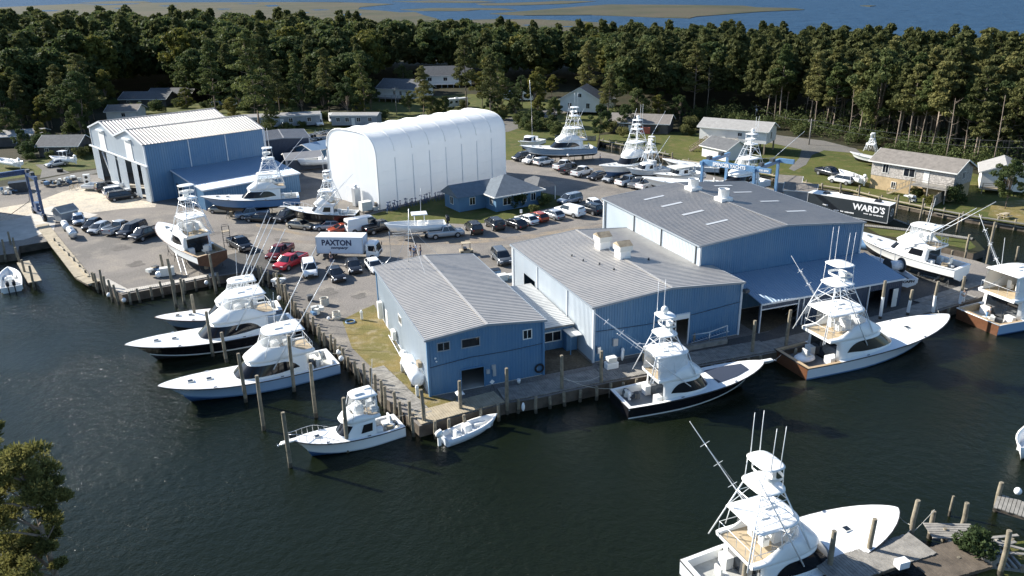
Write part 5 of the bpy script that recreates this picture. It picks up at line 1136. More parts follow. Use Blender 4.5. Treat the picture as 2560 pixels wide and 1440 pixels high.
        mb = MB(); mb.add([(p[0], p[1], zf2+.06) for p in R_[6]], [tuple(range(len(R_[6])))[::-1]]); mb.build('flybridge_floor', fbm, T)
        mb = MB(); cx = (hx+.05)*L; mb.box((cx, 0, zf2+.55), (.8, 1.1, 1.1), taper=.85); mb.box((cx-.1, 0, zf2+1.13), (.5, .9, .1)); mb.build('helm_console', 'white', T)
        for s_ in (-.55, .55): MB().box((cx-1.25, s_, zf2+.55), (.5, .5, .5)).box((cx-1.47, s_, zf2+.98), (.12, .5, .6)).build('helm_seat', 'cushion', T)
        if L > 13:
            mb = MB(); mb.box((cx+1.0, .8, zf2+.35), (1.2, .5, .5)); mb.box((cx+1.0, -.8, zf2+.35), (1.2, .5, .5)); mb.build('bench_seat', 'cushion', T)
        mb = MB()   # aft rail
        xr = (fx0+.01)*L; wy = .35*B
        mb.tube([((fx0+.11)*L, wy, 4.1*Zs), (xr, wy, 4.1*Zs), (xr, -wy, 4.1*Zs), ((fx0+.11)*L, -wy, 4.1*Zs)], .025, 5)
        for y in np.linspace(-wy, wy, 5): mb.tube([(xr, y, 3.3*Zs), (xr, y, 4.1*Zs)], .02, 4)
        mb.build('flybridge_rail', 'white_tube', T)
    zh = 5.5*Zs
    if hardtop:
        w_ = .335*B; x0_, x1_ = (hx-.115)*L, (hx+.115)*L
        def hr(k, z): 
            c = (x0_+x1_)/2; return [(c+(x-c)*k, y*k, z) for x, y in outline(x0_, x1_, w_, 7, .45, .6)]
        mb = MB(); mb.loft([hr(.95, zh-.06), hr(1, zh), hr(.98, zh+.07), hr(.86, zh+.14), hr(.5, zh+.19)][::-1], True, True, 0, True); mb.build('hardtop', 'white_gel', T)
        mb = MB()
        for s_ in (-1, 1):
            for xa, xb in ((.02, .06), (.5, .5), (.98, 1.10)):
                mb.tube([(x0_+(x1_-x0_)*xb, s_*w_*1.03, 3.3*Zs+(.5*Zs if xb < .8 else 0)), (x0_+(x1_-x0_)*(.06+xa*.85), s_*w_*.86, zh)], .035, 5)
            mb.tube([(x0_+(x1_-x0_)*.5, s_*w_, 3.6*Zs), (x0_+(x1_-x0_)*.85, s_*w_*.86, zh)], .025, 4)
        mb.build('hardtop_leg', 'white_tube', T)
        if vinyl:
            mb = MB(); Oa = outline(x0_+.1, (fx1-.09)*L, .335*B, 9); Ob = outline(x0_+.1, x1_-.12, w_*.9, 9); N = len(Oa); k0 = 0 if vinyl > .9 else 4
            rows = [[(Oa[i][0], Oa[i][1], 4.2*Zs-.9*Zs*(1-sm(Oa[i][0]/L, fx0+.05, fx0+.17))), (Ob[i][0], Ob[i][1], zh-.03)] for i in range(k0, N-k0)]
            mb.loft(rows, False, False, 0, True); mb.build('clear_enclosure', 'vinyl' if cover is None else cover, T)
        mb = MB(); mb.box((hx*L+.4, .3, zh+.24), (.8, .35, .16)); mb.box((hx*L-.6, -.4, zh+.22), (.6, .5, .12)); mb.build('hardtop_gear', 'white', T)
    if tower:
        tx = (hx-.03)*L; zp = 8.1*Zs if tower > 1 else 7.4*Zs; pw = .155*B; pl_ = .05*L; mb = MB()
        feet = [(((hx-.17)*L), .385*B, 3.1*Zs), (((hx-.17)*L), -.385*B, 3.1*Zs), ((hx+.13)*L, .375*B, 3.35*Zs), ((hx+.13)*L, -.375*B, 3.35*Zs)]
        tops = [(tx-pl_, pw, zp), (tx-pl_, -pw, zp), (tx+pl_, pw, zp), (tx+pl_, -pw, zp)]
        feet = [np.array(f) for f in feet]; tops = [np.array(f) for f in tops]
        for f, t in zip(feet, tops): mb.tube([f, t], .05, 6)
        def at(i, k): return feet[i]*(1-k)+tops[i]*k
        for k in (.55, .82):
            for i, j in ((0, 1), (0, 2), (1, 3), (2, 3)): mb.tube([at(i, k), at(j, k)], .028, 4)
        for i, j in ((0, 2), (1, 3)): mb.tube([at(i, .55), at(j, .98)], .025, 4); mb.tube([at(i, .98), at(j, .55)], .025, 4)
        mb.tube([at(0, .55), at(1, .98)], .025, 4)
        mb.build('tower_frame', 'white_tube', T)
        mb = MB()
        for i in (1,):
            o_ = np.array([.35, .12, 0])
            mb.tube([at(i, 0)+o_, at(i, 1)+o_*.6], .03, 4)
            for k in np.linspace(.04, .97, 15): mb.tube([at(i, k), at(i, k)+o_*(1-.4*k)], .018, 4)
        for k in np.linspace(0, 1, 8): z_ = zh+.2+(zp-zh-.2)*k; mb.tube([(tx, -.2, z_), (tx, .2, z_)], .018, 4)
        for s_ in (-.2, .2): mb.tube([(tx, s_, zh+.15), (tx, s_, zp)], .025, 4)
        mb.build('ladder', 'white_tube', T)
        def pad(c, a_, b_, z_, k=1., nn=20): return [(c+a_*k*math.copysign(abs(math.cos(2*PI*j/nn))**.6, math.cos(2*PI*j/nn)), b_*k*math.copysign(abs(math.sin(2*PI*j/nn))**.6, math.sin(2*PI*j/nn)), z_) for j in range(nn)]
        mb = MB(); mb.loft([pad(tx, pl_*1.25, pw*1.5, zp-.12, .9), pad(tx, pl_*1.3, pw*1.6, zp), pad(tx+.1, pl_*1.2, pw*1.5, zp+.08), pad(tx, pl_, pw, zp+.09)], True, True, 0, True); mb.build('tower_platform', 'white_gel', T)
        mb = MB(); zt = zp+1.75*Zs
        mb.loft([pad(tx+.2, pl_*.8, pw*1.25, zp+.75, 1.), pad(tx+.2, pl_*.8, pw*1.25, zp+1., 1.04)], True, False, 0, True); mb.box((tx+pl_*.6, 0, zp+.6), (.3, .7, .9)); mb.build('tower_helm', 'white', T)
        mb = MB(); mb.loft([pad(tx, pl_*1.05, pw*1.35, zt, .95), pad(tx, pl_*1.1, pw*1.45, zt+.06), pad(tx, pl_*1.1, pw*1.4, zt+.11, .9), pad(tx, pl_, pw, zt+.14, .5)], True, True, 0, True); mb.build('tower_sunshade', 'white_gel', T)
        mb = MB()
        for i in range(4):
            c = tops[i]; mb.tube([c, (c[0]*.85+tx*.15, c[1]*1.05, zt)], .03, 5)
        mb.build('sunshade_leg', 'white_tube', T)
        for q in range(ant):
            x_, y_ = tx+(-.4 if q % 2 else .3), (pw*1.2 if q < 2 else -pw*1.2)
            MB().tube([(x_, y_, zt+.1), (x_+.05, y_*1.05, zt+3.3*Zs)], .035, 5, r1=.018).build('antenna', 'white_tube', T)
        if dome: mb = MB(); mb.cyl((tx-.1, 0, zt+.1), (tx-.1, 0, zt+.35), .2, .25, 10); mb.ell((tx-.1, 0, zt+.6), (.34, .34, .36), 12, 8); mb.build('radar_dome', 'white_gel', T)
    elif hardtop and ant:
        for q in range(ant):
            MB().tube([(hx*L-.6+.9*(q % 2), (.28*B if q < 1 else -.28*B), zh+.1), (hx*L-.9+.9*(q % 2), (.29*B if q < 1 else -.29*B), zh+3.4)], .03, 5, r1=.016).build('antenna', 'white_tube', T)
    if riggers:
        for s_ in (-1, 1):
            base = np.array([(hx+.10)*L, s_*.40*B, 2.2*Zs]); d_ = nrm((rig[0], s_*rig[1], rig[2])); tip = base+d_*rigL
            mb = MB(); mb.tube([base, base+d_*rigL*.5, tip], .06, 6, r1=.025)
            if riggers > 1:
                for k in (.42, .62, .8):
                    c = base+d_*rigL*k; u = nrm(np.cross(d_, (0, 0, 1.))); v = np.cross(d_, u)
                    mb.tube([c-u*.35, c+u*.35], .02, 4); mb.tube([c-v*.35, c+v*.35], .02, 4)
                for k0_, k1_ in ((.42, .62), (.62, .8)):
                    for uu in (u, -u): mb.tube([base+d_*rigL*k0_+uu*.35, base+d_*rigL*k1_+uu*.35], .01, 3)
                mb.tube([base+d_*rigL*.8, base+np.array([-.3, 0, 1.])], .008, 3)
            mb.tube([base+d_*rigL*.45, np.array([(hx-.02)*L, s_*.31*B, zh])], .02, 4)
            mb.build('outrigger', 'white_tube', T)
    for q in range(hatch):
        x_ = (h1+.10+.10*q)*L if L > 12 else (h1+.12)*L; zz = sh(x_/L)+.02+.10*Zs
        MB().box((x_, .0, zz+.04), (.62*Zs, .62*Zs, .07)).build('hatch_frame' if False else 'hatch', 'offwhite', T); MB().box((x_, 0, zz+.085), (.44*Zs, .44*Zs, .03)).build('hatch_glass', 'glass', T)
        if L <= 12: break
    if deck_pad:
        mb = MB(); rows = []
        for t in np.linspace(h1+.02, .86, 8): w_ = hb*wd(t)*.62*(1-.2*sm(t, .75, .86)); rows.append([(t*L, w_*k, sh(t)+.06+.10*Zs*(1-(k*.62)**2)) for k in (1, .5, 0, -.5, -1)])
        mb.loft(rows[::-1], False, False, 0, True); mb.build('deck_pad', 'navy_pad', T)
    mb = MB()
    for t in (.72, .35):
        for s_ in (-1, 1): w_ = hb*wd(t)-.14; mb.box((t*L, s_*w_, sh(t)+.1), (.3, .06, .08))
    mb.build('cleat', 'chrome', T)
    if rails:
        for s_ in (-1, 1):
            mb = MB(); ts = np.linspace(.62, 1.0, 8); top = [(t*L+(.25 if t > .99 else 0), s_*max(.12, hb*wd(t)-.12), sh(t)+.65*min(1, (t-.6)*6)+.05) for t in ts]
            mb.tube(top, .022, 5)
            for t, q in zip(ts, top): mb.tube([q, (q[0]-.03, q[1], sh(min(1, t)))], .018, 4)
            mb.build('bow_rail', 'chrome' if rails > 1 else 'white_tube', T)
    if pulpit:
        MB().box((L+.3, 0, sh(1)+.0), (1.3, .45, .1), taper=.9).build('pulpit', 'white_gel', T)
        mb = MB(); mb.tube([(L+.7, 0, sh(1)+.05), (L+1.2, 0, sh(1)-.15)], .05, 5); mb.tube([(L+1.2, -.25, sh(1)-.1), (L+1.2, .25, sh(1)-.1)], .04, 5); mb.build('anchor', 'chrome', T)
    T['_L'] = L
    if on_land:
        mb = MB()   # keel blocks and screw stands
        for x in (.15, .45, .72):
            zk = Zs*(-.85+.75*(x)**5); mb.box((x*L, 0, (-z0+zk)/2-z0*0), (.5, .5, max(.1, z0+zk))) if False else mb.box((x*L, 0, (zk-z0)/2), (.45, .45, z0+zk-.02))
        mb.build('keel_block', 'wood', T)
        for x in (.05, .3, .55, .75):
            for s_ in (-1, 1):
                y = hb*wc(x)*.75*s_; zz = Zs*(-.25+.5*x**3); mb = MB(); mb.tube([(x*L, y, zz), (x*L, y*1.0, -z0+.5)], .04, 5)
                for q in ((.35, 0), (-.2, .3), (-.2, -.3)): mb.tube([(x*L, y, -z0+.8), (x*L+q[0], y+q[1], -z0)], .03, 4)
                mb.build('boat_stand', 'steel_dark', T)
    return T, dict(L=L, B=B, Z=Zs, sh=sh, wd=wd)
def at_boat(T, x, y, z): return T.matrix_basis @ Vector((x, y, z)) if False else Vector((T.location.x+x*math.cos(T.rotation_euler[2])-y*math.sin(T.rotation_euler[2]), T.location.y+x*math.sin(T.rotation_euler[2])+y*math.cos(T.rotation_euler[2]), T.location.z+z))
# moored at left
GR = 'sportfishing yachts moored stern to at the pilings'
b1, i1 = boat('sportfishing_yacht', 'blue white hulled yacht nearest the camera of the three moored at the left pilings', (394, 965), (832, 889), hull='hull_blue', riggers=1, rigL=12.5, rig=(-.56, .06, .83), bottom='bottom_blue', rail='rail_dark', boot='hull_midblue', group=GR, vinyl=.6)
b2, i2 = boat('sportfishing_yacht', 'black hulled yacht, middle of the three moored at the left pilings', (312, 863), (735, 797), hull='hull_black', riggers=1, rigL=12.5, rig=(-.52, .06, .85), boot='white', rail='rail_dark', group=GR, pulpit=0, vinyl=.6)
b3, i3 = boat('sportfishing_yacht', 'steel blue hulled yacht farthest of the three moored at the left pilings', (387, 789), (699, 760), hull='hull_steel', riggers=1, rigL=12., rig=(-.48, .06, .85), rail='teak', group=GR, transom='hull_steel', fbm='tan_deck')
b4, i4 = boat('cabin_cruiser', 'small white flybridge cruiser with bow rail beside the corner dock', (730, 1102), (998, 1045), zb=.9, hull='hull_white', house=(.27, .66, .50), fly='low', hx=.34, masky=False, rails=2, pulpit=1, ant=1, bottom='bottom_blue', boot='hull_silver', vinyl=1., zsc=.84, flyx=(.22, .56), hatch=1)
# right side
b6, i6 = boat('sportfishing_yacht', 'black hulled yacht with radar dome tower and dark foredeck pad before the middle shed', (1911, 900), (1548, 995), hull='hull_black', boot='white', tower=1, riggers=2, rig=(-.72, .10, .62), rigL=11., transom=None, cockpit='grey_deck', rail='rail_dark', cover='tarp_white', vinyl=1., dome=True, hx=.31, house=(.24, .60, .50), fly='open', pulpit=1, deck_pad=True, hatch=0, flyx=(.20, .52))
b7, i7 = boat('sportfishing_yacht', 'silver hulled yacht with tall tower, tan bridge deck and teak transom', (2372, 790), (1977, 898), hull='hull_silver', tower=2, riggers=2, rig=(-.52, .10, .76), rigL=10.5, transom='teak', cockpit='grey_deck', hx=.255, house=(.19, .62, .47), ant=4, vinyl=.4, hatch=1, beam=.275, boot='hull_midblue')
b8, i8 = boat('sportfishing_yacht', 'blue hulled yacht with teak transom cut off by the right edge', (2800, 700), (2444, 793), hull='hull_blue', transom='teak', hx=.22, house=(.15, .60, .45), riggers=2, rig=(-.45, .12, .82), rigL=11., beam=.28, cockpit='cock_grey', rail='white', boot='bottom_blue', ant=2, cover='white_gel', vinyl=1.)
b9, i9 = boat('sportfishing_yacht', 'big white yacht with tall tower at the bottom right of the harbour', (2247, 1263), (1760, 1450), hull='hull_silver', tower=2, riggers=2, rig=(-.50, .12, .80), rigL=10.5, hx=.285, house=(.20, .62, .49), ant=4, vinyl=.3, hatch=1, beam=.33, boot='hull_midblue', L=16.3, zsc=.92, cockpit='cock_grey', trim=0)
# stern goes to the correct place: keep the bow fixed
bw_ = G(2247, 1263, 1.35); h_ = b9.rotation_euler[2]; b9.location.x = bw_[0]-16.3*math.cos(h_); b9.location.y = bw_[1]-16.3*math.sin(h_)
# on land
Z1 = 1.65
b12, _ = boat('sportfishing_yacht', 'white yacht with tall tower propped in the gravel yard with a worker in the cockpit', (375, 547), (530, 634), zb=4.0, zst=2.8, z0=Z1, hull='hull_white', tower=2, ant=0, transom='teak', cockpit='tan_deck', hx=.32, house=(.24, .64, .52), on_land=True, hatch=2, bottom='bottom_black', rail='teak', riggers=0, L=16.8, vinyl=.6)
b13, _ = boat('sportfishing_yacht', 'mid blue hulled yacht with tower in front of the hangar lean-to', (515, 487), (747, 487), zb=4.2, zst=2.8, z0=Z1, hull='hull_midblue', tower=2, riggers=1, rig=(-.70, .2, .68), rigL=12., ant=4, on_land=True, L=16., hx=.30, bottom='bottom_black', boot='hull_midblue')
b14, _ = boat('sportfishing_boat', 'black hulled boat with bow rail and tower in front of the white shelter', (714, 521), (893, 532), zb=3.1, zst=2.3, z0=1.35, hull='hull_black', tower=1, riggers=1, rig=(-.7, .2, .68), rigL=7., on_land=True, masky=False, rails=1, pulpit=1, zsc=.85, ant=2, house=(.3, .68, .55), hx=.40, flyx=(.27, .58), L=11.6)
b16, _ = boat('sportfishing_yacht', 'steel blue hulled yacht with tower propped at the head of the canal', (1305, 362), (1485, 366), zb=4.2, zst=2.8, z0=Z1, hull='hull_steel', tower=2, riggers=1, rigL=9., rig=(-.3, .3, .9), on_land=True, L=17., hx=.30, bottom='bottom_black', boot='white', ant=2)
b16b, _ = boat('workboat', 'small white boat with tall whip mast behind the steel blue propped yacht', (1281, 360), (1352, 345), zb=3.0, zst=2.3, z0=1.2, hull='hull_white', on_land=True, L=10., house=(.45, .7, .62), fly=None, hardtop=False, masky=False, ant=0, rail='white')
MB().tube([(4, 0, 1), (4.2, 0, 8), (5.0, 0, 15.)], .09, 6, r1=.05).build('whip_mast', 'white_tube', b16b)
b17, _ = boat('sportfishing_yacht', 'white yacht with blue bottom and tower propped behind the far parked row', (1487, 414), (1622, 398), zb=4.2, zst=2.8, z0=Z1, hull='hull_white', bottom='bottom_blue', boot='bottom_blue', tower=2, riggers=1, rig=(-.55, .15, .8), rigL=11., on_land=True, L=15.5, hx=.30, dome=True, ant=2, rail='white')
b18, _ = boat('sportfishing_boat', 'small white flared bow boat with tuna tower between two propped boats', (1590, 417), (1668, 418), zb=3.3, zst=2.4, z0=1.4, hull='hull_white', house=(.42, .72, .64), fly=None, hardtop=True, hx=.45, tower=1, riggers=1, rig=(-.5, .2, .85), rigL=7., on_land=True, L=9.5, masky=False, vinyl=0, ant=0, zsc=.8, bottom='bottom_black', rail='white')
b19, _ = boat('lobster_boat', 'white downeast cruiser with tan roof wheelhouse on the hard', (1657, 432), (1752, 430), zb=3.2, zst=2.3, z0=1.5, hull='hull_white', house=(.35, .62, .58), fly=None, hardtop=False, masky=False, on_land=True, L=11.2, ant=0, zsc=.75)
mb = MB(); mb.box((4.9, 0, 2.45), (4.4, 2.9, .12)); mb.build('wheelhouse_roof', 'offwhite', b19)
b20, _ = boat('sportfishing_hull', 'bare white sportfishing hull without deckhouse beside the largest roof', (1678, 442), (1800, 452), zb=3.4, zst=2.6, z0=1.2, hull='hull_white', house=(.2, .2, .2), fly=None, hardtop=False, on_land=True, L=14., ant=0, hatch=0, rail='white')
b21, _ = boat('sailboat_hull', 'long white hull lying at the lawn bulkhead behind the blue lift', (1700, 402), (1800, 412), zb=1., zst=.6, z0=WZ+.3, hull='hull_white', house=(.3, .3, .3), fly=None, hardtop=False, L=12., ant=0, hatch=1, rail='white', bottom='bottom_black')
b22, _ = boat('sportfishing_yacht', 'white yacht with tall tower hanging in the blue travel lift behind the largest roof', (1752, 462), (1905, 446), zb=3.6, zst=2.4, z0=1.3, hull='hull_white', tower=2, riggers=1, rigL=13., rig=(-.76, .25, .60), L=16., hx=.27, dome=True, ant=2, rail='white')
b23, _ = boat('sportfishing_yacht', 'white yacht with long outriggers propped at the far right slip', (2166, 580), (2407, 667), zb=3.8, zst=2.4, z0=1.25, hull='hull_white', on_land=True, riggers=1, rig=(-.70, .05, .62), rigL=11., L=15., hx=.36, house=(.25, .66, .55), masky=False, rail='white', bottom='bottom_black', cockpit='navy_pad', ant=2, vinyl=.4)
b25, _ = boat('fishing_skiff', 'white tower skiff on a trailer at the lawn edge behind the stone house', (2155, 388), (2222, 400), zb=2., zst=1.6, z0=1.0, hull='hull_white', house=(.35, .35, .35), fly=None, hardtop=True, hx=.5, tower=1, vinyl=0, L=7.8, ant=0, zsc=.62, rail='white', hatch=0)
# open boats
def open_boat(name, label, bow, stern, zb, zst, z0, L=None, beam=.34, hull='hull_white', floor='white', console=True, ttop=0, motors=1, depth=.85, cat='boat', group=None, inner='white'):
    a, b = G(*bow, zb), G(*stern, zst); d = a-b; L = np.linalg.norm(d) if L is None else L; hb = L*beam/2
    T = thing(name, label, cat, b, z0, math.atan2(d[1], d[0]), group)
    TS = [0, .15, .3, .45, .6, .72, .82, .9, .96, 1.]
    wd = lambda t: (.9+.1*min(t/.3, 1)) if t < .45 else max(0., 1-((t-.45)/.55)**2.3)**.9
    sh = lambda t: depth*(.82+.45*t*t)
    rings = []
    for t in TS:
        r_ = t**3*.1*L; w_ = hb*wd(t); c = w_*(.82-.3*t*t)
        o = [(t*L-r_, 0, -.3+.25*t**4), (t*L-r_*.8, c, .02+.35*t**3), (t*L, w_, sh(t))]
        i = [(t*L-.1*(t > .9), max(0, w_-.17), sh(t)+.01), (min(t*L, L*.93)-r_*.9, max(0, min(w_-.2, c)), .25+.12*t)]
        h = o+i; rings.append([(x, -y, z) for x, y, z in h[::-1]]+[(x, y, z) for x, y, z in h[1:]])
    # outer+inner shell as an open loft: inner floor closes it
    N = 9; mb = MB(); mb.loft(rings, False, False, 0, True, mf=lambda i, j: 1 if j in (0, 1, 6, 7) else 0)
    mb.add([(-.01, y, z) for x, y, z in rings[0][2:7]], [(0, 1, 2, 3, 4)]); mb.box((.08, 0, sh(0)*.62), (.16, 2*hb*.88, sh(0)*.72)); mb.build('hull', [hull, inner], T)
    fl = [(r[0][0]+.02, r[0][1], r[0][2]+.0) for r in rings]+[(r[-1][0]+.02, r[-1][1], r[-1][2]) for r in rings[::-1]]
    mb = MB(); mb.loft([[r[0] for r in rings], [r[-1] for r in rings]], False, False, 0, False); mb.build('floor', floor, T)
    if console:
        cx = .42*L; MB().box((cx, 0, .25+depth*.5), (.8, .75, depth*1.05), taper=.8).build('console', 'white', T); MB().box((cx-1.1, 0, .25+depth*.3), (.5, .9, depth*.65)).box((cx-1.3, 0, depth), (.1, .9, .35)).build('helm_seat', 'cushion', T)
        mb = MB(); mb.box((.7*L, hb*.4, .45), (L*.2, .3, .3)); mb.box((.7*L, -hb*.4, .45), (L*.2, .3, .3)); mb.build('bow_seat', 'cushion', T)
    if ttop:
        mb = MB(); mb.box((.42*L, 0, depth+1.45), (L*.26, hb*1.35, .1), taper=.93); mb.build('t_top', 'white', T)
        mb = MB()
        for x in (.34, .50):
            for s_ in (-.45, .45): mb.tube([(x*L, s_, .3), (x*L, s_*1.3, depth+1.42)], .035, 5)
        mb.build('t_top_leg', 'white_tube', T)
        if ttop > 1: MB().tube([(.4*L, .5, depth+1.4), (.4*L-.2, .5, depth+5.5)], .04, 5, r1=.02).build('antenna', 'white_tube', T)
    for k in range(motors):
        y = (k-(motors-1)/2)*.75; mb = MB(); mb.loft([[(x, y+yy, z) for x, yy, z in q] for q in ([(-.15, -.2, .95*depth+.1), (-.15, .2, .95*depth+.1), (-.65, .18, .95*depth+.1), (-.65, -.18, .95*depth+.1)], [(-.1, -.22, 1.2*depth+.25), (-.1, .22, 1.2*depth+.25), (-.72, .2, 1.2*depth+.2), (-.72, -.2, 1.2*depth+.2)], [(-.2, -.14, 1.45*depth+.3), (-.2, .14, 1.45*depth+.3), (-.6, .12, 1.4*depth+.25), (-.6, -.12, 1.4*depth+.25)])], True, True, 0, True)
        mb.box((-.4, y, .2), (.3, .14, 1.5)); mb.build('outboard_motor', 'white' if motors == 1 else 'black', T)
    return T
open_boat('center_console_boat', 'small open boat with white outboard tied to the sunlit corner dock', (1244, 1040), (1108, 1090), -.3, -.3, WZ, hull='hull_silver', floor='hull_silver')
t = open_boat('center_console_boat', 'white centre console boat with t-top on a trailer behind the silver pickup', (967, 557), (1113, 553), 2.6, 2.2, 1.15, L=9.4, ttop=2, motors=2, depth=1.15, floor='white')
mb = MB(); mb.box((4.2, .6, -.55), (8, .12, .15)); mb.box((4.2, -.6, -.55), (8, .12, .15)); mb.build('trailer_frame', 'alu', t); mb = MB()
for x in (2.2, 3.1):
    for y in (-1.1, 1.1): mb.cyl((x, y-.1, -.82), (x, y+.1, -.82), .33, .33, 12)
mb.build('trailer_wheel', 'rubber', t)
open_boat('center_console_boat', 'white open boat with twin outboards moored at the left edge', (18, 655), (28, 715), -.2, -.2, WZ, L=8.5, motors=2, ttop=0, floor='offwhite', depth=1.)
open_boat('runabout', 'white runabout on a trailer beside the dark pickup near the stone house', (2092, 425), (2158, 448), 1.7, 1.5, .9, L=7., motors=1, depth=.9)
open_boat('skiff', 'low white skiff with gear tied along the far canal bank', (2032, 471), (2100, 484), -.5, -.5, WZ, L=8.6, console=False, motors=0, depth=.6, floor='offwhite', beam=.26)
open_boat('runabout', 'white boat on a trailer at the far left edge', (-20, 395), (45, 405), 1.9, 1.7, .9, L=8., motors=1, depth=1., ttop=0)
open_boat('center_console_boat', 'white t-top boat on a trailer in front of the overgrown cottage', (138, 393), (184, 396), 1.7, 1.6, .9, L=6.5, ttop=1, motors=1, depth=.85)
open_boat('motorboat', 'white motorboat on stands between the pale blue shed and the shelter', (778, 400), (842, 396), 2.2, 2., 1.2, L=8.5, motors=1, depth=1.2)
open_boat('skiff', 'wooden edged dinghy full of gear behind the black yacht stern', (690, 800), (748, 800), -.4, -.4, WZ, L=5., console=False, motors=0, floor='wood_dark', depth=.6)
open_boat('motorboat', 'white boat cut off by the right edge with a round fender', (2556, 1120), (2650, 1040), .2, .2, WZ, L=8.5, motors=0, depth=1.2)
wb = open_boat('workboat', 'grey workboat with net reel and lettered transom beside the propped white yacht', (2175, 640), (2272, 698), 1.9, 1.7, .9, L=8.4, hull='hull_silver', floor='steel_dark', console=False, motors=0, depth=.95, inner='hull_silver')
mb = MB(); mb.cyl((3.2, -.9, 1.5), (3.2, .9, 1.5), .62, .62, 16); wr = mb.build('net_reel', 'tarp_white', wb)
mb = MB()
for y in (-1., .92): mb.cyl((3.2, y, 1.5), (3.2, y+.08, 1.5), .95, .95, 20)
mb.build('reel_flange', 'steel_dark', wr); MB().tube([(4.6, -1, .9), (4.9, -1, 3.2), (4.9, 1, 3.2), (4.6, 1, .9)], .05, 6).build('gallows_frame', 'alu', wb)
lettering('CAPN', .42, wb, (-.04, 0, .48), (PI/2, 0, -PI/2), 'black', .02, 1.4)
# upturned hull mould by the hangar
t = open_boat('boat_mould', 'shallow white hull mould lying on the concrete by the hangar', (278, 463), (213, 462), .9, .9, .3, L=9., console=False, motors=0, depth=1., floor='offwhite', beam=.36)
# worker in the cockpit of the propped yacht
q = at_boat(b12, 2.2, -.4, .5); person(None, 'worker in white coveralls bending over in the cockpit of the propped yacht', 'shirt_white', 'shirt_white', 1.0, pose='bend', loc=(q.x, q.y, q.z))
q = at_boat(b8, 2.0, .5, .5); person(None, 'worker in white shirt bending in the cockpit of the right edge yacht', 'shirt_white', 'shirt_blue', -.6, pose='bend', loc=(q.x, q.y, q.z))
person((2406, 758), 'person in white standing on the boardwalk by the fourth white sleeved piling', 'shirt_white', 'shirt_white', 1.5, base=.14)
# ---------------------------------------------------------------- trees
def foliage_mat(name, dark, mid, light, sc=.35, dry=0.):
    m = bpy.data.materials.new(name); m.use_nodes = True; n = m.node_tree; b = n.nodes['Principled BSDF']; out = n.nodes['Material Output']
    b.inputs['Roughness'].default_value = .75; b.inputs['Specular IOR Level'].default_value = .15
    g = n.nodes.new('ShaderNodeNewGeometry'); no = n.nodes.new('ShaderNodeTexNoise'); no.inputs['Scale'].default_value = sc; no.inputs['Detail'].default_value = 8; no.inputs['Roughness'].default_value = .8
    n.links.new(g.outputs['Position'], no.inputs['Vector']); oi = n.nodes.new('ShaderNodeObjectInfo')
    ad = n.nodes.new('ShaderNodeMath'); ad.operation = 'MULTIPLY_ADD'; ad.inputs[1].default_value = .22; n.links.new(oi.outputs['Random'], ad.inputs[0]); n.links.new(no.outputs[0], ad.inputs[2])
    r = n.nodes.new('ShaderNodeValToRGB'); e = r.color_ramp.elements; e[0].position = .42; e[0].color = (*dark, 1); e[1].position = .78; e[1].color = (*light, 1); k = e.new(.6); k.color = (*mid, 1)
    n.links.new(ad.outputs[0], r.inputs[0]); n.links.new(r.outputs[0], b.inputs['Base Color'])
    tr = n.nodes.new('ShaderNodeBsdfTranslucent'); n.links.new(r.outputs[0], tr.inputs[0]); mx = n.nodes.new('ShaderNodeMixShader'); mx.inputs[0].default_value = .35
    n.links.new(b.outputs[0], mx.inputs[1]); n.links.new(tr.outputs[0], mx.inputs[2]); n.links.new(mx.outputs[0], out.inputs[0]); MATS[name] = m
foliage_mat('pine_leaf', (.052, .064, .023), (.112, .118, .042), (.215, .20, .072))
foliage_mat('oak_leaf', (.032, .052, .02), (.062, .088, .032), (.135, .145, .05))
foliage_mat('green_pine_leaf', (.04, .06, .022), (.085, .11, .036), (.17, .18, .06))
foliage_mat('yellow_leaf', (.08, .09, .022), (.15, .145, .035), (.24, .21, .06))
def leaves(cen, rad3, n, size, up=.35, seed=0, surf=.5):
    "n small leaf tufts in each ellipsoid; returns quad vertices (m*4,3)"
    r = np.random.default_rng(seed); cen = np.asarray(cen); rad3 = np.asarray(rad3); k = len(cen)
    d = r.normal(size=(k, n, 3)); d /= np.linalg.norm(d, axis=2, keepdims=True); q = r.random((k, n, 1))**(1/3.); q = surf*q**.3+(1-surf)*q
    p = cen[:, None, :]+d*q*rad3[:, None, :]; p = p.reshape(-1, 3); m = len(p)
    nn = r.normal(size=(m, 3))+d.reshape(-1, 3)*.9; nn[:, 2] += up; nn /= np.linalg.norm(nn, axis=1, keepdims=True)
    a = np.cross(nn, r.normal(size=(m, 3))); a /= np.linalg.norm(a, axis=1, keepdims=True)+1e-9; b = np.cross(nn, a)
    s = size*(.6+.8*r.random((m, 1))); a = a*s; b = b*s*.55
    return np.stack([p-a, p-b, p+a, p+b], 1).reshape(-1, 3)
def quads_mesh(name, V, m):
    n = len(V)//4; me = bpy.data.meshes.new(name); me.vertices.add(len(V)); me.vertices.foreach_set('co', V.astype(np.float32).ravel())
    me.loops.add(n*4); me.loops.foreach_set('vertex_index', np.arange(n*4, dtype=np.int32)); me.polygons.add(n); me.polygons.foreach_set('loop_start', np.arange(0, n*4, 4, dtype=np.int32))
    try: me.polygons.foreach_set('loop_total', np.full(n, 4, dtype=np.int32))
    except Exception: pass
    me.materials.append(M(m)); me.update(calc_edges=True); me.validate(); return me
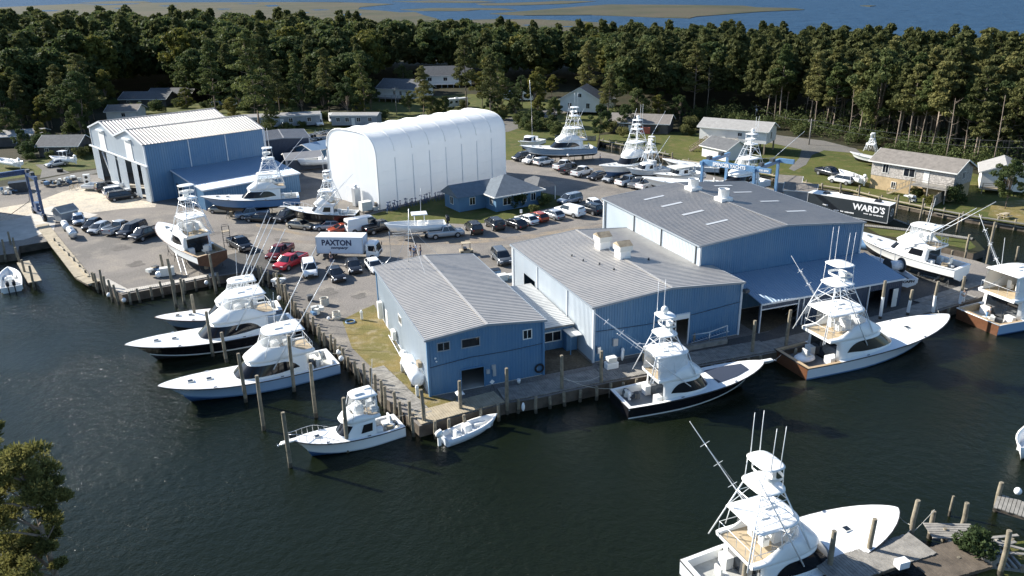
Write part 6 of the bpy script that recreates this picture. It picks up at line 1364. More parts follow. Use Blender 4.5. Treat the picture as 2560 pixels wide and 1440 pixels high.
def tree_meshes(kind, seed, H, n_leaf, lsize, bare=.5):
    r = random.Random(seed); mb = MB(); cs, rs = [], []
    lean = (r.uniform(-.6, .6), r.uniform(-.6, .6)); tr = .008*H+.05
    def axis(z): k = z/H; return (lean[0]*k*k*1.2+.15*math.sin(k*5+seed), lean[1]*k*k*1.2+.15*math.cos(k*4+seed), z)
    mb.tube([axis(H*k) for k in (0, .2, .4, .6, .8, .95)], tr, 7, r1=tr*.25)
    if kind == 'pine':
        nb = 26 if bare < .45 else 22
        for i in range(nb):
            f = (i+.5)/nb; z = H*(bare+(1-bare)*f); w = H*(.22 if bare < .45 else .17)*(1.15-f*.85)*(.55+.45*min(1, (f+.15)*3)); a = i*2.4+r.uniform(-.5, .5); d = w*r.uniform(.45, 1.)
            x, y, _ = axis(z); c = (x+d*math.cos(a), y+d*math.sin(a), z+r.uniform(-.2, .5))
            cs.append(c); q = H*.042*r.uniform(.7, 1.4)*(1.15-.4*f); rs.append((q*1.45, q*1.45, q*.6))
            mb.tube([(x, y, z-.8), (x+(c[0]-x)*.5, y+(c[1]-y)*.5, z-.5), c], .07, 4, r1=.025)
            if r.random() < .9:
                a2 = a+r.uniform(-.7, .7); k = r.uniform(.45, .75); cs.append((x+d*k*math.cos(a2), y+d*k*math.sin(a2), z+r.uniform(.2, .8))); rs.append((q*1.2, q*1.2, q*.6))
        cs.append(axis(H*.98)); rs.append((H*.05, H*.05, H*.04))
        if bare > .45:
            for i in range(6):
                z = H*r.uniform(.3, bare); a = r.uniform(0, 6.3); x, y, _ = axis(z); mb.tube([(x, y, z), (x+1.1*math.cos(a), y+1.1*math.sin(a), z+.5)], .035, 3, r1=.01)
    elif kind == 'oak':
        nb = 44
        for i in range(nb):
            f = r.random()**.8; z = H*(bare+(1-bare)*f*.95); w = H*.30*math.sqrt(max(.05, 1-(2*f-.85)**2*.8)); a = i*2.4; d = w*r.uniform(.2, 1.15); x, y, _ = axis(z)
            c = (x+d*math.cos(a), y+d*math.sin(a), z); cs.append(c); q = H*.065*r.uniform(.6, 1.4); rs.append((q*1.1, q*1.1, q*.75))
            if i % 3 == 0: mb.tube([axis(H*bare*.9), (x+d*.5*math.cos(a), y+d*.5*math.sin(a), z*.9), c], .09, 4, r1=.03)
    elif kind == 'bush':
        for i in range(14):
            a = i*2.4; d = H*.5*r.uniform(.1, 1); cs.append((d*math.cos(a), d*math.sin(a), H*r.uniform(.25, .8))); q = H*.26*r.uniform(.7, 1.3); rs.append((q, q, q*.85))
    return cs, rs, mb
LEAF = {'pine': 'pine_leaf', 'oak': 'oak_leaf', 'bush': 'oak_leaf', 'yellow': 'yellow_leaf'}
VAR = {}
def variants(key, kind, H, n, ls, bare, count, leaf=None, bark='bark'):
    L_ = []
    for i in range(count):
        cs, rs, mb = tree_meshes(kind, hash_(key)+i*7+3, H*(1+.04*(i % 3)), n, ls, bare)
        L_.append((mb.mesh('trunk', [bark]), quads_mesh('crown', leaves(cs, rs, n, ls, seed=i+hash_(key)), leaf or LEAF[kind])))
    VAR.setdefault(key, []).extend(L_)
def hash_(s): return sum(ord(c)*(i+1) for i, c in enumerate(s)) % 97
variants('tall_pine', 'pine', 17., 135, .28, .50, 6, bark='bark_pale')
variants('open_pine', 'pine', 17., 120, .24, .34, 6)
variants('tall_pine', 'pine', 15.5, 125, .28, .55, 2, 'green_pine_leaf', bark='bark_pale')
variants('open_pine', 'pine', 16., 110, .24, .30, 3, 'green_pine_leaf')
variants('oak', 'oak', 13., 150, .25, .25, 5)
variants('yellow_oak', 'oak', 12., 150, .25, .25, 3, 'yellow_leaf')
variants('bush', 'bush', 3., 150, .17, 0, 4)
variants('yellow_bush', 'bush', 3., 150, .17, 0, 2, 'pine_leaf')
variants('palm_bush', 'bush', 2.2, 150, .15, 0, 2, 'yellow_leaf')
def tree(key, xy, s=1., label='', name=None, group=None, cat='tree', z=0., rz=None, v=None):
    V = VAR[key]; tm, cm = V[random.randrange(len(V)) if v is None else v]
    nm = name or {'tall_pine': 'pine_tree', 'open_pine': 'pine_tree', 'oak': 'tree', 'yellow_oak': 'tree', 'bush': 'bush', 'yellow_bush': 'bush', 'palm_bush': 'bush'}[key]
    if 'bush' in key:
        o = bpy.data.objects.new(nm, cm); COL.objects.link(o); o.location = (xy[0], xy[1], z); tag(o, label, 'bush', group)
    else:
        o = thing(nm, label, cat, xy, z, 0, group); part('trunk', tm, o); part('crown', cm, o)
    o.rotation_euler = (0, 0, random.uniform(0, 6.28) if rz is None else rz); o.scale = (s*random.uniform(.92, 1.08), s*random.uniform(.92, 1.08), s); return o
pl0 = {'open_pine': 'broad pine standing among the houses behind the yard', 'oak': 'dark leafy tree standing among the houses behind the yard', 'yellow_oak': 'yellow green tree standing among the houses behind the yard'}
gr0 = {'open_pine': 'pines among the houses', 'oak': 'leafy trees among the houses', 'yellow_oak': 'yellow green trees among the houses'}
def inside(p, P):
    c = False; j = len(P)-1
    for i in range(len(P)):
        if (P[i][1] > p[1]) != (P[j][1] > p[1]) and p[0] < (P[j][0]-P[i][0])*(p[1]-P[i][1])/(P[j][1]-P[i][1])+P[i][0]: c = not c
        j = i
    return c
def proj(x, y, z):
    q = np.array([x, y, z-CH]); d = q@FW
    return (1280+FPX*(q@RT)/d, 720-FPX*(q@UP)/d, d)
# single trees one can pick out
H_ = lambda px, py, s_: G(px, py)
for key, px, py, s, lab in [
 ('open_pine', 650, 338, 1.5, 'tall pine with dark trunk right behind the hangar roof corner'), ('open_pine', 672, 318, 1.35, 'pine with pale trunk before the long mobile home'), ('open_pine', 545, 300, 1.35, 'broad pine rising over the far end of the hangar'),
 ('open_pine', 700, 290, .95, 'second pine before the mobile homes, right of the pale trunked one'), ('open_pine', 825, 285, 1.12, 'flat topped pine above the white van'), ('open_pine', 1165, 275, 1.3, 'wide layered pine beside the porch house'),
 ('open_pine', 1472, 270, 1.1, 'pine in front of the steep gabled white house'), ('open_pine', 1735, 290, 1.1, 'tall twin trunked pine at the edge of the right hand forest'), ('oak', 215, 338, 1.3, 'big leafy tree left of the hangar'),
 ('yellow_oak', 470, 285, .62, 'yellow green tree behind the hangar ridge'), ('oak', 1500, 352, .66, 'round bushy tree at the canal head behind the yachts'), ('oak', 1330, 345, .55, 'dark tree behind the whip mast boat'),
 ('oak', 1025, 285, .5, 'dark bushy tree beside the grey roofed white house'), ('oak', 1085, 300, .5, 'low dark tree in front of the porch house'), ('oak', 885, 240, .62, 'pair mate dark tree left of the grey roofed house'), ('oak', 1010, 230, .7, 'dark tree behind the grey roofed house'),
 ('oak', 2512, 522, .62, 'many stemmed tree at the right edge lawn'), ('open_pine', 2600, 470, .8, 'pine cut off by the right edge'), ('oak', 20, 345, .95, 'dark leafy tree at the left edge behind the cottage'),
 ('yellow_oak', 105, 365, .5, 'small yellow green tree left of the overgrown cottage'), ('oak', 60, 385, .45, 'small dark tree beside the left edge cottage'), ('oak', 1290, 300, .5, 'small tree right of the shelter top'), ('oak', 1560, 330, .55, 'dark tree beside the low dark house')]:
    tree(key, G(px, py), s, lab)
for px, py, s, lab in [(2385, 508, 1.0, 'large drooping bush between the stone house and the fence'), (2322, 512, .8, 'palm like bush at the canal corner of the stone house'), (2290, 492, .6, 'low bush beside the stone house deck'), (1290, 520, .9, 'leafy bush at the corner of the office house porch'),
        (1362, 515, .75, 'leafy bush right of the office house porch'), (1335, 533, .5, 'small bush beside the mailbox post'), (960, 790, .35, 'tuft of dry weeds at the corner of the small blue shed'), (698, 700, .35, 'tuft of dry weeds above the bulkhead pilings'),
        (2435, 1392, .75, 'round green bush beside the broken pier'), (128, 398, .6, 'bush before the overgrown cottage'), (75, 402, .7, 'dark bush beside the left driveway'), (205, 395, .9, 'yellow green bush beside the hangar front'), (185, 388, .8, 'bush at the end of the left lawn'), (232, 385, .8, 'sunny bush touching the hangar corner'),
        (1255, 300, 1., 'bush beyond the shelter top right'), (1200, 300, .9, 'sunny bush beyond the middle of the shelter ridge'), (1150, 305, .9, 'low bush beyond the shelter ridge'), (720, 290, .8, 'shaded bush by the mobile homes'), (1830, 425, .6, 'small green bush behind the blue lift beam')]:
    tree('palm_bush' if ('palm' in lab or 'tuft' in lab) else ('yellow_bush' if 'yellow' in lab or 'sunny' in lab else 'bush'), G(px, py), s, lab)
for i in range(190):
    px, py = random.uniform(-20, 1560), random.uniform(235, 345)
    bad = any(x0 < px < x1 and y0 < py < y1 for x0, x1, y0, y1 in [(230, 660, 272, 420), (700, 770, 292, 345), (765, 920, 290, 345), (915, 1200, 180, 345), (840, 1270, 300, 400), (1240, 1345, 225, 262), (1370, 1520, 225, 345), (1510, 1660, 280, 400), (1270, 1500, 306, 400), (60, 200, 330, 420), (270, 450, 225, 310), (-20, 70, 325, 400), (100, 165, 395, 430)])
    if bad: continue
    k = random.choice(['oak', 'oak', 'open_pine', 'yellow_oak']); tree(k, G(px, py), random.uniform(.55, 1.15), pl0[k], group=gr0[k])
for i, (px, py) in enumerate([(720, 282), (745, 268), (872, 300), (905, 298), (928, 275), (1228, 305), (1252, 285), (1345, 300), (1385, 318), (1520, 300), (1590, 312), (1645, 305), (1700, 305), (640, 300), (600, 292), (585, 312), (690, 268), (660, 275), (10, 300), (50, 312), (120, 320), (165, 322), (235, 300), (265, 258), (1115, 300), (1060, 300), (1350, 255), (1380, 245), (30, 360)]):
    k = ['oak', 'open_pine', 'oak', 'yellow_oak'][i % 4]; tree(k, G(px, py), [.6, .85, .75, .55][i % 4]*random.uniform(.85, 1.2), pl0[k], group=gr0[k])
for i in range(60):
    x0, x1, y0, y1 = [(960, 1290, 268, 300), (1270, 1400, 300, 340), (640, 960, 296, 345), (1500, 1740, 318, 345), (0, 240, 330, 400), (270, 620, 268, 290)][i % 6]
    tree('bush' if i % 3 else 'yellow_bush', G(random.uniform(x0, x1), random.uniform(y0, y1)), random.uniform(.6, 1.3), 'shrub in the yards among the houses behind the boatyard', group='shrubs among the houses')
# forest zones: world polygon, spacing, species weights, label, group
right_zone = [tuple(p) for p in pts((1560, 300), (1660, 292), (1760, 285), (1860, 300), (1940, 318), (2060, 338), (2170, 358), (2260, 385), (2330, 400), (2420, 420), (2560, 435), (2760, 460))]+[(230, 150), (165, 215), (150, 245), (138, 275), (120, 330), (96, 385), (62, 390), (40, 330)]
left_zone = [(-330, 500), (-400, 300), (-190, 215)]+[tuple(p) for p in pts((-60, 345), (60, 318), (130, 300), (200, 290), (262, 264), (300, 246), (380, 232), (440, 232), (470, 268), (560, 276), (620, 256), (760, 250), (790, 270), (900, 272), (930, 242), (945, 210), (1050, 200),
    (1180, 198), (1200, 222), (1350, 226), (1400, 212), (1500, 225), (1560, 258), (1560, 300))]+[(62, 392), (20, 402), (0, 405), (-30, 425), (-60, 440), (-160, 465)]
zones = [
 (right_zone, 4.4, [('tall_pine', .8), ('open_pine', .1), ('oak', .1)], 1.02, 'tall olive pine in the dense forest on the right beyond the lawn', 'pines of the right hand forest'),
 (left_zone, 5.6, [('oak', .55), ('open_pine', .3), ('yellow_oak', .15)], 1.08, 'tree in the dark mixed forest behind the houses and hangar', 'trees of the mixed forest behind the yard')]
cand = []
for Z_, sp, wts, sc, lab, grp in zones:
    xs = [p[0] for p in Z_]; ys = [p[1] for p in Z_]; y = min(ys)
    while y < max(ys):
        x = min(xs)
        while x < max(xs):
            p = (x+random.uniform(-.45, .45)*sp, y+random.uniform(-.45, .45)*sp); x += sp
            if not inside(p, Z_): continue
            u, v, d = proj(p[0], p[1], 12)
            if u < -120 or u > 2680: continue
            q = random.random(); k = wts[-1][0]
            for nm, w_ in wts:
                if q < w_: k = nm; break
                q -= w_
            s = sc*random.choice((random.uniform(.68, .9), random.uniform(.85, 1.1), random.uniform(.95, 1.28)))*(1.22 if (k == 'oak' or k == 'yellow_oak') else 1.)
            if p[1] > 290: s *= .93+.32*min(1, max(0, (30-p[0])/220))
            cand.append((d, p, k, s, lab, grp))
        y += sp*.9
cand.sort(key=lambda c: c[0])
NI = 170
pl = {'tall_pine': 'tall straight olive pine in the dense forest beyond the right lawn', 'open_pine': 'broad pine in the forest behind the boatyard', 'oak': 'dark leafy tree in the forest behind the boatyard', 'yellow_oak': 'yellow green leafy tree in the forest behind the boatyard'}
for d, p, k, s, lab, grp in cand[:NI]: tree(k, p, s, pl[k], group={'tall_pine': 'tall pines of the right hand forest', 'open_pine': 'broad pines of the forest', 'oak': 'dark leafy trees of the forest', 'yellow_oak': 'yellow green trees of the forest'}[k])
# bare snags standing in the forest edge
for i, (px, py, hh) in enumerate([(1766, 292, 14.), (2120, 352, 12.), (2362, 412, 13.5), (2478, 432, 15.)]):
    mb = MB(); r_ = random.Random(i); mb.tube([(0, 0, 0), (.15, .1, hh*.5), (-.1, .2, hh)], .16, 6, r1=.04)
    for k in range(9): z = hh*r_.uniform(.4, .95); a = r_.uniform(0, 6.28); q = r_.uniform(.6, 1.8); mb.tube([(0, .1, z), (q*.6*math.cos(a), q*.6*math.sin(a), z+.3), (q*math.cos(a), q*math.sin(a), z+.9)], .04, 4, r1=.01)
    o = mb.build('dead_tree', 'bark_pale'); p = G(px, py); o.location = (p[0], p[1], 0); tag(o, ['bare dead trunk beside the twin trunked pine', 'bare dead trunk at the forest edge by the lawn road', 'bare dead trunk above the stone house roof', 'bare pale trunk in the forest above the white cottage'][i], 'dead tree')
# the farther trees read as one mass
def far_forest(sel, leafm, name):
    V = []; tb = MB()
    base = {}
    for i, (d, p, k, s, lab, grp) in enumerate(sel):
        far = d > 300; kk = 'oak' if 'oak' in k else k
        key = (kk, i % 5, far)
        if key not in base:
            cs, rs, _ = tree_meshes('oak' if kk == 'oak' else 'pine', 31+i % 5, 13. if kk == 'oak' else 17., 0, 0, .4 if kk == 'oak' else .5)
            base[key] = leaves(cs, rs, 36 if far else 54, .55 if far else .42, seed=i % 5+9)
        b = base[key]; a = random.uniform(0, 6.28); c_, s_ = math.cos(a), math.sin(a); q = np.empty_like(b)
        q[:, 0] = (b[:, 0]*c_-b[:, 1]*s_)*s+p[0]; q[:, 1] = (b[:, 0]*s_+b[:, 1]*c_)*s+p[1]; q[:, 2] = b[:, 2]*s; V.append(q)
    o = bpy.data.objects.new(name, quads_mesh(name, np.concatenate(V), leafm)); COL.objects.link(o); tag(o, kind='stuff'); return o
rest = cand[NI:]
print('trees', len(cand), 'far', len(rest))
A_ = [c for c in rest if c[2] in ('tall_pine', 'open_pine')]; B_ = [c for c in rest if c[2] == 'oak']; C_ = [c for c in rest if c[2] == 'yellow_oak']
for sel, lm, nm, lb in ((A_, 'pine_leaf', 'distant_pine_wood', 'far pine wood reading as one olive mass behind the boatyard'), (B_, 'oak_leaf', 'distant_wood', 'far dark leafy wood reading as one mass behind the boatyard'), (C_, 'yellow_leaf', 'distant_yellow_wood', 'yellow green tree tops scattered through the far wood')):
    if sel: o = far_forest(sel, lm, nm); o['label'] = lb; o['category'] = 'wood'
# understory along the forest edge (undergrowth nobody could count)
us = []; rs = []
edge = pts((1560, 312), (1700, 305), (1860, 318), (1940, 332), (2060, 350), (2170, 372), (2230, 392), (2330, 412), (2420, 432), (2560, 452), (2760, 480))
for a, b in zip(edge[:-1], edge[1:]):
    a, b = np.array(a), np.array(b); L_ = np.linalg.norm(b-a); n_ = int(L_/.6)
    for i in range(n_):
        p = a+(b-a)*(i+random.random())/n_; back_ = np.array([-(b-a)[1], (b-a)[0]])/L_; 
        if back_[1] < 0: back_ = -back_
        q_ = random.uniform(0, 12); p = p+back_*q_; h = random.uniform(1.2, 3.)+q_*.32*random.random()
        us.append((p[0], p[1], h*.6)); rs.append((h*.55, h*.55, h*.6))
o = bpy.data.objects.new('undergrowth', quads_mesh('undergrowth', leaves(us, rs, 130, .24, seed=5), 'oak_leaf')); COL.objects.link(o); tag(o, 'shrubby undergrowth along the foot of the right hand forest', 'undergrowth', kind='stuff')
us = []; rs = []
for i in range(420):
    x, y = random.uniform(-230, 60), random.uniform(190, 330); u, v, d = proj(x, y, 1)
    if not inside((x, y), left_zone) and not (v > 262 or 0): continue
    if not inside((x, y), left_zone): continue
    h = random.uniform(1.2, 3.5); us.append((x, y, h*.5)); rs.append((h*.8, h*.8, h*.55))
if us: o = bpy.data.objects.new('undergrowth', quads_mesh('undergrowth', leaves(us, rs, 110, .3, seed=6), 'oak_leaf')); COL.objects.link(o); tag(o, 'dark shrubs under the mixed forest behind the houses', 'undergrowth', kind='stuff')
# foreground pines at the lower left: flat needle pads on long limbs
def needle_pine(label, px, py, H, pads, seed):
    rr = random.Random(seed); p = G(px, py, H-1.); o = thing('pine_tree', label, 'tree', p, -.9, 0); r0 = np.array([p[0], p[1]]); mb = MB()
    mb.tube([(0, 0, 0), (.1, .05, H*.4), (-.05, .1, H*.7), (.05, 0, H*.98)], .26, 8, r1=.05); cs, rs = [], []
    for (qx, qy, s_) in pads:
        d = RT*((qx-1280)/FPX)+UP*(-(qy-720)/FPX)+FW; yy = r0[1]+rr.uniform(-1.3, 1.3); t = yy/d[1]; c = np.array([d[0]*t-r0[0], yy-r0[1], CH+d[2]*t+.9])
        mb.tube([(0, 0, c[2]-.7-.25*abs(c[0])), (c[0]*.5, c[1]*.5, c[2]-.45), tuple(c-np.array([0, 0, .15]))], .075, 5, r1=.025)
        for k in range(9): a = rr.uniform(0, 6.28); q = rr.uniform(.1, 1.)*s_; cs.append((c[0]+q*math.cos(a), c[1]+q*math.sin(a), c[2]+rr.uniform(-.2, .3)*s_)); rs.append((.42*s_, .42*s_, .26*s_))
    mb.build('trunk', 'bark', o); r = np.random.default_rng(seed); cen = np.array(cs); R3 = np.array(rs); n = 130; k = len(cen)
    d = r.normal(size=(k, n, 3)); d /= np.linalg.norm(d, axis=2, keepdims=True); P = (cen[:, None]+d*R3[:, None]*r.random((k, n, 1))**.5).reshape(-1, 3); dd = d.reshape(-1, 3); dd[:, 2] = np.abs(dd[:, 2])+.35; dd += r.normal(size=dd.shape)*.35; dd /= np.linalg.norm(dd, axis=1, keepdims=True)
    w_ = np.cross(dd, r.normal(size=dd.shape)); w_ /= np.linalg.norm(w_, axis=1, keepdims=True)+1e-9; L_ = .26*(.6+.6*r.random((len(P), 1))); w_ = w_*.028
    V = np.stack([P-w_, P+dd*L_*.5-w_*1.6, P+dd*L_, P+dd*L_*.5+w_*1.6], 1).reshape(-1, 3); part('crown', quads_mesh('crown', V, 'needles'), o)
foliage_mat('needles', (.10, .105, .035), (.20, .19, .06), (.33, .29, .10), .6)
needle_pine('foreground pine with tufted branches at the bottom left corner', 52, 1135, 15.5, [(62, 1128, .9), (22, 1150, 1.), (100, 1172, .9), (50, 1188, 1.), (112, 1212, .8), (10, 1215, 1.), (72, 1228, .9), (-20, 1180, 1.), (95, 1240, .6), (132, 1242, .55), (165, 1243, .4), (36, 1278, .8), (-5, 1290, .9), (118, 1288, .6), (140, 1298, .45),
    (100, 1342, .7), (132, 1330, .6), (58, 1362, .9), (16, 1350, .9), (92, 1385, .8), (28, 1402, .9), (112, 1372, .6), (-5, 1420, .9), (62, 1428, .8), (148, 1412, .35), (-30, 1330, 1.), (15, 1460, .9), (80, 1470, .8), (-25, 1250, .9)], 3)
needle_pine('shaded pine barely showing at the left edge', -90, 1060, 16., [(-50, 1050, .8), (-28, 1075, .5), (-55, 1100, .9), (-30, 1098, .5), (-60, 1130, 1.), (-70, 1060, .9), (-80, 1180, 1.)], 8)
# ---------------------------------------------------------------- yard equipment and clutter
def v3(p, z=0.): return np.array([p[0], p[1], z])
def gantry(name, label, a, d1, d2, wd_, dp, h, m, cross_front=False, words=None, words2=None, wm='sign_white'):
    "travel lift: a = front left foot; d1 across, d2 to the back"
    T = thing(name, label, 'travel lift', a, 0, math.atan2(d1[1], d1[0])); s_ = 1 if (d1[0]*d2[1]-d1[1]*d2[0]) > 0 else -1
    for x in (0, wd_):
        mb = MB()
        for y in (0, dp):
            mb.box((x, s_*y, h/2+.35), (.42, .42, h-.7))
        mb.box((x, s_*dp/2, 1.0), (.4, dp+1.6, .5)); mb.box((x, s_*dp/2, h), (.5, dp+1.2, .6)); mb.build('side_frame', m, T)
        for y in (-.4, dp+.4):
            w_ = MB(); w_.cyl((x-.25, s_*y, .65), (x+.25, s_*y, .65), .65, .65, 16); ww = w_.build('wheel', 'rubber', T); MB().cyl((x-.28, s_*y, .65), (x+.28, s_*y, .65), .3, .3, 10).build('rim', m, ww)
        for y in (.25*dp, .72*dp):
            q = MB(); q.box((x, s_*y, h+.5), (.6, 1.1, .55)); q.build('hoist_drum', 'steel_dark', T)
        mb = MB()
        for k in range(9): mb.box((x+(.32 if x == 0 else -.32), s_*(.1+.02*k), 1.4+k*(h-2.2)/9), (.08, .5, .06))
        mb.build('ladder', 'alu', T)
    mb = MB(); mb.box((wd_/2, s_*(dp if not cross_front else 0), h+.1), (wd_, .55, .85)); mb.build('cross_beam', m if not words2 else m, T)
    mb = MB(); mb.box((-.1, s_*dp*.5, 2.0), (.9, 1.7, 1.3)); mb.build('engine_box', m, T)
    for xx in (.8, wd_-.8):
        mb = MB(); mb.tube([(xx, s_*dp*.3, h), (xx+.4, s_*dp*.3, h*.45), (wd_/2, s_*dp*.3, 1.6)], .05, 4); mb.build('lifting_strap', 'steel_dark', T)
    return T
dA = nrm(v3(G(1920, 424, 8)-G(1757, 402, 8)))[:2]; dB = nrm(v3(G(1811, 381, 8)-G(1757, 402, 8)))[:2]; dB = np.array([-dA[1], dA[0]])
L2 = gantry('travel_lift', 'blue travel lift with white lettered beam behind the largest roof', G(1757, 404, 8), dA, dB, 9.3, 9.0, 7.8, 'lift_blue2', cross_front=True)
MB().box((10.7, 0, 7.9), (2.6, .5, .7)).build('beam_end', 'lift_blue2', L2); MB().box((10.7, 9., 7.9), (2.6, .5, .7)).build('beam_end', 'lift_blue2', L2)
lettering('SPENCER YACHTS', .78, L2, (4.9, -.30, 7.9), (PI/2, 0, 0), bold=.03, sx=.92); lettering('100 BFM', .45, L2, (10.9, -.27, 7.9), (PI/2, 0, 0), bold=.01)
a1, a2 = G(112, 552), G(88, 534); db = nrm(v3(a2-a1))[:2]; da = np.array([-db[1], db[0]])
L1 = gantry('travel_lift', 'dark blue travel lift standing over the left slip, cut by the left edge', a1, da, db, 8.8, 6.5, 7.4, 'lift_blue')
lettering('MARINE TRAVELIFT', .62, L1, (4.0, -6.5*1-.3 if False else (6.2 if (da[0]*db[1]-da[1]*db[0]) > 0 else -6.2), 7.5), (PI/2, 0, PI if (da[0]*db[1]-da[1]*db[0]) < 0 else 0), 'ink_blue', .01)
def simple(name, label, cat, xy, build, m, rz=0., z=0.015, group=None, parts_=()):
    "one-mesh thing, or parts when given"
    if not parts_:
        mb = MB(); build(mb); o = mb.build(name, m, None, (float(xy[0]), float(xy[1]), z), rz); return tag(o, label, cat, group)
    T = thing(name, label, cat, xy, z, rz, group)
    for pn, pb, pm in parts_: mb = MB(); pb(mb); mb.build(pn, pm, T)
    return T
def tank(label, p, q, r, m='tarp_white', zc=None, name='tank'):
    a, b = G(*p), G(*q); d = b-a; L = np.linalg.norm(d); T = thing(name, label, 'tank', a, .02, math.atan2(d[1], d[0])); zc = zc or r+.35
    mb = MB(); R_ = []
    for x, k in ((-.28*r, .35), (-.18*r, .75), (0, 1), (L*.33, 1), (L*.66, 1), (L, 1), (L+.18*r, .75), (L+.28*r, .35)): R_.append([(x, r*k*math.cos(2*PI*j/18), zc+r*k*math.sin(2*PI*j/18)) for j in range(18)])
    mb.loft(R_, True, True, 0, True); mb.build('tank_body', m, T)
    mb = MB()
    for x in (L*.2, L*.8): mb.box((x, 0, (zc-r)/2+.1), (.25, r*1.5, max(.2, zc-r+.25)))
    mb.build('cradle', 'steel_dark', T); mb = MB(); mb.cyl((L*.5, 0, zc+r-.02), (L*.5, 0, zc+r+.18), .16, .16, 8)
    for x in (.05, L*.35, L*.67): mb.tube([(x, r*1.01*math.cos(2*PI*j/16), zc+r*1.01*math.sin(2*PI*j/16)) for j in range(17)], .02, 4)
    mb.build('band', 'alu', T); return T
tank('large white horizontal fuel tank beside the small blue shed', (1047, 975), (1021, 925), .72)
tank('small white gas tank behind the large fuel tank', (1018, 912), (1008, 898), .36)
tank('white cylindrical tank behind another on the slip walkway', (168, 580), (163, 570), .5)
tank('grey cylindrical tank nearest the water on the slip walkway', (186, 600), (178, 588), .58, 'alu')
tank('long pale tank in the grass beyond the pale blue shed', (722, 395), (738, 393), .7)
# dumpster and bins
def dumpster(label, px, rz, s=1., m='green_bin', name='dumpster'):
    T = thing(name, label, 'dumpster', G(*px), .02, rz)
    MB().box((0, 0, .75*s), (2.4*s, 1.6*s, 1.4*s), taper=1.08).build('bin_body', m, T); mb = MB(); mb.box((0, 0, 1.5*s), (2.65*s, 1.8*s, .08)); mb.build('lid', 'black', T)
    mb = MB()
    for x in (-.9, .9):
        for y in (-.6, .6): mb.cyl((x*s, y*s, .1), (x*s, y*s+.06, .1), .1, .1, 8)
    mb.build('caster', 'rubber', T); return T
dumpster('dark dumpster with open black lid under the left travel lift beam', (50, 478), .5, 1.25, 'steel_dark')
dumpster('small dark bin at the end of the driveway', (151, 430), .2, .42, 'black', 'wheeled_bin')
dumpster('dark wheeled bin at the lean-to corner', (2172, 742), .3, .55, 'steel_dark', 'wheeled_bin'); dumpster('second dark wheeled bin beside it at the lean-to corner', (2188, 740), .4, .5, 'black', 'wheeled_bin')
dumpster('blue plastic bin behind the small blue shed roof edge', (1236, 690), .3, .6, 'tarp_blue', 'storage_bin')
def junk(mb, n, sx, sy, h, seed):
    r = random.Random(seed)
    for i in range(n): mb.box((r.uniform(-sx, sx), r.uniform(-sy, sy), r.uniform(.2, h)), (r.uniform(.2, .9), r.uniform(.2, .8), r.uniform(.15, .7)), r.uniform(0, 3), r.randrange(4))
for i, (px, py, sx, lab) in enumerate([(123, 466, 1.4, 'heap of metal scrap left of the tarped pallets'), (140, 464, 1.3, 'pallet heap with white sheeting beside the apron'), (158, 460, 1.2, 'pallet of white buckets behind the sawhorses'), (176, 457, 1.1, 'pallet with a blue tarp behind the apron'), (196, 455, 1.2, 'dark crates stacked by the road'),
        (18, 484, 1.6, 'scrap pile at the left edge beneath the lift beam'), (395, 688, .9, 'pump gear and hoses on the gravel by the bulkhead'), (705, 715, 1., 'heap of nets and rope among the old pilings'), (800, 785, .9, 'tangle of rope and floats on the bulkhead edge'),
        (930, 525, 1.1, 'pile of machinery at the shelter front corner'), (1205, 428, .6, 'boxes beside the far boats'), (2280, 505, .8, 'garden clutter under the stone house deck')]):
    mb = MB(); junk(mb, 11, sx, .7, 1.0, i); o = mb.build('junk_pile', [['steel_dark', 'offwhite', 'wood', 'tarp_blue'], ['offwhite', 'steel_dark', 'white', 'wood_grey'], ['white', 'steel_dark', 'tarp_blue', 'offwhite']][i % 3]); p = G(px, py); o.location = (p[0], p[1], .02); tag(o, lab, 'junk pile')
# vertical white machine
simple('freezer', 'tall white cabinet with two dark vents beside the scrap by the hangar', 'cabinet', G(220, 462), None, None, .3, parts_=[('cabinet_body', lambda m: m.box((0, 0, 1.1), (1.2, .8, 2.1)), 'white'), ('vent', lambda m: (m.cyl((-.0, -.41, 1.6), (0, -.43, 1.6), .3, .3, 12), m.cyl((0, -.41, .7), (0, -.43, .7), .3, .3, 12)), 'black')])
def sawhorse(m):
    m.box((0, 0, .85), (1.4, .12, .1))
    for x in (-.6, .6):
        for y in (-.3, .3): m.tube([(x, 0, .82), (x, y, 0)], .05, 4)
simple('sawhorse', 'left sawhorse standing on the concrete apron', 'sawhorse', G(180, 474), sawhorse, 'wood_new', 1.6); simple('sawhorse', 'right sawhorse standing on the concrete apron', 'sawhorse', G(191, 472), sawhorse, 'wood_new', 1.3)
# boat stands stored along the shelter
sm_ = MB()
for a in (0, 2.1, 4.2): sm_.tube([(0, 0, 1.0), (.4*math.cos(a), .4*math.sin(a), 0)], .035, 4)
sm_.tube([(0, 0, .6), (0, 0, 1.35)], .045, 5); sm_.box((0, 0, 1.38), (.32, .32, .06)); stand_me = sm_.mesh('jack_stand', ['lift_blue'])
A_, B_ = np.array(G(958, 530)), np.array(G(1165, 480)); nn_ = 46
for i in range(nn_):
    t = (i+.5)/nn_; p = A_+(B_-A_)*t; o = bpy.data.objects.new('jack_stand', stand_me); COL.objects.link(o); o.location = (p[0]+random.uniform(-.3, .9), p[1]+random.uniform(-1.3, .2), .02); o.rotation_euler = (0, 0, random.uniform(0, 6)); o.scale = [random.uniform(.85, 1.15)]*3
    tag(o, 'steel boat stand in the long row stored along the white shelter wall', 'boat stand', 'boat stands along the shelter')
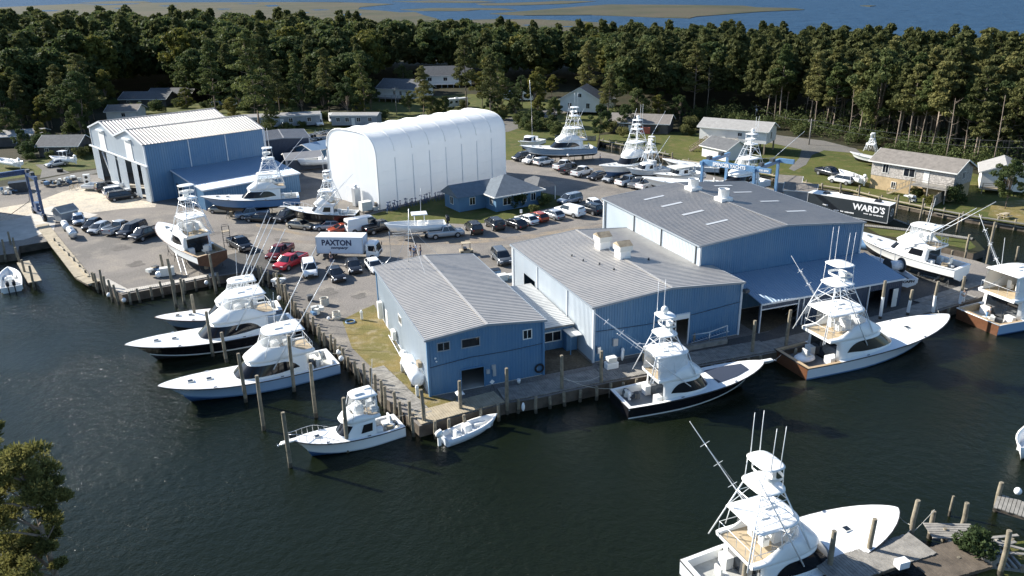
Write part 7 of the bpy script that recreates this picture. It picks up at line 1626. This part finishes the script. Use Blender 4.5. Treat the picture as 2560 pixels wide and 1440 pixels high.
# dock boxes, pedestals, lamps
simple('dock_box', 'white dock box, larger one under another on the boardwalk', 'dock box', G(1528, 922), None, None, TH, z=.12, parts_=[('box_body', lambda m: m.box((0, 0, .3), (1.25, .7, .55)), 'white'), ('lid', lambda m: m.box((0, 0, .62), (1.32, .76, .1), taper=.93), 'white_gel')])
simple('dock_box', 'smaller white box stacked on top of the dock box', 'dock box', G(1528, 922), None, None, TH, z=.82, parts_=[('box_body', lambda m: m.box((0, 0, .22), (.95, .6, .42)), 'offwhite'), ('lid', lambda m: m.box((0, 0, .47), (1.0, .66, .09), taper=.93), 'white_gel')])
for px, py, lab in [(1556, 897, 'white power pedestal at the front wall of the middle shed'), (1006, 930, 'white power pedestal above the diagonal walkway'), (1044, 992, 'second white power pedestal near the shed corner'), (905, 800, 'white pump pedestal at the bulkhead bend')]:
    simple('power_pedestal', lab, 'pedestal', G(px, py), None, None, .3, z=.1, parts_=[('post', lambda m: m.box((0, 0, .45), (.28, .22, .9)), 'offwhite'), ('head', lambda m: m.box((0, 0, 1.0), (.34, .28, .25), taper=.5), 'white')])
simple('dock_lamp', 'blue post with a white pyramid roof on the sunlit corner dock', 'dock lamp', G(1151, 1012), None, None, TH, z=.12, parts_=[('post', lambda m: m.box((0, 0, .55), (.3, .3, 1.1)), 'lift_blue'), ('roof', lambda m: m.box((0, 0, 1.25), (.75, .75, .35), taper=.05), 'white')])
simple('yard_sign', 'small white diamond sign on a stand before the small shed door', 'sign', G(1231, 978), None, None, TH, z=.1, parts_=[('stand', lambda m: (m.tube([(-.2, 0, 0), (0, 0, .7)], .03, 4), m.tube([(.2, 0, 0), (0, 0, .7)], .03, 4)), 'steel_dark'), ('panel', lambda m: m.add([(0, -.03, .65), (.26, -.03, .9), (0, -.03, 1.15), (-.26, -.03, .9), (0, .01, .65), (.26, .01, .9), (0, .01, 1.15), (-.26, .01, .9)], [(0, 1, 2, 3), (7, 6, 5, 4)]), 'white')])
def bucket(m): m.cyl((0, 0, 0), (0, 0, .4), .15, .19, 12)
simple('bucket', 'white bucket on the boardwalk by the small shed corner', 'bucket', G(1297, 960), bucket, 'white', z=.12); simple('bucket', 'dark bucket on the gravel behind the coil of rope', 'bucket', G(776, 752), lambda m: m.cyl((0, 0, 0), (0, 0, .75), .3, .42, 14), 'steel_dark')
def coil(m, r=.45, h=.5):
    for i in range(int(h/.09)):
        k = r*(1-.04*(i % 3)); m.tube([(k*math.cos(2*PI*j/14), k*math.sin(2*PI*j/14), .05+i*.09) for j in range(15)], .06, 5)
simple('rope_coil', 'tall coil of pale rope on the gravel', 'rope coil', G(812, 762), lambda m: coil(m, .5, .95), 'rope'); simple('rope_coil', 'drum of rope on a white base near the bulkhead', 'rope coil', G(842, 797), lambda m: (coil(m, .42, .9), m.cyl((0, 0, 0), (0, 0, .45), .52, .52, 14)), 'rope')
simple('hose_coil', 'flat coil of blue hose on the ground near the bulkhead', 'hose coil', G(876, 806), lambda m: coil(m, .55, .25), 'tarp_blue'); simple('float', 'white float lying on the bulkhead edge', 'float', G(822, 800), lambda m: m.ell((0, 0, .2), (.22, .22, .22), 12, 8), 'fender')
for px, py, z, lab in [(847, 880, .2, 'round white fender at the stern of the nearest moored yacht'), (853, 896, .1, 'second round white fender at the stern of the nearest moored yacht'), (272, 737, -.4, 'round white fender hanging at the slip mouth pilings'), (516, 706, -.2, 'round white fender on the bulkhead by the tall piling'), (310, 750, -.6, 'small white float at the bulkhead corner'), (2545, 1228, .3, 'round white fender at the right edge boat'), (698, 745, .3, 'white float hanging on the old pilings'), (225, 708, -.3, 'grey ball fender at the end of the slip walkway')]:
    o = MB().ell((0, 0, 0), (.27, .27, .3), 12, 8).build('fender', 'fender'); p = G(px, py, z); o.location = (p[0], p[1], z); tag(o, lab, 'fender')
o = MB().ell((0, 0, 0), (.16, .16, .45), 10, 8).build('fender', 'fender'); p = G(1308, 1017, -.2); o.location = (p[0], p[1], -.2); tag(o, 'long white fender hanging on the boardwalk edge', 'fender')
o = MB().ell((0, 0, 0), (.16, .16, .6), 10, 8).build('fender', 'fender'); p = G(1556, 882, 1.0); o.location = (p[0], p[1], .7); tag(o, 'long white fender hanging on the middle shed wall', 'fender')
def ladder(label, p, q, z0_, z1_, w_=.45, m='alu', name='ladder'):
    a, b = v3(G(*p), z0_), v3(G(*q), z1_); d = b-a; s_ = nrm(np.cross(d, (0, 0, 1.)))*w_/2; mb = MB(); a0 = a.copy()
    mb.tube([a-s_-a0, b-s_-a0], .035, 4); mb.tube([a+s_-a0, b+s_-a0], .035, 4); n = int(np.linalg.norm(d)/.33)
    for i in range(1, n): c = a+d*i/n-a0; mb.tube([c-s_, c+s_], .025, 4)
    o = mb.build(name, m); o.location = a0; return tag(o, label, 'ladder')
ladder('aluminium ladder lying on the grass along the small shed wall', (1008, 895), (977, 840), .15, .15)
ladder('ladder lying on its side before the dark lean-to doors', (1952, 775), (2012, 752), .1, .9); ladder('second ladder leaning low before the lean-to', (1968, 790), (2012, 762), .1, .7)
ladder('long ladder lying under the propped white yacht at right', (2296, 688), (2356, 702), .1, .12); ladder('boarding ladder against the propped tower yacht side', (462, 690), (448, 660), .1, 2.6, .6)
ladder('grey ladder rack along the middle shed handrail', (1722, 862), (1818, 843), .3, .8, .5)
MB_ = thing('boarding_steps', 'rolling boarding steps under the far right propped yacht', 'steps', G(2345, 700), .02, rad(124)); mb = MB()
for i in range(5): mb.box((-.25*i, 0, .3+.3*i), (.3, 1.3, .06))
mb.build('tread', 'alu', MB_); mb = MB()
for y in (-.65, .65): strip(mb, (.2, y, 0), (-1.2, y, 1.7), .06, .1); strip(mb, (-1.2, y, 0), (-1.2, y, 1.7), .06, .06)
mb.build('frame', 'alu', MB_)
MB_ = thing('scaffold', 'small steel scaffold tower at the stern of the propped tower yacht', 'scaffold', G(570, 618), .02, .4); mb = MB()
for x in (-.5, .5):
    for y in (-.5, .5): mb.tube([(x, y, 0), (x, y, 3.4)], .035, 4)
for z in (.9, 1.9, 3.4):
    for (a, b) in (((-.5, -.5), (.5, -.5)), ((.5, -.5), (.5, .5)), ((.5, .5), (-.5, .5)), ((-.5, .5), (-.5, -.5))): mb.tube([(a[0], a[1], z), (b[0], b[1], z)], .03, 4)
mb.build('frame', 'steel_dark', MB_); MB().box((0, 0, 2.5), (1.1, 1.1, .08)).build('platform', 'wood', MB_)
# handrail and beam before the middle shed
MB_ = thing('handrail', 'pale pipe handrail along the ramp before the middle shed', 'handrail', G(1728, 868), .05, TH); mb = MB()
mb.tube([(0, 0, 0), (0, 0, 1.35), (2.2, 0, 1.3), (4.4, 0, 1.7)], .06, 6)
for x in (2.2, 4.4): mb.tube([(x, 0, 0), (x, 0, 1.3 if x < 3 else 1.7)], .05, 5)
mb.build('pipe', 'alu', MB_)
simple('dock_beam', 'long grey boxed timber lying along the ramp before the middle shed', 'beam', G(1716, 878), lambda m: m.box((2.4, 0, .3), (5.0, .35, .55)), 'wood_grey', TH-.02, .05); simple('dock_beam', 'grey timber baulk lying in front of the lean-to', 'beam', G(1975, 800), lambda m: m.box((1.4, 0, .12), (3.4, .3, .2)), 'wood_grey', TH, .05)
simple('generator', 'grey boxed generator on the gravel at the bulkhead', 'generator', G(420, 690), None, None, .4, parts_=[('casing', lambda m: m.box((0, 0, .7), (1.8, .9, 1.1)), 'offwhite'), ('skid', lambda m: m.box((0, 0, .08), (2.1, 1., .14)), 'steel_dark'), ('exhaust', lambda m: m.cyl((.5, 0, 1.2), (.5, 0, 1.6), .06, .06, 8), 'steel_dark')])
simple('float', 'large white ball beside the boxed generator', 'float', G(398, 694), lambda m: m.ell((0, 0, .45), (.45, .45, .45), 14, 10), 'fender')
simple('utility_cart', 'beige open frame utility cart behind the small blue shed', 'cart', G(1166, 636), None, None, .2, parts_=[('frame', lambda m: (m.box((0, 0, 1.75), (1.3, 1.1, .08)), [m.tube([(x, y, .5), (x, y, 1.75)], .04, 4) for x in (-.55, .55) for y in (-.5, .5)], m.box((0, 0, .55), (1.9, 1.2, .35))), 'wood_new'), ('wheel', lambda m: [m.cyl((x, y-.1, .28), (x, y+.1, .28), .28, .28, 12) for x in (-.65, .65) for y in (-.55, .55)], 'rubber'), ('seat', lambda m: m.box((-.2, 0, .9), (.5, 1., .3)), 'black')])
simple('parts_box', 'white crate and pallet beside the middle shed back corner', 'crate', G(1256, 700), lambda m: (m.box((0, 0, .4), (1.2, 1., .8)), m.box((1.4, .3, .25), (1., .9, .5))), 'offwhite', .4)
simple('air_unit', 'grey air handling unit on legs at the shelter front', 'air unit', G(915, 531), None, None, .6, parts_=[('casing', lambda m: m.box((0, 0, 1.2), (1.9, 1.4, 1.5)), 'offwhite'), ('leg', lambda m: [m.box((x, y, .25), (.1, .1, .5)) for x in (-.8, .8) for y in (-.6, .6)], 'steel_dark')])
simple('air_unit', 'tall grey unit against the shelter front wall', 'air unit', G(893, 515), None, None, .7, parts_=[('casing', lambda m: m.box((0, 0, 1.7), (1.2, 1., 3.2)), 'alu'), ('duct', lambda m: m.cyl((0, 0, 3.2), (0, 0, 3.9), .3, .3, 10), 'alu')])
simple('mailbox_post', 'grey meter box on a post at the lane edge near the office house', 'post', G(1303, 548), None, None, 0, parts_=[('post', lambda m: m.box((0, 0, .6), (.1, .1, 1.2)), 'wood'), ('box', lambda m: m.box((0, 0, 1.35), (.4, .3, .5)), 'alu')])
simple('birdhouse_post', 'post with a white round head near the far parked row', 'post', G(1420, 412), None, None, 0, parts_=[('post', lambda m: m.cyl((0, 0, 0), (0, 0, 1.9), .07, .07, 8), 'wood'), ('head', lambda m: m.ell((0, 0, 2.1), (.3, .3, .25), 10, 6), 'white')])
# fences near the stone house
def fence(label, P, h, m='wood_grey', name='fence'):
    P = [G(*p) for p in P]; T = thing(name, label, 'fence', P[0], .0, 0)
    for a, b in zip(P[:-1], P[1:]):
        mb = MB(); d = b-a; L = np.linalg.norm(d); n = int(L/.2); an = math.atan2(d[1], d[0])
        for i in range(n): c = a+d*(i+.5)/n-P[0]; mb.box((c[0], c[1], h/2+random.uniform(-.03, .03)), (L/n-.015, .04, h), an)
        mb.build('panel', m, T); mb = MB()
        for i in range(int(L/2.4)+1): c = a+d*min(1, i*2.4/L)-P[0]; mb.box((c[0], c[1]+.06, h/2+.1), (.12, .12, h+.2), an)
        mb.build('post', 'wood', T)
fence('tall grey board fence between the stone house and the white cottage', [(2330, 520), (2376, 490), (2402, 476)], 2.0); fence('short tan fence panel behind the tall board fence', [(2384, 470), (2418, 462)], 1.9, 'stucco_tan')
fence('low grey fence at the canal head behind the steel blue propped yacht', [(1388, 350), (1440, 352), (1490, 352)], 1.2)
# utility poles and wires
def pole(label, px, py, ty, arm=True, box=False):
    h = hpx(px, py, ty, 0.); T = thing('utility_pole', label, 'utility pole', G(px, py), 0, .4); MB().cyl((0, 0, 0), (0, 0, h), .17, .11, 8).build('pole', 'wood_grey', T)
    if arm: MB().box((0, 0, h-.5), (2., .12, .14)).box((-.8, 0, h-.32), (.08, .08, .2)).box((.8, 0, h-.32), (.08, .08, .2)).build('crossarm', 'wood_grey', T)
    if box: MB().cyl((0, -.35, h-2.), (0, -.35, h-1.), .28, .28, 10).build('transformer', 'alu', T)
    p = G(px, py); return np.array([p[0], p[1], h-.2])
p1 = pole('utility pole in front of the grey roof house', 992, 288, 217); p2 = pole('utility pole beyond the shelter ridge', 1170, 282, 242); p3 = pole('utility pole at the lawn road beside the forest', 2022, 362, 297); p4 = pole('utility pole with a grey transformer behind the stilt house', 1888, 300, 262, True, True); p5 = pole('short utility pole behind the hangar ridge', 388, 278, 255)
def wire(label, a, b, sag=1.2):
    mb = MB(); a, b = np.array(a), np.array(b); mb.tube([a+(b-a)*t+np.array([0, 0, -sag*4*t*(1-t)]) for t in np.linspace(0, 1, 9)], .022, 4); o = mb.build('power_line', 'steel_dark'); tag(o, label, 'power line')
wire('power line running left from the lawn pole to the transformer pole', p3, p4); pe = G(2700, 470); wire('power line running right from the lawn pole along the forest', p3, (pe[0], pe[1], 8.5), 1.6); wire('lower power line running right along the forest', p3-np.array([0, 0, 1.1]), (pe[0], pe[1], 7.4), 1.8); wire('power line between the two poles behind the shelter', p1, p2, .8)
# boat trailers
def boat_trailer(label, p, q):
    a, b = G(*p), G(*q); d = b-a; L = np.linalg.norm(d); T = thing('boat_trailer', label, 'boat trailer', a, .02, math.atan2(d[1], d[0])); mb = MB()
    strip(mb, (0, -.9, .6), (L*.75, -.9, .6), .08, .12); strip(mb, (0, .9, .6), (L*.75, .9, .6), .08, .12); strip(mb, (L*.75, -.9, .6), (L, 0, .6), .08, .12); strip(mb, (L*.75, .9, .6), (L, 0, .6), .08, .12)
    for x in (.1, .35, .6): strip(mb, (L*x, -.9, .6), (L*x, .9, .6), .08, .1)
    for x in (.1, .5): mb.tube([(L*x, -.8, .6), (L*x, -.9, 1.3)], .04, 4); mb.tube([(L*x, .8, .6), (L*x, .9, 1.3)], .04, 4)
    mb.build('trailer_frame', 'alu', T)
    for x in (.25, .36):
        for y in (-1.05, 1.05): MB().cyl((L*x, y-.1, .35), (L*x, y+.1, .35), .35, .35, 12).build('wheel', 'rubber', T)
for lab, p, q in [('empty boat trailer nearest the dark annex', (728, 352), (782, 343)), ('empty boat trailer in the middle of the north yard', (760, 345), (822, 336)), ('empty boat trailer closest to the shelter', (775, 355), (836, 345)), ('empty boat trailer behind the others by the shelter', (790, 338), (835, 330)), ('small boat trailer beside the left edge boat', (20, 415), (60, 408))]: boat_trailer(lab, p, q)
# tarped boat and grill by the stone house, picnic table, broken pier
simple('covered_grill', 'grill under a blue cover on the stone house deck', 'grill', G(2352, 468), lambda m: m.box((0, 0, .6), (1.6, 1.0, 1.2), taper=.7), 'tarp_blue', .3, 2.52)
simple('picnic_table', 'small picnic table on the red leaf patch at right', 'picnic table', G(2510, 545), None, None, .5, parts_=[('table_top', lambda m: m.box((0, 0, .74), (1.7, .8, .07)), 'wood_new'), ('bench', lambda m: (m.box((0, .75, .42), (1.7, .28, .06)), m.box((0, -.75, .42), (1.7, .28, .06))), 'wood_new'), ('leg', lambda m: [m.box((x, 0, .37), (.08, 1.5, .08)) for x in (-.6, .6)]+[m.box((x, y, .37), (.1, .1, .74)) for x in (-.6, .6) for y in (-.3, .3)], 'wood')])
BP = thing('broken_pier', 'broken timber pier with bare joists and loose planks at bottom right', 'pier', G(2330, 1345), 0, rad(-14)); mb = MB()
a = rad(0)
for i in range(9): mb.box((1.1+i*.42, -.9, .18), (.16, 3.2, .22), .25)
for y in (.5, -2.4): mb.box((2.8, y, .0), (4.6, .2, .25), .0)
mb.build('joist', 'wood_grey', BP); mb = MB()
for i in range(7): mb.box((1.2+i*.04, 1.3-i*.24, .36), (3.2, .2, .06), .18)
for i, an in enumerate((.1, .55, -.25, .35)): mb.box((3.6+.1*i, -1.2+.5*i, .4+.03*i), (3.4, .22, .06), an)
mb.build('loose_plank', 'wood_grey', BP)
for x, y in ((.9, .6), (3., .6), (5, .4), (1., -2.4), (4.8, -2.4)): MB().cyl((x, y, -2), (x, y, .5), .14, .12, 8).build('pile', 'piling', BP)
simple('planter_box', 'small grey wooden box beside the bush on the grass corner', 'box', G(2472, 1412), lambda m: m.box((0, 0, .35), (.9, .7, .7)), 'wood_grey', .5)
simple('bench_locker', 'pale blue topped locker at the bottom edge of the grey platform', 'locker', G(2250, 1432), lambda m: m.box((0, 0, .75), (.8, .55, .5)), 'tarp_white', .3)
# mooring lines
def rope(label, a, b, sag=.4, r=.022):
    a, b = np.array(a), np.array(b); mb = MB(); mb.tube([a+(b-a)*t+np.array([0, 0, -sag*4*t*(1-t)]) for t in np.linspace(0, 1, 8)], r, 4); o = mb.build('mooring_line', 'rope'); tag(o, label, 'rope')
def bp(T, x, y, z): q = at_boat(T, x, y, z); return (q.x, q.y, q.z)
def gp(px, py, z, zg=None): p = G(px, py, WZ if zg is None else zg); return (p[0], p[1], z)
Lb9 = b9['_L']
rope('mooring line from the big bottom right yacht bow to the tall piling', bp(b9, Lb9*.98, 0, 2.3), gp(2271, 1372, .9), .35); rope('second mooring line sagging from the big bottom right yacht side to the tall piling', bp(b9, Lb9*.80, -1.9, 1.9), gp(2271, 1372, .7), .6)
rope('line between the roped piling and the tall piling at bottom right', gp(2322, 1345, 1.3), gp(2271, 1372, .2), .1)
rope('bow line from the silver yacht to the third white sleeved piling', bp(b7, b7['_L']*.97, .3, 2.3), gp(2330, 790, 1.2), .4); rope('stern line from the right edge yacht to the fourth white sleeved piling', bp(b8, .2, 2., 1.2), gp(2395, 780, .8, 0), .3)
rope('stern line from the nearest moored yacht to the bulkhead', bp(b1, .1, -1.8, 1.1), gp(872, 905, .5), .5); rope('stern line from the small cruiser to the dock piling', bp(b4, .1, -1., .9), gp(1040, 1060, .4), .2); rope('bow line between the black yacht bow and the silver yacht stern', bp(b6, b6['_L'], 0, 2.1), bp(b7, .1, 1.5, 1.1), .3)
rope('line from the black tower yacht stern to the tall piling', bp(b6, .2, 1.9, 1.2), gp(1405, 1000, 1.4), .4); rope('second line slack between the boardwalk pilings', gp(1405, 1000, 1.2), gp(1503, 982, .8), .5)
# covered bundle in the silver yacht cockpit, gear in cockpits
q = at_boat(b7, 1.9, .2, .5); o = MB().ell((0, 0, .35), (1.3, .9, .5), 14, 8, 0, 0.).build('covered_bundle', 'tarp_white'); o.location = q; o.rotation_euler = (0, 0, .5); tag(o, 'white sheeted bundle lying in the silver yacht cockpit', 'bundle')
for T_, x, y, lab, s in [(b6, 1.6, .8, 'gear heaped in the black tower yacht cockpit', .55), (b1, 1.6, -.3, 'pile of lines and gear in the nearest moored yacht cockpit', .5), (b8, 1.6, -.6, 'white boxes and gear in the right edge yacht cockpit', .7), (b4, 1.0, .3, 'coiled hose and crates in the small cruiser cockpit', .35), (b23, 1.8, .2, 'dark gear in the far right propped yacht cockpit', .6)]:
    mb = MB(); junk(mb, 9, s, s*.9, .5, int(x*10+len(lab))); q = at_boat(T_, x, y, .5); o = mb.build('deck_gear', ['offwhite', 'steel_dark', 'white', 'wood']); o.location = q; tag(o, lab, 'gear')
simple('dinghy_tarp', 'blue white tarped skiffs beside the shed corner under the white yacht bow', 'tarped boat', G(2170, 622), lambda m: m.ell((0, 0, .6), (2.6, 1.3, .8), 14, 8, 0, -.7), 'tarp_blue', -.6)
